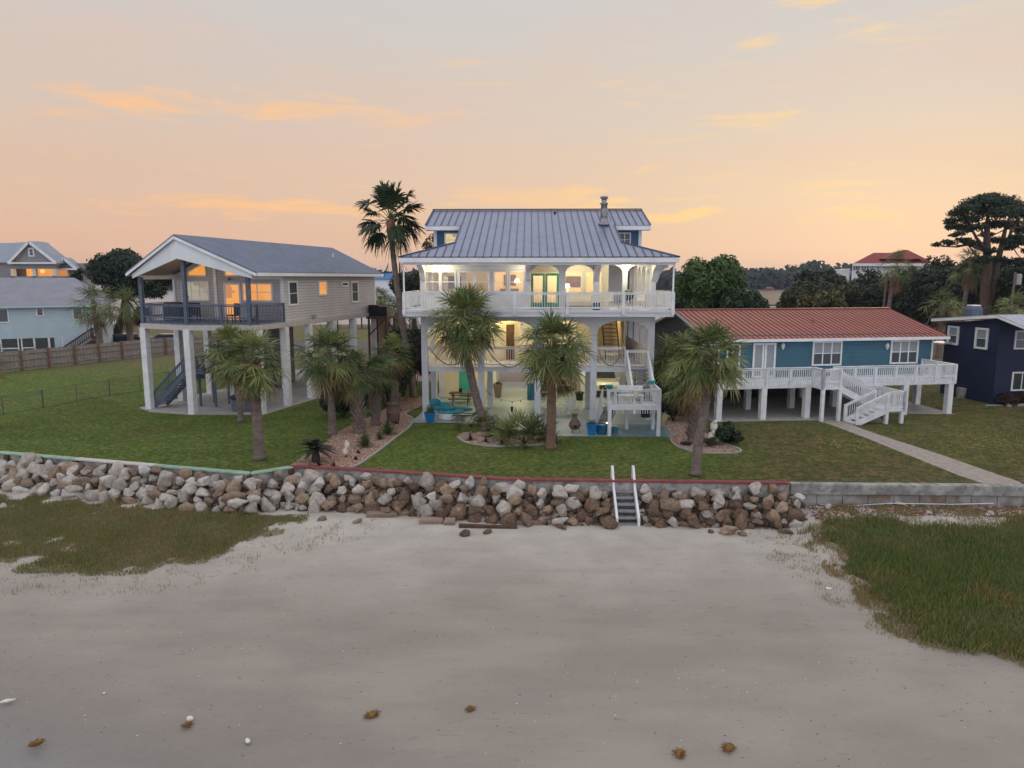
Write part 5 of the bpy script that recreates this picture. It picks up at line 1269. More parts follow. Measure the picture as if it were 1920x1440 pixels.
# jutting landing and two flights
k=MB(); k.box(5.9,-1.05,1.88,7.1,0,2.03); k.build('landing','whitewood',B)
k=MB(); rail(k,(5.95,0,2.03),(5.95,-1.0,2.03),1.03,.13,.06,None,.13,.3,.16,skirt=.16); rail(k,(5.95,-1.,2.03),(7.05,-1.,2.03),1.03,.13,.06,None,.13,.3,.16,skirt=.16); k.build('railing','whitewood',B)
for u in (5.98,7.05): k=MB(); k.box(u-.09,-1.1,0,u+.09,-.92,1.88); k.build('landing_post','whitewood',B)
k=MB()
for i in range(7): k.box(7.05+i*.31,-1.,1.85-i*.155,7.38+i*.31,-.05,1.9-i*.155)
st=k.build('staircase','whitewood',B)
k=MB(); 
for v in (-1.05,-.05): k.bar((7.0,v,1.9),(9.2,v,.8),.05,.28); rail(k,(7.05,v,1.95),(9.2,v,.85),1.,.13,.05,None,.1)
k.build('stair_rail','whitewood',st)
k=MB(); k.box(9.15,-2.3,.72,10.3,-.0,.85); rail(k,(9.2,-2.28,.85),(10.28,-2.28,.85),1.0,.13,.05,None,.12,skirt=.1); rail(k,(10.28,-2.28,.85),(10.28,-.02,.85),1.,.13,.05,None,.12,skirt=.1)
rail(k,(9.2,-.02,.85),(10.28,-.02,.85),1.,.13,.05,None,.1)
for u,v in ((9.25,-2.2),(10.22,-2.2),(10.22,-.1)): k.box(u-.09,v-.09,0,u+.09,v+.09,.72)
k.build('landing','whitewood',B)
k=MB()
for i in range(5): k.box(9.2-(i+1)*.36,-2.25,.62-i*.155,9.2-i*.36,-1.25,.67-i*.155)
st=k.build('staircase','whitewood',B)
k=MB()
for v in (-2.28,-1.2): k.bar((9.2,v,.75),(7.3,v,.0),.05,.24); rail(k,(9.2,v,.85),(7.35,v,.05),.95,.14,.045,None,.13)
k.build('stair_rail','whitewood',st)
mat('darkbrick',(.028,.025,.025),(.04,.033,.03),rough=.9,lines=(2,.12,.01,.4))
# walls
k=MB(); k.box(1.0,3.0,2.06,16.1,3.1,4.75); k.box(16.0,3.1,2.06,16.1,13,4.75); k.build('wall','teal_siding',B)
RS=.26; ez=4.5; zr=lambda v:ez+(v-2.45)*RS; VR=8.4
k=MB(); k.extr([(1.,3.1,2.06),(1.,13.6,2.06),(1.,13.6,4.7),(1.,VR,zr(VR)-.1),(1.,3.1,4.62)],(.1,0,0)); k.build('gable_wall','darkgable',B)
k=MB(); k.extr([(16.1,3.1,4.6),(16.1,VR,zr(VR)-.1),(16.1,13.6,4.6)],(-.1,0,0)); k.build('gable_wall','teal_siding',B)
k=MB(); k.box(16.06,2.93,2.06,16.14,3.0,4.5); k.box(1.0,2.96,2.06,1.12,3.0,4.5); k.build('corner_board','white',B)
k=MB(); k.extr([(.5,2.45,ez),(16.85,2.45,ez),(16.85,VR,zr(VR)),(.5,VR,zr(VR))],(0,0,.07)); k.extr([(.5,VR+.001,zr(VR)),(16.85,VR+.001,zr(VR)),(16.85,14.35,ez),(.5,14.35,ez)],(0,0,.07)); rf=k.build('roof','redroof',B)
k=MB(); u=.55
while u<16.9: k.bar((u,2.44,zr(2.44)+.09),(u,VR,zr(VR)+.09),.035,.05); u+=.36
k.build('seam','redseam',rf); k=MB(); k.bar((.48,VR,zr(VR)+.1),(16.87,VR,zr(VR)+.1),.34,.05); k.lathe([(.1,0),(.1,.16),(.12,.18)],(9.2,5.6,zr(5.6)+.05),10); k.build('ridge_cap','redroof',rf)
k=MB(); k.box(.5,2.36,ez-.12,16.85,2.45,ez+.05); k.bar((.5,2.45,ez-.03),(.5,VR,zr(VR)-.03),.05,.18); k.bar((.5,VR,zr(VR)-.03),(.5,14.3,ez-.03),.05,.18); k.bar((16.85,2.45,ez-.03),(16.85,VR,zr(VR)-.03),.05,.18); k.box(.6,2.45,ez-.1,16.8,3.0,ez-.06); k.build('fascia','white',B)
# windows, doors, lanterns
F=FB(3.0)
def pb(a,b): return RF.onv(a,b,2.95)
for (x0,y0),(x1,y1) in (((1525,642),(1577.5,683)),((1671,640),(1721,679.5))):
    a=pb(x0,y1);b=pb(x1,y0); window(B,F,a[0],a[1],b[0],b[1],'blindpane',3,2,fr=.1,low='lowpane',thin=.05)
a=pb(1413,700);b=pb(1448,645)
window(B,F,pb(1414,690)[0],2.2,pb(1428,690)[0],b[1]-.05,'blindpane',1,1,fr=.12); window(B,F,pb(1436,690)[0],2.2,pb(1450,690)[0],b[1]-.05,'blindpane',1,1,fr=.12)
window(B,F,pb(1364,690)[0],2.7,pb(1384,690)[0],b[1]-.05,'lowpane',2,2,fr=.1); window(B,F,pb(1318,690)[0],2.7,pb(1345,690)[0],b[1]-.05,'lowpane',2,2,fr=.1)
for x in (1466,1661):
    u,z=pb(x,649); k=MB(); k.box(u-.05,2.86,z-.05,u+.05,3.0,z+.1); k.lathe([(.03,-.22),(.1,-.05),(.12,.08),(.05,.2)],(u,2.8,z),8); k.build('wall_lantern','cream',B)
k=MB(); k.box(.9,7.5,0,15.7,7.6,1.86); k.build('back_skirt','darkbrick',B)
# ---------------------------------------------------------------- navy house at the right edge
NF=Fr(31.84,46.44,8.5)
N=thing('navy_house','dark navy painted block house with white corrugated roof at the right edge','house',(31.84,46.44,0),R(8.5))
apex=NF.onu(1870,591,-.6); back=NF.onu(1747,598,-.6); frt=NF.onu(1925,613,-.6)
az_=apex[1]; bs=(back[1]-az_)/(back[0]-apex[0]); VB=back[0]
k=MB(); VW=VB-.7
k.extr([(0,0,0),(0,VW,0),(0,VW,back[1]-.25),(0,max(apex[0],0.),az_-.25),(0,0,az_-.28)],(.2,0,0)); k.box(0.2,0,0,14,.2,az_-.3); k.box(13.8,0,0,14,VW,5.); k.box(0.2,VW-.2,0,14,VW,back[1]-.4); k.build('wall','navy',N)
fz=frt[1]
k=MB(); k.extr([(-.6,apex[0],az_-.1),(15,apex[0],az_-.1),(15,VB,back[1]-.1),(-.6,VB,back[1]-.1)],(0,0,.1)); k.extr([(-.6,apex[0]-.001,az_-.1),(15,apex[0]-.001,az_-.1),(15,frt[0],fz-.1),(-.6,frt[0],fz-.1)],(0,0,.1)); rf=k.build('roof','whitemetal',N) if 'whitemetal' in MT else None
mat('whitemetal',(.55,.57,.62),(.48,.50,.55),rough=.4,metal=.3)
if rf is None: rf=k.build('roof','whitemetal',N)
k=MB(); u=-.6
while u<15: k.bar((u,apex[0],az_+.02),(u,frt[0],fz+.02),.09,.05); k.bar((u,apex[0],az_+.02),(u,VB,back[1]+.02),.09,.05); u+=.42
k.build('ribs','whitemetal',rf)
k=MB(); k.bar((-.62,apex[0],az_-.08),(-.62,VB,back[1]-.08),.05,.2); k.bar((-.62,apex[0],az_-.08),(-.62,frt[0],fz-.08),.05,.2); k.build('fascia','white',N)
k=MB(); k.extr([(-.5,apex[0],az_-.2),(14,apex[0],az_-.2),(14,frt[0],fz-.2),(-.5,frt[0],fz-.2)],(0,0,.05)); k.build('porch_ceiling','navy',N)
NL=lambda a,b,w:(-w,a,b)
for (x0,y0),(x1,y1) in (((1781,614.5),(1794.5,643)),((1833,619),(1849,650))):
    p=NF.onu((x0+x1)/2-8*(x1-x0)/14,(y0+y1)/2,-.02); q=NF.onu((x0+x1)/2+8*(x1-x0)/14,(y0+y1)/2,-.02)
    zc=(p[1]+q[1])/2; h=(y1-y0)/1333*50; window(N,NL,min(p[0],q[0]),zc-h/2,max(p[0],q[0]),zc+h/2,'blindpane',1,2,fr=.13,low='lowpane',dep=.1)
Fn=lambda a,b,w:(a,-w,b)
a=NF.onv(1897,730,0);b=NF.onv(1950,699,0); window(N,Fn,a[0],a[1],b[0],b[1],'darkpane',3,1,fr=.1)
a=NF.onv(1903,652,0);b=NF.onv(1950,622,0); window(N,Fn,a[0],a[1],b[0],b[1],'darkpane',2,2,fr=.1)
cp=NF.onv(1826,586,6.0)
k=MB(); zc=az_+bs*(6-apex[0]); c0=cp[0]; k.box(c0-.5,5.6,zc-.1,c0+.5,6.5,zc+.12,1); k.box(c0-.44,5.65,zc+.12,c0+.44,6.45,zc+.75,0)
k.add([(c0+sx*w,6.05+sy*w*.9,z) for z,w in ((zc+.751,.44),(zc+.95,.3)) for sx,sy in ((-1,-1),(1,-1),(1,1),(-1,1))],MB.BF,0); k.box(c0-.33,5.75,zc+.95,c0+.33,6.35,zc+1.03,1)
k.build('chimney',['slate_blue','white'],N)
k=MB(); k.tube([NF.w(-.9,VW-1,3.9)-Vector((31.84,46.44,0)),],.1) if False else None
k=MB(); k.extr([(-.9,VW-.9,3.62),(-.05,VW-.9,3.7),(-.05,VW+.3,3.7),(-.9,VW+.3,3.62)],(0,0,.1)); k.build('awning','whitemetal',N)
k=MB(); k.bar((.3,-.9,.08),(14,-.9,.08),.14,.16); o=k.build('planter_edge','concrete',N)
k=MB(); x,y=G(1802,746); k.lathe([(.3,0),(.33,.7),(.3,.72)],(0,0,0),12); tag(k.build('bin','blockconcrete'),'grey bin standing against the navy wall','bin',loc=(x,y,0))
struct(polysheet('path',[tuple(NF.w(-.6,-.15)[:2]),tuple(NF.w(14,-1.1)[:2]),tuple(NF.w(14,-2.3)[:2]),tuple(NF.w(-.9,-.5)[:2])],.01,'concrete'))
# ---------------------------------------------------------------- pale blue house, far left
PF=Fr(-44.9,78.,24)
Q=thing('house','pale blue sided house with wide grey shingle roof beyond the wooden fence','house',(-44.9,78,0),R(24))
FQ=lambda a,b,w:(a,-w,b)
k=MB(); k.box(-22,0,1.95,0,.2,5.3); k.box(-.2,.2,0,0,11,5.3); k.box(-22,0.0,0,-12.4,.2,.9); k.box(-4.6,0,0,0,.2,1.949); k.box(-22,4,0,-4.7,4.2,1.95); k.build('wall','paleblue',Q)
k=MB(); k.extr([(-22,.001,5.3),(-.0,.001,5.3),(-.0,.0,5.2),(-22,.0,5.2)],(0,.05,0)); zrq=lambda v:5.35+(v+.6)*.42
k=MB(); ru=PF.onv(139,515,6.2)[0]; k.extr([(-23,-.6,5.35),(.5,-.6,5.35),(ru,6.2,zrq(6.2)),(-23,6.2,zrq(6.2))],(0,0,.1)); k.extr([(-23,6.201,zrq(6.2)),(ru,6.201,zrq(6.2)),(.5,13,5.35),(-23,13,5.35)],(0,0,.1)); k.extr([(.5,-.6,5.34),(ru,6.2,zrq(6.2)-.01),(.5,13,5.34)],(0,0,.1)); k.build('roof','greyshingle',Q)
k=MB(); k.box(-23,-.65,5.2,.5,-.6,5.42); k.build('fascia','paleblue',Q)
for (x0,y0),(x1,y1) in (((139,577),(152.5,597.5)),((71,578),(79,591)),((-6,580),(13,603.5))):
    a=PF.onv(x0,y1,0);b=PF.onv(x1,y0,0); window(Q,FQ,a[0],a[1],b[0],b[1],'darkpane',1,1,fr=.13)
for x0,x1 in ((43,63),(66,91),(93.5,115.5),(4,32),):
    a=PF.onv(x0,652,0);b=PF.onv(x1,631.5,0); k=MB(); k.box(a[0],.05,a[1],b[0],.1,1.93); w=k.build('screen','screen',Q); 
    k=MB(); k.box(a[0]-.12,-.02,0,a[0],.1,1.95); k.box(b[0],-.02,0,b[0]+.1,.1,1.95); k.box(a[0],-.02,.9,b[0],.05,1.0) if x0<60 else None; k.build('screen_frame','white',Q)
# reddish outside stair
k=MB(); a=PF.onv(118,657,-1.6); b=PF.onv(170,617,-1.6)
for v in (-1.7,-.4): rail(k,(a[0],v,a[1]-.6),(b[0],v,b[1]-.9),.95,.2,.07,None,.12); 
rail(k,(b[0],-1.7,b[1]-.9),(-.2,-1.7,b[1]-.9),.95,.2,.07,1.5,.12); k.box(b[0],-1.7,b[1]-1.1,-.2,0,b[1]-.9)
k.extr([(a[0],-1.72,0),(b[0],-1.72,b[1]-1.2),(-.3,-1.72,b[1]-1.2),(-.3,-1.72,0)],(0,.08,0)); k.build('staircase','redwood',Q) if 'redwood' in MT else None
mat('redwood',(.11,.04,.035),(.08,.03,.028),rough=.8)
k.build('staircase','redwood',Q)
# ---------------------------------------------------------------- big grey house behind it
def wp(px_,py_,Y): return W(px_,py_,Y)
Y0=104.
GH=thing('house','large grey house with metal gables and glowing orange porch behind the pale blue house','house',(-66,Y0,0)); OF=(-66,Y0,0)
def X(p,y=Y0): return W(p,500,y).x
def Zp(p,y=Y0): return W(100,p,y).z
zE=Zp(494)+.1; zA=Zp(454); zB=Zp(504); 
k=MB(); k.box(X(-60),Y0+3,0,X(138),Y0+5,zE); k.box(X(-60),Y0,0,X(105),Y0+3,Zp(518)); k.box(X(22),Y0,Zp(504),X(104),Y0+.3,zE); k.box(X(-60),Y0+1,Zp(518),X(12),Y0+1.2,zE); k.build('wall','greysiding',GH,off=OF)
k=MB(); k.box(X(24),Y0+2.8,Zp(518),X(102),Y0+3.,Zp(503)); k.build('porch_wall','porchglow',GH,off=OF) if 'porchglow' in MT else None
glowpane('porchglow',(.75,.22,.03),(1.,.40,.08),(.5,.17,.04),.8,2.5)
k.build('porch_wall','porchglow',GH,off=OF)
for p in (22,62.5,101): k=MB(); k.box(X(p)-.25,Y0,Zp(520),X(p)+.25,Y0+.5,Zp(504)); k.build('porch_column','cream',GH,off=OF)
def gable(x0,xm,x1,ze,za,y,lab,dep=3.5):
    k=MB(); k.extr([(X(x0,y)+.4,y,ze),(X(xm,y),y,za-.25),(X(x1,y)-.4,y,ze)],(0,.3,0)); k.build('gable_wall','greysiding',GH,off=OF)
    k=MB()
    k.extr([(X(x0,y),y-.5,ze-.1),(X(xm,y),y-.5,za),(X(xm,y),y+dep,za),(X(x0,y),y+dep,ze-.1)],(0,0,.15)); k.extr([(X(x1,y),y-.5,ze-.1),(X(xm,y)+.001,y-.5,za),(X(xm,y)+.001,y+dep,za),(X(x1,y),y+dep,ze-.1)],(0,0,.15)); k.build('gable_roof','metalroof2',GH,off=OF)
    k=MB(); k.bar((X(x0,y),y-.52,ze-.1),(X(xm,y),y-.52,za),.08,.35); k.bar((X(xm,y),y-.52,za),(X(x1,y),y-.52,ze-.1),.08,.35); k.bar((X(x0,y),y-.4,ze-.05),(X(x1,y),y-.4,ze-.05),.4,.25); k.build('fascia','white',GH,off=OF)
mat('metalroof2',(.30,.34,.40),(.25,.29,.35),scale=1,rough=.5,metal=.4,lines=(0,.45,.02,.6))
gable(20,62.5,110,zE,zA,Y0,'a'); gable(104,124,147,Zp(504,Y0+2),Zp(485,Y0+2),Y0+2,'b',1.5)
k=MB(); k.extr([(X(-80),Y0+.5,zE),(X(30),Y0+.5,zE),(X(55),Y0+5,zA),(X(-80),Y0+5,zA)],(0,0,.12)); k.extr([(X(-80),Y0+6,zA-.2),(X(-4),Y0+9,Zp(447.5)),(X(8),Y0+9,Zp(448.5)),(X(22),Y0+7,zA)],(0,0,.1)); k.build('roof','metalroof2',GH,off=OF)
FG=lambda a,b,w:(a-OF[0],-w+0.0,b)
window(GH,FG,X(58.5),Zp(478.5),X(64.5),Zp(467.5),'darkpane',1,2,fr=.2)
window(GH,lambda a,b,w:(a-OF[0],3-w,b),X(118,Y0+3),Zp(515,Y0+3),X(126,Y0+3),Zp(511.5,Y0+3),'darkpane',1,1,fr=.2)
lamp((X(45)-OF[0],1.6,Zp(508)),60,(1,.5,.18),.3,GH)
# ---------------------------------------------------------------- red roofed white house far right
YR=150.; RH=thing('house','distant white house with dark red tiled hip roof above the trees','house',(76,YR,0)); OR=(76,YR,0)
def XR(p,y=YR): return W(p,500,y).x
def ZR(p,y=YR): return W(100,p,y).z
zb_=ZR(494.5); x0,x1=XR(1598),XR(1748)
k=MB(); k.extr([(x0,YR,0),(x1,YR,0),(XR(1748,YR+12),YR+12,0),(XR(1600,YR+12),YR+12,0)],(0,0,zb_)); k.extr([(XR(1568),YR+1,0),(x0,YR+1,0),(XR(1598,YR+10),YR+10,0),(XR(1569,YR+10),YR+10,0)],(0,0,ZR(508))); k.build('wall','white',RH,off=OR)
k=MB(); k.extr([(XR(1568),YR+.9,ZR(508)),(x0,YR+.9,ZR(508)),(x0,YR+.9,ZR(503)),(XR(1568),YR+.9,ZR(505))],(0,.1,0)); k.build('parapet','white',RH,off=OR)
mat('redtile',(.26,.028,.025),(.20,.02,.02),scale=.7,rough=.65,lines=(0,.5,.03,.3))
k=MB(); e0,e1=XR(1594),XR(1752); r0,r1=XR(1636,YR+7),XR(1700,YR+7); zt=ZR(474,YR+7)
k.add([(e0,YR-1,zb_),(e1,YR-1,zb_),(XR(1752,YR+14),YR+14,zb_),(XR(1595,YR+14),YR+14,zb_),(r0,YR+7,zt),(r1,YR+7,zt)],[(0,1,5,4),(1,2,5),(2,3,4,5),(3,0,4),(0,3,2,1)])
rt,rb=ZR(469,YR+5),0; k.add([(XR(1655),YR,zb_+1),(XR(1735),YR,zb_+1),(XR(1735),YR+10,zb_+1),(XR(1655),YR+10,zb_+1),(XR(1692,YR+4),YR+4,ZR(468.5,YR+4)),(XR(1705,YR+4),YR+5,ZR(468.5,YR+4))],[(0,1,5,4),(1,2,5),(2,3,4,5),(3,0,4)])
k.build('roof','redtile',RH,off=OR)
k=MB(); k.box(e0,YR-1.1,zb_-.5,e1,YR-1,zb_+.05); k.build('fascia','white',RH,off=OR)
for p in (1600,1604.5,1609,1616,1621,1626,1634,1645): window(RH,lambda a,b,w:(a-OR[0],-w,b),XR(p),ZR(506),XR(p+2.6),ZR(497.5),'darkpane',1,1,fr=.15)
# small house with blue roof far away between the houses
k=MB(); c=W(722,520,330.); 
BH=thing('house','tiny distant house with bright blue roof left of the tall palm','house',(c.x,330,0)); OB=(c.x,330,0)
k.box(c.x-5,330,0,c.x+5,338,c.z-.5); k.build('wall','white',BH,off=OB)
k=MB(); k.extr([(c.x-6,329,c.z-.9),(c.x+6,329,c.z-.9),(c.x+5,334,c.z+1.6),(c.x-5,334,c.z+1.6)],(0,0,.2)); k.extr([(c.x-6,339,c.z-.9),(c.x+6,339,c.z-.9),(c.x+5,334.01,c.z+1.6),(c.x-5,334.01,c.z+1.6)],(0,0,.2)); mat('blueroof',(.03,.16,.40),rough=.5); k.build('roof','blueroof',BH,off=OB)
# fences --------------------------------------------------------------------
FP=[(-50.,55.5),(-44.6,62.6),(-42.6,67.2),(-40.9,70.8),(-39.2,74.6),(-37.2,78.),(-34.5,82.5)]
FN=thing('wooden_fence','weathered grey board fence with reddish posts behind the left lawn','fence',(FP[0][0],FP[0][1],0)); OFF=(FP[0][0],FP[0][1],0)
def along(P,d):
    for a,b in zip(P,P[1:]):
        L=math.dist(a,b)
        if d<=L: return (a[0]+(b[0]-a[0])*d/L,a[1]+(b[1]-a[1])*d/L)
        d-=L
    return P[-1]
TL=sum(math.dist(a,b) for a,b in zip(FP,FP[1:])); nb=int(TL/.145); k=MB(); rn=random.Random(4)
for i in range(nb):
    a=along(FP,i*.145+.004);b=along(FP,i*.145+.139); h=1.8+rn.uniform(-.025,.02); k.bar((a[0],a[1],h/2+.03),(b[0],b[1],h/2+.03),.02,h)
k.build('boards','woodfence',FN,off=OFF)
k=MB()
for z in (.35,1.,1.55):
    for a,b in zip(FP,FP[1:]): k.bar((a[0]+.05,a[1]-.06,z),(b[0]+.05,b[1]-.06,z),.05,.09)
k.build('rails','woodfence',FN,off=OFF)
for i in range(int(TL/2.5)+1):
    a=along(FP,i*2.5); k=MB(); k.box(a[0]-.02,a[1]-.17,0,a[0]+.2,a[1]-.07,1.9); k.build('post','fencepost',FN,off=OFF)
CP=[(-33.5,38.6),(-30.56,44.33),(-29.3,48.1),(-27.2,52.6),(-25.0,57.2),(-22.6,62)]
CN_=thing('wire_fence','thin chain link fence crossing the left lawn','fence',(CP[0][0],CP[0][1],0)); OFC=(CP[0][0],CP[0][1],0)
k=MB(); TC=sum(math.dist(a,b) for a,b in zip(CP,CP[1:])); n=int(TC/.16)
for i in range(n):
    a=along(CP,i*.16)
    for s in(-1,1):
        b=along(CP,max(0,min(TC,i*.16+s*.6))); k.bar((a[0],a[1],.03),(b[0],b[1],1.12),.005,.005)
for z in (.03,1.13): 
    for a,b in zip(CP,CP[1:]): k.bar((*a,z),(*b,z),.02,.02)
k.build('wire_mesh','steel',CN_,off=OFC)
for i in range(int(TC/2.45)+1):
    a=along(CP,i*2.45); r=.045 if i%2 else .022; k=MB(); k.tube([(a[0],a[1],0),(a[0],a[1],1.2)],r,6); k.build('post','steel',CN_,off=OFC)
# utility poles, wires, shrimp boat masts ------------------------------------
def pole(px_,py0,py1,Y,lean,lab,r=.14,name='utility_pole',cat='pole',mt='bark'):
    a=W(px_,py0,Y); b=W(px_+lean,py1,Y); t=thing(name,lab,cat,(a.x,Y,0)); k=MB(); k.tube([(0,0,-.1),(b.x-a.x,0,b.z)],[r,r*.7],8); k.build('shaft',mt,t)
    return t
t=pole(1655,590,518,105,7,'leaning wooden utility pole left of the shaggy palm',.22)
k=MB(); a=W(1662,540,105); k.bar((a.x-W(1655,590,105).x+.3,0,a.z-.5),(a.x-W(1655,590,105).x+1.1,0,a.z-.2),.06,.06); k.build('arm','steel',t)
t=pole(1897,558,510,80,7,'utility pole with a grey transformer at the right edge',.16); k=MB(); b=W(1910,522,80); k.lathe([(.28,-.7),(.3,-.5),(.3,.4),(.2,.5)],(b.x-W(1897,558,80).x,0,b.z),10); k.build('transformer','concrete',t)
t=pole(1473,590,512,190,30,'thin slanted outrigger mast of a moored shrimp boat',.12,'mast','mast'); k=MB(); k.bar((2.,0,8.6-3),(4.2,0,5.6),.15,.15); k.bar((4.2,0,3.),(4.2,0,9),.12,.12); k.build('yard','white',t)
t=pole(1514,530,511,190,3,'short thin mast right of the slanted one',.1,'mast','mast')
# posts and pilings of the marina behind the red roof
rn=random.Random(8)
pp=MB(); pp.tube([(0,0,-.5),(0,0,1.)],.18,8)
for i,p in enumerate((1513,1554,1571,1575,1592,1596,1606,1616,1624,1631,1638,1664,1698)):
    Y=118+rn.uniform(0,14); h=rn.uniform(1.5,2.6)
    base=W(p,578,Y); k=MB(); k.tube([(0,0,0),(0,0,base.z+h)],rn.uniform(.16,.24),8); k.lathe([(.26,base.z+h-.1),(.02,base.z+h+.35)],(0,0,0),8)
    o=k.build('piling','white'); tag(o,'white capped marina piling showing just above the red roof ridge','piling','white pilings behind the red roof',loc=(base.x,Y,0))
# far tree lines ------------------------------------------------------------
def forest(lab,pts,h,n,size,mt,seed,dep=40,hv=.35,big=()):
    rn=random.Random(seed); k=MB(); TLn=sum(math.dist(a,b) for a,b in zip(pts,pts[1:]))
    c=0
    while c<n:
        d=rn.random()*TLn; a=along(pts,d); y=a[1]+rn.random()**1.5*dep; x=a[0]+rn.uniform(-3,3)
        hh=h*(1+hv*nz(x,y,.045,seed)*1.6+hv*.6*nz(x,y,.17,3))
        for bx,bh,bw in big: hh+=bh*max(0,1-((x-bx)/bw)**2)
        z=hh*rn.random()**.6; s=size*rn.uniform(.5,1.3); c+=1
        u=Vector((rn.gauss(0,1),rn.gauss(0,.5),rn.gauss(0,.7))).normalized(); w=u.cross(Vector((rn.gauss(0,.3),-1,rn.gauss(.5,.4)))).normalized(); p=Vector((x,y,z))
        k.add([p-u*s,p-w*s*.6,p+u*s,p+w*s*.6],[(0,1,2,3)])
    for a,b in zip(pts,pts[1:]): 
        m=max(1,int(math.dist(a,b)/12)); 
        for i in range(m): 
            xa=a[0]+(b[0]-a[0])*i/m; ya=a[1]+(b[1]-a[1])*i/m; xb=a[0]+(b[0]-a[0])*(i+1)/m; yb=a[1]+(b[1]-a[1])*(i+1)/m
            ha=h*(.62+.2*nz(xa,ya,.05,seed)); hb=h*(.62+.2*nz(xb,yb,.05,seed))
            k.add([(xa,ya+dep*.4,-1),(xb,yb+dep*.4,-1),(xb,yb+dep*.8,-1),(xa,ya+dep*.8,-1),(xa,ya+dep*.45,ha),(xb,yb+dep*.45,hb),(xb,yb+dep*.7,hb),(xa,ya+dep*.7,ha)],MB.BF)
    o=k.build('forest',mt); struct(o,'stuff',lab); o['category']='forest'
forest('dark far shore woodland beyond the marsh on the right',[(120,520),(190,545),(260,540),(420,560),(640,520)],12.5,16000,2.3,'forestleaf',1,60,.32,big=[(236,7,14),(262,6,12)])
forest('low far shore woodland seen between the left and middle houses',[(-260,520),(-120,500),(-40,520),(60,540),(125,540)],11.5,9000,2.2,'forestleaf',2,50,.25)
forest('pale distant tree line beyond the bay on the left',[(-1500,1180),(-900,1150),(-450,1120),(-250,1000)],15,8000,4.5,'forestleaf',3,120,.25)
k=MB(); c=W(1444,544,500); k.box(-2.5,0,0,2.5,5,1.2); k.extr([(-2.8,-.5,1.2),(2.8,-.5,1.2),(2,2.5,2.2),(-2,2.5,2.2)],(0,.2,0)); mat('rustroof',(.30,.10,.05),rough=.8); tag(k.build('shack','rustroof'),'tiny rust red shack on the far marsh edge','shack',loc=(c.x,500,-.3))
# cars ----------------------------------------------------------------------
mat('carwhite',(.70,.69,.66),rough=.25,coat=.6,scale=.3); mat('cardark',(.02,.025,.035),rough=.25,coat=.6); mat('carblue',(.02,.06,.16),rough=.25,coat=.6); mat('carred',(.25,.02,.02),rough=.3,coat=.6); mat('tyre',(.02,.02,.02),rough=.9); mat('rim',(.35,.35,.36),rough=.3,metal=.8); mat('headlight',(.7,.72,.75),rough=.1); mat('taillight',(.35,.01,.01),rough=.2)
def car(name,label,loc,rz,mt,suv=True,Ln=4.8,group=None):
    """nose points along -v; built about its own centre"""
    t=thing(name,label,'car',loc,rz,group); w=.96; h=1.78 if suv else 1.45; L2=Ln/2
    prof=[(-L2,.35),(-L2,.86),(-L2+.14,1.08),(-L2+1.35,1.2),(L2-.1,1.1),(L2,.9),(L2,.38)]
    k=MB(); 
    def loft(pr,wd,top=0):
        n=len(pr); k.add([(s*wd(z),y,z) for s in(-1,1) for y,z in pr],[tuple(range(n)),tuple(range(2*n-1,n-1,-1))]+[(i,i+n,(i+1)%n+n,(i+1)%n) for i in range(n)])
    loft(prof,lambda z:w-(.06 if z>.95 else 0)); b=k.build('body',mt,t,bevel=.06)
    k=MB(); loft([(-L2+1.35,1.19),(-L2+1.95,h-.08),(-L2+2.2,h-.02),(L2-.55,h-.04),(L2-.1,1.09)],lambda z:w-.08-(z-1.05)*.22); k.build('cabin','darkpane',t,bevel=.04)
    k=MB(); k.box(-w+.26,-L2+1.85,h-.03,w-.26,L2-.5,h+.025); k.build('roof_panel',mt,t,bevel=.03)
    for sx in(-1,1):
        for y in(-L2+.85,L2-.85):
            k=MB(); k.tube([(sx*(w-.2),y,.36),(sx*(w+.01),y,.36)],.36,18); wh=k.build('wheel','tyre',t); k=MB(); k.tube([(sx*(w-.02),y,.36),(sx*(w+.02),y,.36)],.22,14); k.build('rim','rim',wh)
        k=MB(); k.box(sx*.88,-L2-.02,.74,sx*.5,-L2+.3,.90); k.build('headlight','headlight',t,bevel=.02)
        k=MB(); k.box(sx*.9,L2-.2,.82,sx*.6,L2+.015,1.0); k.build('tail_light','taillight',t)
        k=MB(); k.box(sx*.95,-L2+1.5,1.08,sx*1.12,-L2+1.62,1.24); k.build('wing_mirror',mt,t)
    k=MB(); k.box(-.46,-L2-.025,.6,.46,-L2+.02,.9); k.box(-.85,-L2-.02,.36,.85,-L2+.03,.5); k.build('grille','black',t)
    k=MB(); k.ell((0,-L2-.035,.76),(.09,.015,.09),12,6); k.box(-.45,-L2-.035,.74,.45,-L2-.024,.77); k.build('badge','rim',t)
    return t
p=MF.w(4.85,10.2); car('parked_car','white car facing the beach, parked under the right side of the middle house',(p.x,p.y,0.02),R(-1.4),'carwhite')
p=MF.w(1.9,12.4); car('parked_car','white car half hidden by the middle palm trunk under the house',(p.x,p.y,0.02),R(-4),'carwhite')
car('parked_car','dark car on the road just past the wooden fence, left one',(-47.2,88,0),R(90),'cardark',False,group='cars parked beyond the wooden fence')
car('parked_car','blue car on the road seen under the stilt house porch',(-41.5,87.6,0),R(90),'carblue',False,group='cars parked beyond the wooden fence')
car('parked_car','dark car on the driveway slab at the back of the stilt house',(-14.6,60.5,0),R(-13),'cardark',True)
# boat lift and pier shapes behind the stilt house
t=thing('pier','weathered timber pier with railings behind the stilt house','pier',(-17,118,0)); k=MB()
for i in range(13): k.box(-12+i*2,-.1,-1.5,-11.8+i*2,.1,3.8)
k.box(-12,-1.2,1.9,14,1.2,2.1); k.box(-12,-.05,3.0,14,.05,3.1); k.box(-12,-.05,3.7,14,.05,3.8); k.build('deck','brownwood',t)
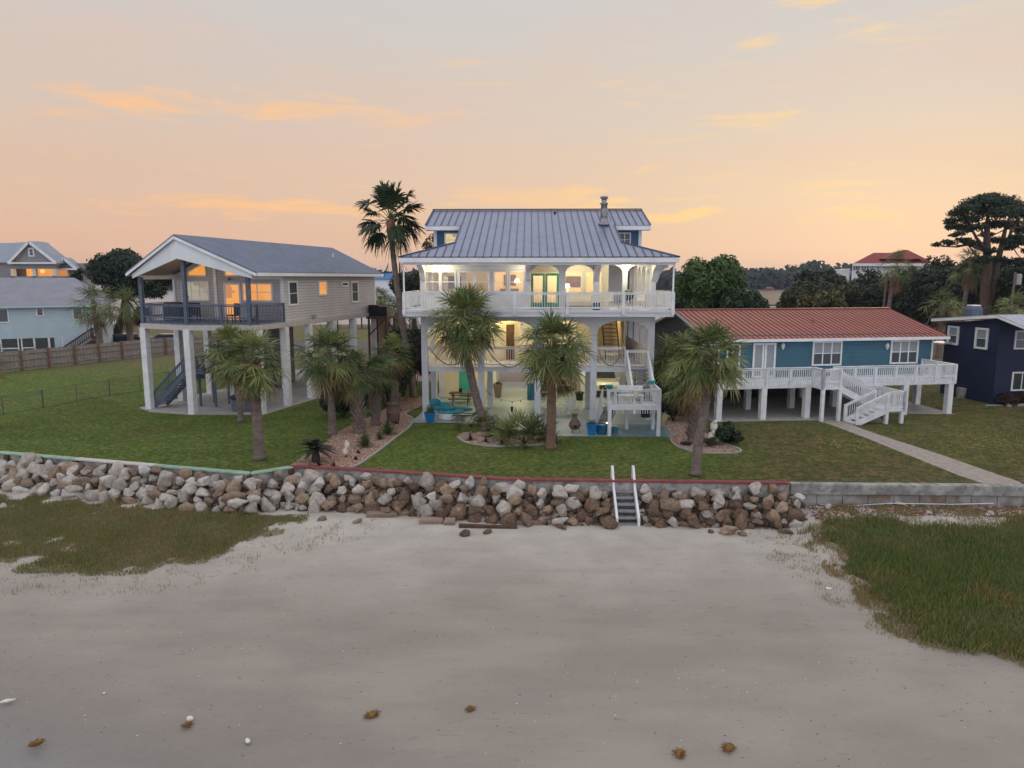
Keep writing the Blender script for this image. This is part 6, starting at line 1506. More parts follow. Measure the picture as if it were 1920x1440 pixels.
# ---------------------------------------------------------------- patio and garden objects
def onp(u,v,z=.02): return tuple(MF.w(u,v,z))
def pot(lab,loc,r,h,mt,plant=None,pm=None,seed=1,n=50,ph=.5):
    t=thing('plant_pot',lab,'plant pot',loc); k=MB(); k.lathe([(r*.68,0),(r*.72,.02),(r*.95,h*.86),(r*1.06,h*.88),(r*1.06,h),(r*.9,h),(r*.86,h*.9)],(0,0,0),20); k.build('pot',mt,t)
    if plant:
        rn=random.Random(seed); k=MB()
        for i in range(n):
            a=rn.uniform(0,6.28); rr=r*.6*rn.random(); el=rn.uniform(.9,1.5) if plant=='spear' else rn.uniform(.3,1.3); L=ph*rn.uniform(.6,1.1); d=Vector((math.cos(a)*math.cos(el),math.sin(a)*math.cos(el),math.sin(el))); s=Vector((-math.sin(a),math.cos(a),0)); o=Vector((math.cos(a)*rr,math.sin(a)*rr,h*.9))
            strip(k,[o,o+d*L*.5,o+d*L+Vector((0,0,-.1*L))],[.02,.022,.002],s,0)
        k.build('leaves',pm,t)
    return t
pot('bright blue pot with snake plant at the left front patio corner',onp(-6.25,-.75),.34,.55,'bluepot','spear','snakeleaf',1,60,.6)
pot('bright blue tapered pot with aloe near the front stair landing',onp(2.85,-4.0),.30,.62,'bluepot','arch','snakeleaf',2,26,.45)
pot('wide glazed navy pot without a plant beside the landing post',onp(3.40,-3.75),.37,.56,'navypot')
pot('glazed pale blue bowl on the blue patio under the landing',onp(4.15,-3.3),.24,.24,'tealcloth')
pot('terracotta barrel planter of red flowers beside the storage room',onp(-2.75,8.0),.38,.95,'clay','arch','redleaf',4,90,.4)
pot('small dark green pot at the foot of a carport column',onp(2.95,6.9),.3,.55,'hedge')
t=thing('chiminea','grey brown clay chiminea with bulb body on a low stand','chiminea',onp(1.98,-3.4)); k=MB(); k.lathe([(.1,.14),(.24,.2),(.33,.36),(.31,.52),(.2,.68),(.13,.78),(.12,.95),(.18,1.02),(.13,1.02)],(0,0,0),20); k.build('body','clay',t,True); k=MB(); 
for a in (0,2.09,4.19): k.tube([(math.cos(a)*.2,math.sin(a)*.2,.22),(math.cos(a)*.3,math.sin(a)*.3,0)],.015,5)
k.build('stand','iron',t); k=MB(); k.ell((0,-.3,.38),(.1,.05,.1)); k.build('mouth','black',t)
t=thing('fire_drum','rusty brown drum on short legs left of the patio','drum',(-6.85,40.3,0)); k=MB(); k.lathe([(.36,.2),(.38,.22),(.38,.6),(.4,.62),(.38,.64),(.38,1.12),(.42,1.14),(.3,1.2)],(0,0,0),20); k.build('body','clay',t,True)
k=MB(); 
for a in (.5,2.1,3.7,5.3): k.box(math.cos(a)*.3-.03,math.sin(a)*.3-.03,0,math.cos(a)*.3+.03,math.sin(a)*.3+.03,.2)
k.build('leg','iron',t)
# lounge sofa set of teal cushions
def cushion(k,c,r,rz=0): k.ell(c,r,14,8)
t=thing('garden_sofa','teal cushioned low sofa at the left front of the patio','sofa',onp(-6.05,1.7)); k=MB(); k.box(-.55,-.4,.0,.55,.4,.26); k.build('frame','white',t,bevel=.03)
k=MB(); k.ell((0,0,.36),(.6,.48,.16)); k.build('seat','tealcloth',t,True); k=MB(); k.ell((-.25,.25,.62),(.4,.2,.3)); k.ell((.35,.1,.5),(.35,.28,.22)); k.build('cushion','tealcloth',t,True)
t=thing('garden_sofa','flat teal daybed behind the round pouf table','sofa',onp(-4.75,1.5)); k=MB(); k.box(-.8,-.4,0,.8,.4,.26); k.build('frame','white',t,bevel=.03); k=MB(); k.ell((0,0,.33),(.85,.45,.14)); k.build('cushion','tealcloth',t,True)
t=thing('pouf','white drum shaped daybed with stacked teal cushions in front','pouf',onp(-5.25,.35)); k=MB(); k.lathe([(.62,0),(.66,.03),(.66,.32),(.6,.34)],(0,0,0),24); k.build('base','white',t); k=MB(); k.ell((.1,0,.40),(.86,.55,.13)); k.ell((-.05,.1,.62),(.5,.36,.13)); k.build('cushion','tealcloth',t,True)
t=thing('lounge_chair','black metal sling lounge chair at the front patio edge','chair',onp(-4.25,-.35)); k=MB(); k.bar((-.7,0,.36),(.5,0,.34),.5,.03); k.bar((.5,0,.34),(1.0,0,.75),.5,.03); k.build('sling','black',t)
k=MB(); 
for s in(-.27,.27): k.tube([(-.75,s,.36),(.5,s,.36),(1.0,s,.78)],.018,5); k.tube([(-.7,s,.36),(-.8,s,.02),(-.3,s,.3)],.016,5); k.tube([(.5,s,.36),(.3,s,.02),(.7,s,.02),(.6,s,.4)],.016,5)
k.build('frame','iron',t)
t=thing('picnic_table','brown wooden picnic table on the patio before the teal door','picnic table',onp(-5.05,5.35)); k=MB(); k.box(-.75,-.36,.70,.75,.36,.75); k.build('table_top','picnicwood',t) if 'picnicwood' in MT else None
mat('picnicwood',(.13,.06,.03),(.09,.04,.022),scale=5,rough=.7)
k.build('table_top','picnicwood',t)
for s in(-1,1): k=MB(); k.box(-.75,s*.62,.40,.75,s*.88,.45); k.build('bench','picnicwood',t)
for x in(-.5,.5):
    k=MB(); k.bar((x,-.2,.70),(x,-.75,0),.05,.1); k.bar((x,.2,.70),(x,.75,0),.05,.1); k.bar((x,-.85,.37),(x,.85,.37),.05,.1); k.build('leg','picnicwood',t)
k=MB(); k.lathe([(.11,0),(.12,.25),(.1,.26)],(0,0,0),12); p=onp(-5.05,5.35,.775); tag(k.build('bucket','iron'),'dark bucket standing on the picnic table','bucket',loc=p)
def adirondack(lab,loc,rz):
    t=thing('garden_chair',lab,'chair',loc,rz,'pale slatted garden chairs on the patio'); 
    k=MB(); 
    for i in range(6): k.box(-.28,-.35+i*.1,.36-i*.022,.28,-.265+i*.1,.38-i*.022)
    k.build('seat','whitewood',t)
    k=MB()
    for i in range(5):
        x=-.24+i*.12; h=.98-.05*abs(i-2)**1.5; k.bar((x,.2,.25),(x*1.15,.42,h),.1,.02)
    k.bar((-.28,.33,.62),(.28,.33,.62),.03,.05); k.build('backrest','whitewood',t)
    for s in(-1,1):
        k=MB(); k.box(s*.38-.07,-.38,.55,s*.38+.07,.35,.58); k.build('arm','whitewood',t)
        k=MB(); k.box(s*.33-.025,-.36,0,s*.33+.025,-.28,.55); k.build('leg','whitewood',t); k=MB(); k.bar((s*.31,-.3,.36),(s*.31,.5,.04),.03,.1); k.build('leg','whitewood',t)
    return t
adirondack('grey white slatted garden chair left of the front stairs',onp(2.15,2.0),R(15)); adirondack('matching slatted garden chair half behind the middle palm trunk',onp(.75,2.0),R(-20))
t=thing('side_table','small white side table between the two slatted chairs','table',onp(1.45,1.8)); k=MB(); k.box(-.25,-.25,.44,.25,.25,.48); k.build('table_top','whitewood',t)
for a in(-.2,.2):
    for b in(-.2,.2): k=MB(); k.box(a-.025,b-.025,0,a+.025,b+.025,.44); k.build('leg','whitewood',t)
t=thing('storage_cabinet','dark teal cabinet beside a carport column','cabinet',onp(-.35,7.0)); k=MB(); k.box(-.28,-.3,0,.28,.3,1.1); k.build('case','navypot',t,bevel=.02); k=MB(); k.box(-.3,-.32,1.1,.3,.32,1.14); k.build('lid','black',t)
# outdoor shower post / lantern post under the house
t=thing('lamp_post','short cream post with boxy lantern in front of the brown steps','post',onp(1.35,6.6)); k=MB(); k.box(-.05,-.05,0,.05,.05,1.5); k.build('post','cream',t); k=MB(); k.box(-.13,-.1,1.5,.13,.1,2.4); k.extr([(-.16,-.13,2.4),(.16,-.13,2.4),(0,-.13,2.55)],(0,.26,0)); k.build('lantern','cream',t)
# string lights
k=MB(); pts=[]; a=MF.w(-3.32,.1,2.0); b=MF.w(0,.1,1.7)
for i in range(21): t_=i/20; p=a.lerp(b,t_); p.z-=1.0*4*t_*(1-t_)*.75; pts.append(p)
for i in range(20): k.tube([pts[i],pts[i+1]],.008,4,cap=False)
o=k.build('cord','iron',off=tuple(a)); t=tag(o,'string of small bulbs sagging between two front columns','string lights',loc=tuple(a)); k=MB()
for i in (3,7,11,14,17): k.ell(tuple(pts[i]-Vector((0,0,.06))),(.035,.035,.05),8,5)
k.build('bulb','iron',o,off=tuple(a))
# balcony things
def tbl(lab,u,v):
    t=thing('table',lab,'table',tuple(MF.w(u,v,6.5))); k=MB(); k.lathe([(.45,.70),(.45,.74)],(0,0,0),18); k.build('table_top','white',t); k=MB(); k.lathe([(.25,0),(.05,.05),(.04,.7)],(0,0,0),10); k.build('leg','white',t)
def chr_(lab,u,v,rz,mt='white',g='chairs on the top balcony'):
    t=thing('balcony_chair',lab,'chair',tuple(MF.w(u,v,6.5)),rz,g); k=MB(); k.box(-.25,-.25,.42,.25,.25,.47); k.build('seat',mt,t); k=MB(); k.box(-.25,.22,.47,.25,.27,.95); k.build('backrest',mt,t)
    for a in(-.21,.21):
        for b in(-.21,.21): k=MB(); k.box(a-.02,b-.02,0,a+.02,b+.02,.42); k.build('leg',mt,t)
tbl('small round white table on the top balcony under the right arches',5.6,.9)
chr_('black chair on the top balcony left of the round white table',4.95,.9,1.4,'black'); chr_('white chair on the top balcony in front of the third arch',4.1,1.2,-.6); chr_('white chair on the top balcony beyond the round table',6.1,1.7,-.4)
t=thing('sofa','white cushioned bench on the top balcony under the second window','sofa',tuple(MF.w(2.5,2.3,6.5))); k=MB(); k.box(-.8,-.35,.1,.8,.35,.42); k.build('seat','cream',t,bevel=.04); k=MB(); k.box(-.8,.25,.42,.8,.4,.85); k.build('backrest','cream',t,bevel=.04)
t=thing('cooler','small navy blue cooler standing by the top balcony rail','cooler',tuple(MF.w(3.25,-1.0,6.5))); k=MB(); k.box(-.2,-.16,0,.2,.16,.36); k.build('box','carblue',t,bevel=.02); k=MB(); k.box(-.21,-.17,.36,.21,.17,.42); k.build('lid','carblue',t,bevel=.02)
t=thing('grill','black dome grill on the top balcony behind the right rail','grill',tuple(MF.w(5.15,-.2,6.5))); k=MB(); k.ell((0,0,.82),(.34,.3,.3)); k.build('bowl','black',t,True)
for a in(.5,2.6,4.7): k=MB(); k.tube([(0,0,.7),(math.cos(a)*.35,math.sin(a)*.35,0)],.02,5); k.build('leg','iron',t)
# flower bowls and horn on landing
for i,(u,lab) in enumerate(((3.72,'green flower bowl on the left corner of the landing rail'),(6.2,'green flower bowl on the right corner of the landing rail'))):
    k=MB(); k.lathe([(.1,0),(.2,.16),(.21,.2)],(0,0,0),14); tag(k.build('flower_bowl','teal'),lab,'bowl','green bowls on the landing rail',loc=tuple(MF.w(u,-4.2 if i==0 else -2.6,2.54)))
k=MB(); k.lathe([(.16,0),(.17,.32),(.2,.35)],(0,0,0),14); tag(k.build('pendant_lamp','cream'),'cream round light shade at the middle of the landing rail','lamp',loc=tuple(MF.w(5.1,-4.4,2.15)))
t=thing('bench','white slatted bench standing on the stair landing','bench',tuple(MF.w(5.0,-3.0,1.56))); k=MB(); k.box(-.7,-.22,.42,.7,.22,.47); k.build('seat','whitewood',t); k=MB(); k.box(-.7,.2,.6,.7,.24,.95); k.build('backrest','whitewood',t)
for a in(-.62,.62): k=MB(); k.box(a-.03,-.2,0,a+.03,.24,.42); k.build('leg','whitewood',t)
k=MB(); k.lathe([(.25,0),(.27,.5),(.25,.52)],(0,0,0),14); tag(k.build('hanging_basket','black'),'black basket hanging under the right end of the landing','basket',loc=tuple(MF.w(5.75,-3.6,.92)))
k=MB(); k.box(-.16,-.02,-.25,.16,.02,.25); o=tag(k.build('hanging_sign','yellowsign') if 'yellowsign' in MT else None,'','') if False else None
mat('yellowsign',(.42,.36,.20),rough=.7); o=k.build('buoy','yellowsign',bevel=.01); tag(o,'faded yellow board hanging from the right landing post','board',loc=tuple(MF.w(6.65,-4.1,.95))); o.rotation_euler=(0,.5,0)
# garden statues
def statue(lab,loc,s,n=2):
    t=thing('bird_statue',lab,'statue',loc); k=MB()
    for i in range(n):
        z=.32+i*.42; k.ell((0.10*i-.05,-.03*i,z*s),(.15*s,.17*s,.22*s),12,8); k.ell((.06*i,-.12*s-.03*i,(z+.22)*s),(.07*s,.08*s,.08*s),10,6); k.bar((.06*i,-.2*s,(z+.21)*s),(.06*i,-.3*s,(z+.18)*s),.03*s,.02*s)
    k.build('body','whitestat',t,True); k=MB(); k.tube([(0,0,0),(0,0,.2*s)],.05*s,6); k.build('perch','darkbark',t)
mat('whitestat',(.75,.68,.64),(.65,.58,.55),rough=.7)
statue('white seagull statues stacked in the gravel bed on the right',(10.05,34.9,0),1.25); statue('pale bird statue in the gravel behind the sago palm',(-7.75,32.4,0),.8)
k=MB(); k.lathe([(.28,0),(.3,.08),(.05,.1)],(0,0,0),14); tag(k.build('landscape_lamp','black'),'low black garden lamp on gravel beside the right hand palm','lamp',loc=(8.75,34.9,.01))
t=thing('torch','black tiki torch standing behind the saw palmetto','torch',(.0,36.9,0)); k=MB(); k.tube([(0,0,0),(0,0,1.35)],.015,6); k.build('pole','boot',t); k=MB(); k.lathe([(.04,1.3),(.07,1.4),(.07,1.55),(.03,1.6)],(0,0,0),10); k.build('burner','black',t)
# ---------------------------------------------------------------- palms
def at(px_,py_,Y): p=W(px_,py_,Y); return (p.x,Y,p.z)
def gp(px_,py_): x,y=G(px_,py_); return (x,y,0)
def pal(lab,bpx,cpx,cr,seed,dy=0,**k):
    b=gp(*bpx); t=at(cpx[0],cpx[1],b[1]+dy); return sabal('sabal_palm',lab,b,t,cr,seed,**k)
pal('sabal palm in the left lawn nearest the seawall, thick ringed trunk',(487,862),(472,672),1.75,1,nf=60,bootr=(.70,.97),bootm='bootred',rtr=.24,gr=.6,mid=None)
pal('slim sabal palm standing behind the thicker one in front of the stilt house',(452,791),(433,650),1.9,2,nf=60,rtr=.17,gr=.75)
pal('sabal palm with smooth grey trunk rising beside the sago palm',(624,815),(616,660),2.0,3,nf=64,rtr=.21,gr=.4)
pal('first criss cross trunk palm in the gravel bed, beside a dark round bush',(674,812),(662,692),1.45,4,nf=44,bootr=(.12,.95),bootm='boot',rtr=.27,gr=.3,upmin=-58)
pal('second criss cross trunk palm in the gravel bed behind the first',(704,797),(704,690),1.35,5,nf=40,bootr=(.2,.95),bootm='boot',rtr=.24,gr=.3,upmin=-58)
pal('short stout palm at the back of the gravel bed before the hedge',(742,771),(735,660),1.6,6,nf=44,bootr=(.6,.95),bootm='boot',rtr=.27,gr=.5)
b=gp(912,807); sabal('sabal_palm','leaning palm in the oval bed hiding the left balcony',b,at(872,592,38.6),2.25,7,nf=84,rtr=.235,gr=.42,mid=[at(893,745,38.6),at(876,665,38.6)],upmin=-55,nseg=28)
pal('straight palm on the front lawn before the middle of the house',(1033,842),(1037,643),2.1,8,nf=72,bark='barkred',bootr=(.80,.97),bootm='bootred',rtr=.23,gr=.5,upmin=-52,nseg=26)
b=gp(1304,891); sabal('sabal_palm','tall leaning palm nearest the seawall on the right with orange leaf stubs',b,at(1330,658,29.6),1.8,9,nf=76,rtr=.21,gr=.62,bark='bark',bootr=(.84,.99),bootm='bootred',mid=[at(1310,825,29.5),at(1322,765,29.5)],upmin=-50,nseg=28,dead=3)
b=gp(1300,829); sabal('sabal_palm','shaggy trunk palm in the right gravel bed behind the leaning one',b,at(1290,712,35.4),1.5,10,nf=40,bootr=(.1,.95),bootm='boot',rtr=.26,gr=.45)
b=gp(1312,792); sabal('sabal_palm','grey trunk palm between the two right palms',b,at(1272,668,41),2.1,11,nf=54,rtr=.24,gr=.7)
p=W(176,566,72.5); sabal('sabal_palm','sabal palm in front of the pale blue house beyond the fence',(p.x+.3,72.5,0),(p.x,72.5,p.z),2.75,12,nf=44,rtr=.33,gr=.45,nseg=16)
p=W(236,568,82); sabal('sabal_palm','sabal palm under the dark pine beyond the fence',(p.x+.2,82,0),(p.x,82,p.z),2.8,13,nf=40,rtr=.36,gr=.35,nseg=16)
b=(-25.6,36.5,0); sabal('sabal_palm','palm cut off by the left picture edge above the wire fence',(-29.,37.,0),(-28.1,37.,4.3),1.75,14,nf=44,rtr=.2,gr=.3)
for i,(px_,py_,Y,cr,lab) in enumerate(((722,572,66,2.0,'dark palm with brown trunk just behind the stilt house corner'),(745,585,63,2.,'dark palm between the stilt house and the tall palm'),(712,560,72,2.0,'rear palm showing its top over the air conditioner platform'))):
    p=W(px_,py_,Y); sabal('sabal_palm',lab,(p.x,Y,0),(p.x,Y,p.z),cr,30+i,nf=34,rtr=.28,gr=.15,nseg=14,bark='barkred')
# tall fan palms
def washing(lab,base,top,cr,seed,skirt=False,nf=30,rtr=.2,mid=None,mats=('palmtall','palmtall','frond','deadfrond')):
    rn=random.Random(seed); r=sabal('fan_palm',lab,base,top,cr,seed,nf=nf,group='tall fan palms',tall=True,rtr=rtr,gr=.5,mats=mats,dead=0,mid=mid,upmin=-45,nseg=18,bark='bark')
    if skirt:
        k=MB(); T=Vector(top)-Vector(base)
        for i in range(34): 
            z=-.3-cr*.45*(i/34); fan(k,T+Vector((0,0,z)),i*2.4,R(-62),cr*.3,cr*.42,rn,0,nseg=9,span=.9,droop=.5)
        k.build('dead_fronds','skirtmat',r)
    return r
mat('skirtmat',(.24,.16,.09),(.16,.10,.06),scale=2,rough=.95)
b=gp(776,745)
# the tall one has big separate fans on long stalks
def tallpalm():
    base=b; top=at(733,417,b[1]); root=thing('fan_palm','very tall slender palm left of the middle house, crown against the sky','palm tree',base,0,'tall fan palms'); rn=random.Random(77)
    B=Vector(base); M=[(0,0,0)]+[tuple(Vector(at(x,y,base[1]))-B) for x,y in ((768,690),(752,590),(741,510),(735,455))]+[tuple(Vector(top)-B)]
    mb,P,Rr=trunk_mesh(M,.25,.15,rn,steps=30,flare=1.2); tr=mb.build('trunk','bark',root,True)
    k=MB(); k.lathe([(.2,-1.1),(.32,-.6),(.3,-.1),(.12,.25)],tuple(Vector(top)-B),10); k.build('leaf_bases','bootred',tr,True)
    cm=MB(); T=Vector(top)-B
    F=[(680,362,.62),(712,362,.0),(715,345,.3),(735,345,0),(752,348,.2),(770,352,.5),(770,378,.3),(776,380,.1),(696,382,.1),(690,400,.4),(700,418,.2),(695,410,-.3),(750,408,.3),(765,408,.1),(778,415,.2),(745,425,-.3),(754,378,.4),(725,378,.2),(730,360,-.4),(708,372,-.2),(742,395,.6),(760,395,-.5),(722,350,.5),(745,356,-.5),(768,420,.5),(705,430,.5)]
    for i,(x,y,dy) in enumerate(F):
        E=Vector(at(x,y,base[1]+dy*2.2))-B; d=E-T; az=math.atan2(d.y,d.x); el=math.asin(max(-1,min(1,d.z/d.length)))
        el=min(1.5,el+.1); fan(cm,T+Vector((0,0,rn.uniform(-.1,.2))),az,el,d.length*.82,1.12,rn,0,nseg=34,span=1.75,droop=.3 if d.z>0 else .6,pm=1,pw=.035,wf=2.0,burst=.14)
    for i in range(6): fan(cm,T+Vector((0,0,-.2)),i*2.4,R(rn.uniform(-55,-10)),.9,.9,rn,0,nseg=16,span=1.3,droop=.7,pm=1)
    cm.build('crown',['palmtall','frond'],root)
    k=MB(); k.tube([T+Vector((.25,0,-.5)),T+Vector((.4,0,-2.3))],.015,4); fan(k,T+Vector((.4,0,-2.2)),0,R(-80),.3,1.1,rn,0,nseg=10,span=.35,droop=.1); fan(k,T+Vector((-.2,0,-2.2)),3.1,R(-85),.3,1.1,rn,0,nseg=8,span=.3,droop=.1); k.build('dead_fronds','darkbark',root)
tallpalm()
p=W(1683,500,100); washing('shaggy fan palm with tan dead skirt right of the leaning pole',(p.x-1.,100,0),(p.x,100,p.z),2.7,41,True,34,.30,mats=('frond','frondlt','frondyel','deadfrond'))
p=W(1822,492,90); washing('fan palm with tan skirt under the big pine',(p.x-.6,90,0),(p.x,90,p.z),2.5,42,True,36,.30,mats=('frond','frondlt','frondyel','deadfrond'))
for i,(px_,py_,Y,cr,lab) in enumerate(((1768,566,74,2.3,'squat grey green palm left of the navy house chimney'),(1790,574,76,1.8,'squat palm right behind the first squat one near the chimney'),(1905,572,72,2.2,'squat palm behind the white corrugated roof at the right edge'),(1880,578,78,1.9,'squat palm left of the one at the right edge'))):
    p=W(px_,py_,Y); sabal('sabal_palm',lab,(p.x,Y,0),(p.x,Y,p.z),cr,50+i,nf=34,rtr=.28,gr=.55,nseg=14)
sagopalm('sago_palm','dark sago palm with arching feathered leaves at the bed corner',(-8.95,31.5,0),3)
# ---------------------------------------------------------------- broadleaf trees and pines
def trees_at(lab,px_,py_,Y,w,h,seed,n,size,mats,k=12,d=None,cat='tree',name='tree',group=None,tr=.3,br=.4):
    rn=random.Random(seed); p=W(px_,py_,Y); bl=crown_blobs(w,d or w,h,p.z,k,rn,br)
    return tree(name,lab,cat,(p.x,Y,0),bl,n,size,mats,seed,tr=tr,group=group)
trees_at('rounded bright green oak right of the middle house',1331,536,76,3.8,3.0,1,16000,.23,('oakgreen','frond'),22,name='oak_tree')
trees_at('low spreading dark green shrub tree between the oak and red roof',1393,570,72,2.7,1.0,2,9000,.2,('shrubgreen','hedge'),16,name='shrub_tree',br=.75)
trees_at('dark shrubby tree just behind the upper left of the cottage roof',1275,575,70,1.8,1.1,22,3000,.2,('hedge','oakgreen'),6,name='shrub_tree')
trees_at('dark rounded oak seen through the left end of the top balcony',776,545,74,2.3,2.0,3,7000,.2,('darkleaf','hedge'),12,name='oak_tree')
trees_at('thin leafed small tree showing left of the upper dormer window',812,452,72,1.35,1.1,4,650,.15,('oliveleaf','darkleaf'),7,name='sparse_tree',tr=.1)
# leaning dark pine on the left
def leftpine():
    base=gp(212,645); Y=base[1]; B=Vector(base); root=thing('pine_tree','dark dense pine with leaning trunk beyond the wooden fence','pine tree',base)
    pts=[(196,508,3.0),(185,500,1.6),(215,495,2.8),(232,487,2.4),(245,498,2.3),(225,515,3.),(252,515,2.),(204,520,2.2),(240,535,2.4),(262,520,1.5),(275,530,1.6),(300,525,1.9),(255,545,2.),(215,545,1.8),(290,545,1.8),(325,520,1.6),(345,535,1.4),(268,585,1.2),(258,600,1.2)]
    rn=random.Random(6); bl=[]
    for x,y,r in pts: q=Vector(at(x,y,Y+rn.uniform(-2,2)))-B; bl.append((q.x,q.y,q.z,r*.82,.7))
    t=MB(); f=Vector(at(231,590,Y))-B; g=Vector(at(236,545,Y))-B; t.tube([(0,0,-.1),tuple(f.lerp(Vector(),.45)),tuple(f),tuple(g)],[.6,.5,.42,.3],9)
    for b_ in bl: t.tube([g.lerp(f,.3),g.lerp(Vector(b_[:3]),.5),b_[:3]],[.2,.13,.04],5)
    t.build('trunk','darkbark',root,True); k=MB(); scatter_leaves(k,bl,17000,.24,rn,.35,.7); k.build('crown',['pineleaf'],root)
leftpine()
def bigpine():
    Y=88.; bx=W(1853,600,Y); base=(bx.x,Y,0); B=Vector(base); root=thing('pine_tree','very large umbrella shaped pine towering at the right edge','pine tree',base); rn=random.Random(9)
    pads=[(1855,372,2.2),(1830,380,2.2),(1880,378,2.3),(1905,388,2.2),(1812,390,1.8),(1795,400,1.6),(1784,414,1.3),(1925,400,2.3),(1945,415,2.2),(1850,395,2.4),(1880,398,2.4),(1820,410,1.8),(1805,425,1.5),(1785,425,1.2),(1780,418,.9),(1800,437,1.),(1788,441,.8),(1835,425,1.4),(1868,420,1.8),(1895,420,1.8),(1918,430,1.7),(1850,440,1.2),(1905,445,1.2),(1815,432,.9),(1925,448,1.6),(1890,452,1.1),(1868,450,1.2),
        (1757,459,.9),(1783,456,1.),(1775,453,.8),(1812,451,1.1),(1826,455,1.),(1800,449,.7),(1840,462,1.2),(1858,470,1.3),(1890,464,1.2),(1897,462,.9),(1915,455,1.1),(1930,470,1.2),(1870,485,1.4),(1845,487,1.4),(1905,490,1.6),(1925,495,1.6)]
    bl=[]
    for x,y,r in pads: q=Vector(at(x,y,Y+rn.uniform(-3.5,3.5)*(1 if y<445 else .5)))-B; bl.append((q.x,q.y,q.z,r*.80,.42))
    P=lambda x,y,dy=0:Vector(at(x,y,Y+dy))-B
    t=MB(); t.tube([(0,0,-.1),P(1848,545),P(1852,500),P(1850,455),P(1851,420),P(1853,395)],[.75,.62,.5,.4,.28,.12],9); t.tube([P(1849,585),P(1862,545),P(1868,505),P(1878,460),P(1885,430),P(1895,400)],[.5,.42,.36,.3,.2,.1],8)
    t.tube([P(1850,470),P(1832,448),P(1822,430),P(1810,410)],[.25,.2,.15,.08],6); t.tube([P(1852,458),P(1842,435),P(1832,410)],[.22,.15,.08],6); t.tube([P(1846,470),P(1815,459),P(1795,463),P(1765,462)],[.18,.13,.1,.06],6); t.tube([P(1872,480),P(1890,450),P(1905,420)],[.2,.14,.08],6); t.tube([P(1880,465),P(1893,440),P(1900,410)],[.18,.13,.08],6)
    for b_ in bl:
        q=Vector(b_[:3]); src=min((P(1850,455),P(1851,420),P(1822,430),P(1885,430),P(1868,505),P(1815,459),P(1890,450)),key=lambda s:(s-q).length); t.tube([src,src.lerp(q,.5)+Vector((0,0,-.25)),q],[.09,.06,.03],5)
    t.build('trunk','pinebark',root,True); k=MB(); scatter_leaves(k,bl,22000,.17,rn,.2,.42); k.build('crown',['pineleaf'],root)
bigpine()
G1='dark trees behind the red roof'; G2='trees behind the navy house'
for i,(x,y,Y,w,h,n,sz,mt,lab) in enumerate((
 (1545,559,125,6.,4.6,9000,.36,('darkleaf','oliveleaf'),'dark evergreen right of the slanted mast, left end of the dark grove'),
 (1535,523,140,5.5,2.2,4000,.36,('darkleaf','pineleaf'),'flat topped dark tree peeking over the left end of the grove'),
 (1598,567,118,5.5,4.6,9000,.34,('darkleaf','oliveleaf'),'brownish dark tree below the white end of the red roofed house'),
 (1640,565,122,6.,5.,9000,.36,('darkleaf','hedge'),'dark tree left of the leaning utility pole'),
 (1725,560,112,6.,5.2,9000,.34,('darkleaf','oliveleaf'),'broad dark tree right of the shaggy fan palm'),
 (1757,510,122,2.6,2.6,2500,.3,('darkleaf','hedge'),'dark tree top overlapping the right of the red tiled roof'),
 (1765,551,106,5.5,5.0,9000,.32,('darkleaf','hedge'),'dark tree behind the squat palms'),
 (1690,565,112,5,2.8,6000,.32,('hedge','darkleaf'),'low dark thicket at the right end of the red ridge'))): trees_at(lab,x,y,Y,w,h,100+i,n,sz,mt,14,group=G1,name='broadleaf_tree')
for i,(x,y,Y,w,h,n,sz,mt,lab) in enumerate((
 (1500,560,108,3.2,2.0,5000,.25,('oliveleaf','shrubgreen'),'olive bush beneath the slanted mast'),(1545,565,104,3.6,2.2,5000,.25,('oliveleaf','frondyel'),'rusty olive bush right of the mast bush'),(1577,556,106,3.,2.2,4500,.25,('oliveleaf','darkleaf'),'olive brown bush third from the mast'),
 (1480,570,112,2.2,1.4,3000,.22,('shrubgreen','oliveleaf'),'small green bush left of the slanted mast foot'))): trees_at(lab,x,y,Y,w,h,130+i,n,sz,mt,9,group='olive bushes behind the red roof',name='bush_tree',cat='bush')
for i,(x,y,Y,w,h,n,sz,mt,lab) in enumerate((
 (1900,530,98,4.5,3.4,8000,.3,('darkleaf','pineleaf'),'dark tree mass right of the pine trunks'),(1840,525,100,4.5,3.2,8000,.3,('darkleaf','hedge'),'dark tree behind the skirted fan palm'),(1930,545,85,3.5,3.,5000,.28,('hedge','darkleaf'),'dark tree cut by the right picture edge'),
 (1870,560,92,4.5,2.0,6000,.26,('hedge','oliveleaf'),'low dark brush at the foot of the big pine'),(1795,550,96,4.,3.,6000,.28,('darkleaf','hedge'),'dark brush left of the pine foot'))): trees_at(lab,x,y,Y,w,h,150+i,n,sz,mt,12,group=G2,name='broadleaf_tree')
trees_at('small spiky conifer beside the grey house roof end',146,520,100,.8,1.7,170,900,.22,('darkleaf',),5,name='conifer_tree')
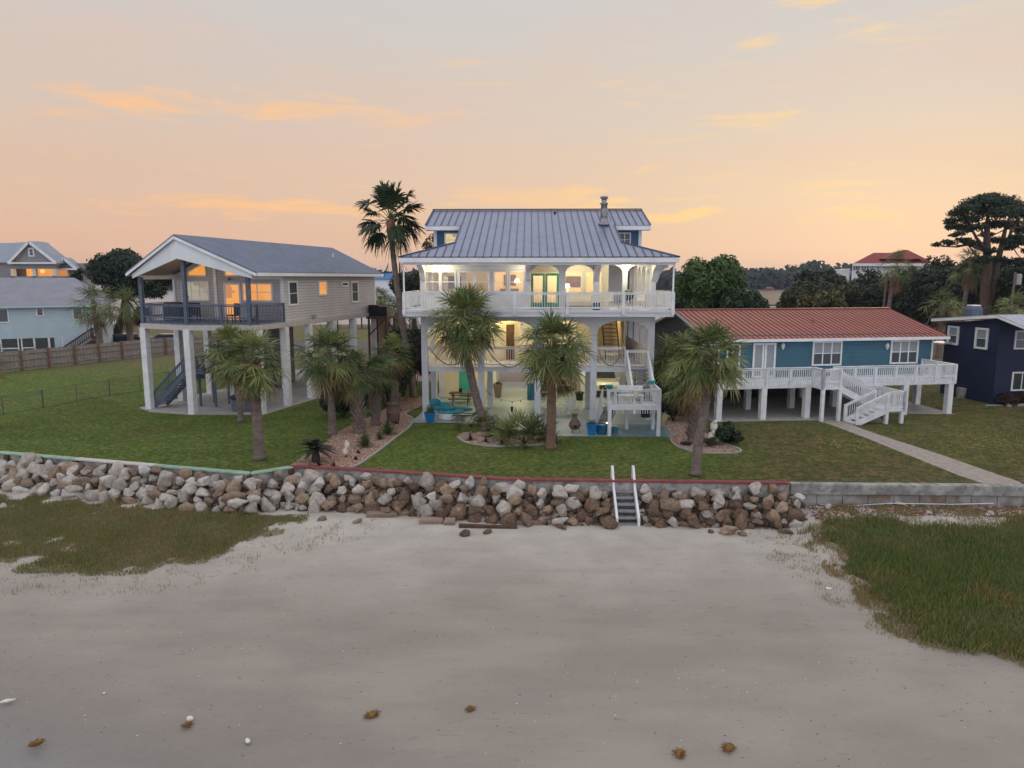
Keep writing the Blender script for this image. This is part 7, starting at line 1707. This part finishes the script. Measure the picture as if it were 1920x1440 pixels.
# hedges and shrubs in the gardens
def bu(lab,px_,py_,r,h,n,size,mats,seed,**k): bush('shrub',lab,gp(px_,py_),r,h,n,size,mats,seed,**k)
bu('dark rounded bush left of the first criss cross palm',645,782,1.35,2.1,5000,.11,('hedge','darkleaf'),201)
for i,(x,y,r,h,lab) in enumerate(((700,762,1.3,2.9,'dark hedge clump behind the second criss cross palm'),(728,752,1.3,3.3,'tall dark hedge clump behind the short stout palm'),(757,745,1.2,3.7,'tall dark hedge clump left of the tall palm base'),(778,738,1.1,4.6,'tallest dark hedge clump against the house corner'),(680,758,1.2,2.6,'dark hedge clump between the lawn and criss cross palms'),(770,722,1.6,5.2,'dark tree like shrub filling the gap beside the house corner'))):
    bu(lab,x,y,r,h,4500,.13,('darkleaf','hedge'),210+i,group='dark hedge between the houses')
for i,(x,y,r,h,lab) in enumerate(((1262,790,1.,2.2,'dark hedge bush right of the stair landing'),(1245,765,1.1,3.4,'tall dark hedge behind the landing bush'),(1268,760,1.2,2.8,'dark hedge at the left end of the cottage deck'),(1250,735,1.2,3.6,'dark hedge deep between house and cottage'))):
    bu(lab,x,y,r,h,4500,.12,('darkleaf','hedge'),230+i,group='dark hedge between the houses')
bu('low dark green shrub behind the seagull statue',1362,832,.85,1.15,3200,.09,('hedge','shrubgreen'),240); bu('small yellowish shrub beside the seagull statue',1330,838,.45,.5,900,.07,('oliveleaf','shrubgreen'),241)
fountain('grass_clump','dark green strappy clump beside the sago palm bed edge',gp(685,838),.55,.75,230,('shrubgreen','grassD'),250); fountain('grass_clump','dark green strappy clump with one yellow flower',gp(727,815),.55,.8,230,('shrubgreen','grassD'),251); fountain('grass_clump','small strappy tuft between the two larger clumps',gp(712,824),.3,.45,90,('shrubgreen','grassD'),252)
for i,(x,y,s,lab) in enumerate(((882,826,.42,'dark red spiky plant at the left of the oval bed'),(911,828,.26,'small dark plant in the middle of the oval bed'),(941,834,.32,'low dark red plant at the front of the oval bed'),(960,818,.3,'dark plant tucked left under the saw palmetto'),(982,832,.42,'dark spreading plant under the saw palmetto'),(598,875,.3,'dark little plant left of the sago trunk'),(626,877,.3,'dark little plant right of the sago trunk'),(744,795,.2,'small dark plant near the gravel bed edge'),(672,850,.2,'dark low plant between the statue and grass clump'),(667,862,.2,'tiny dark plant in front of the bird statue'))):
    fountain('bedding_plant',lab,gp(x,y),s,s*.9,110,('redleaf','sago'),260+i,w=.011,group='dark bedding plants')
palmetto('saw_palmetto','large saw palmetto clump in the oval bed',(.6,36.0,0),1.35,1.25,110,3,bl=.75); palmetto('saw_palmetto','small palmetto behind the leaning trunk, left side',(-2.0,38.6,0),.7,.9,30,4,bl=.6); palmetto('saw_palmetto','small palmetto behind the leaning trunk, right side',(-.95,38.3,0),.6,.8,22,5,bl=.5)
fountain('bedding_plant','dark spiky plant at the foot of the straight front palm',(2.15,35.0,0),.4,.6,80,('sago','hedge'),281)
for i,(x,y,lab) in enumerate(((1880,768,'dark red shrub in the navy house planter, left one'),(1900,772,'dark red shrub in the navy house planter, right one'))): bush('shrub',lab,(32.6+i*1.2,46.0+i*.2,0),.65,1.0,1500,.08,('redleaf','darkleaf'),290+i)
# dandelions on the right lawn
rn=random.Random(12); k=MB(); mat('petal',(.65,.55,.08),rough=.8)
for _ in range(420):
    c=rn.choice(((17.2,34.3),(16.,35.5),(25,36.5),(23.5,34.6),(26,34)));x=c[0]+rn.gauss(0,1.1);y=c[1]+rn.gauss(0,.7)
    if inpoly(x,y,PTH): continue
    k.add([(x-.025,y,.06),(x,y-.025,.06),(x+.025,y,.06),(x,y+.025,.065)],[(0,1,2,3)])
o=k.build('dandelions','petal'); struct(o,'stuff','tiny yellow flowers sprinkled over the right lawn'); o['category']='flowers'
# ---------------------------------------------------------------- haze
def haze():
    m=bpy.data.materials.new('haze'); m.use_nodes=True; nt=m.node_tree; nt.nodes.clear()
    o=nd(nt,'ShaderNodeOutputMaterial'); v=nd(nt,'ShaderNodeVolumePrincipled'); v.inputs['Color'].default_value=(.66,.76,1.,1); v.inputs['Density'].default_value=.00016; v.inputs['Anisotropy'].default_value=0
    nt.links.new(v.outputs[0],o.inputs['Volume']); MT['haze']=m
    k=MB(); k.box(-2600,-60,-3.2,2600,4100,38); ob=k.build('haze','haze'); struct(ob,'stuff','thin bluish evening air over the whole place'); ob['category']='haze'
haze()
SC.cycles.volume_bounces=0
SC.cycles.volume_step_rate=10
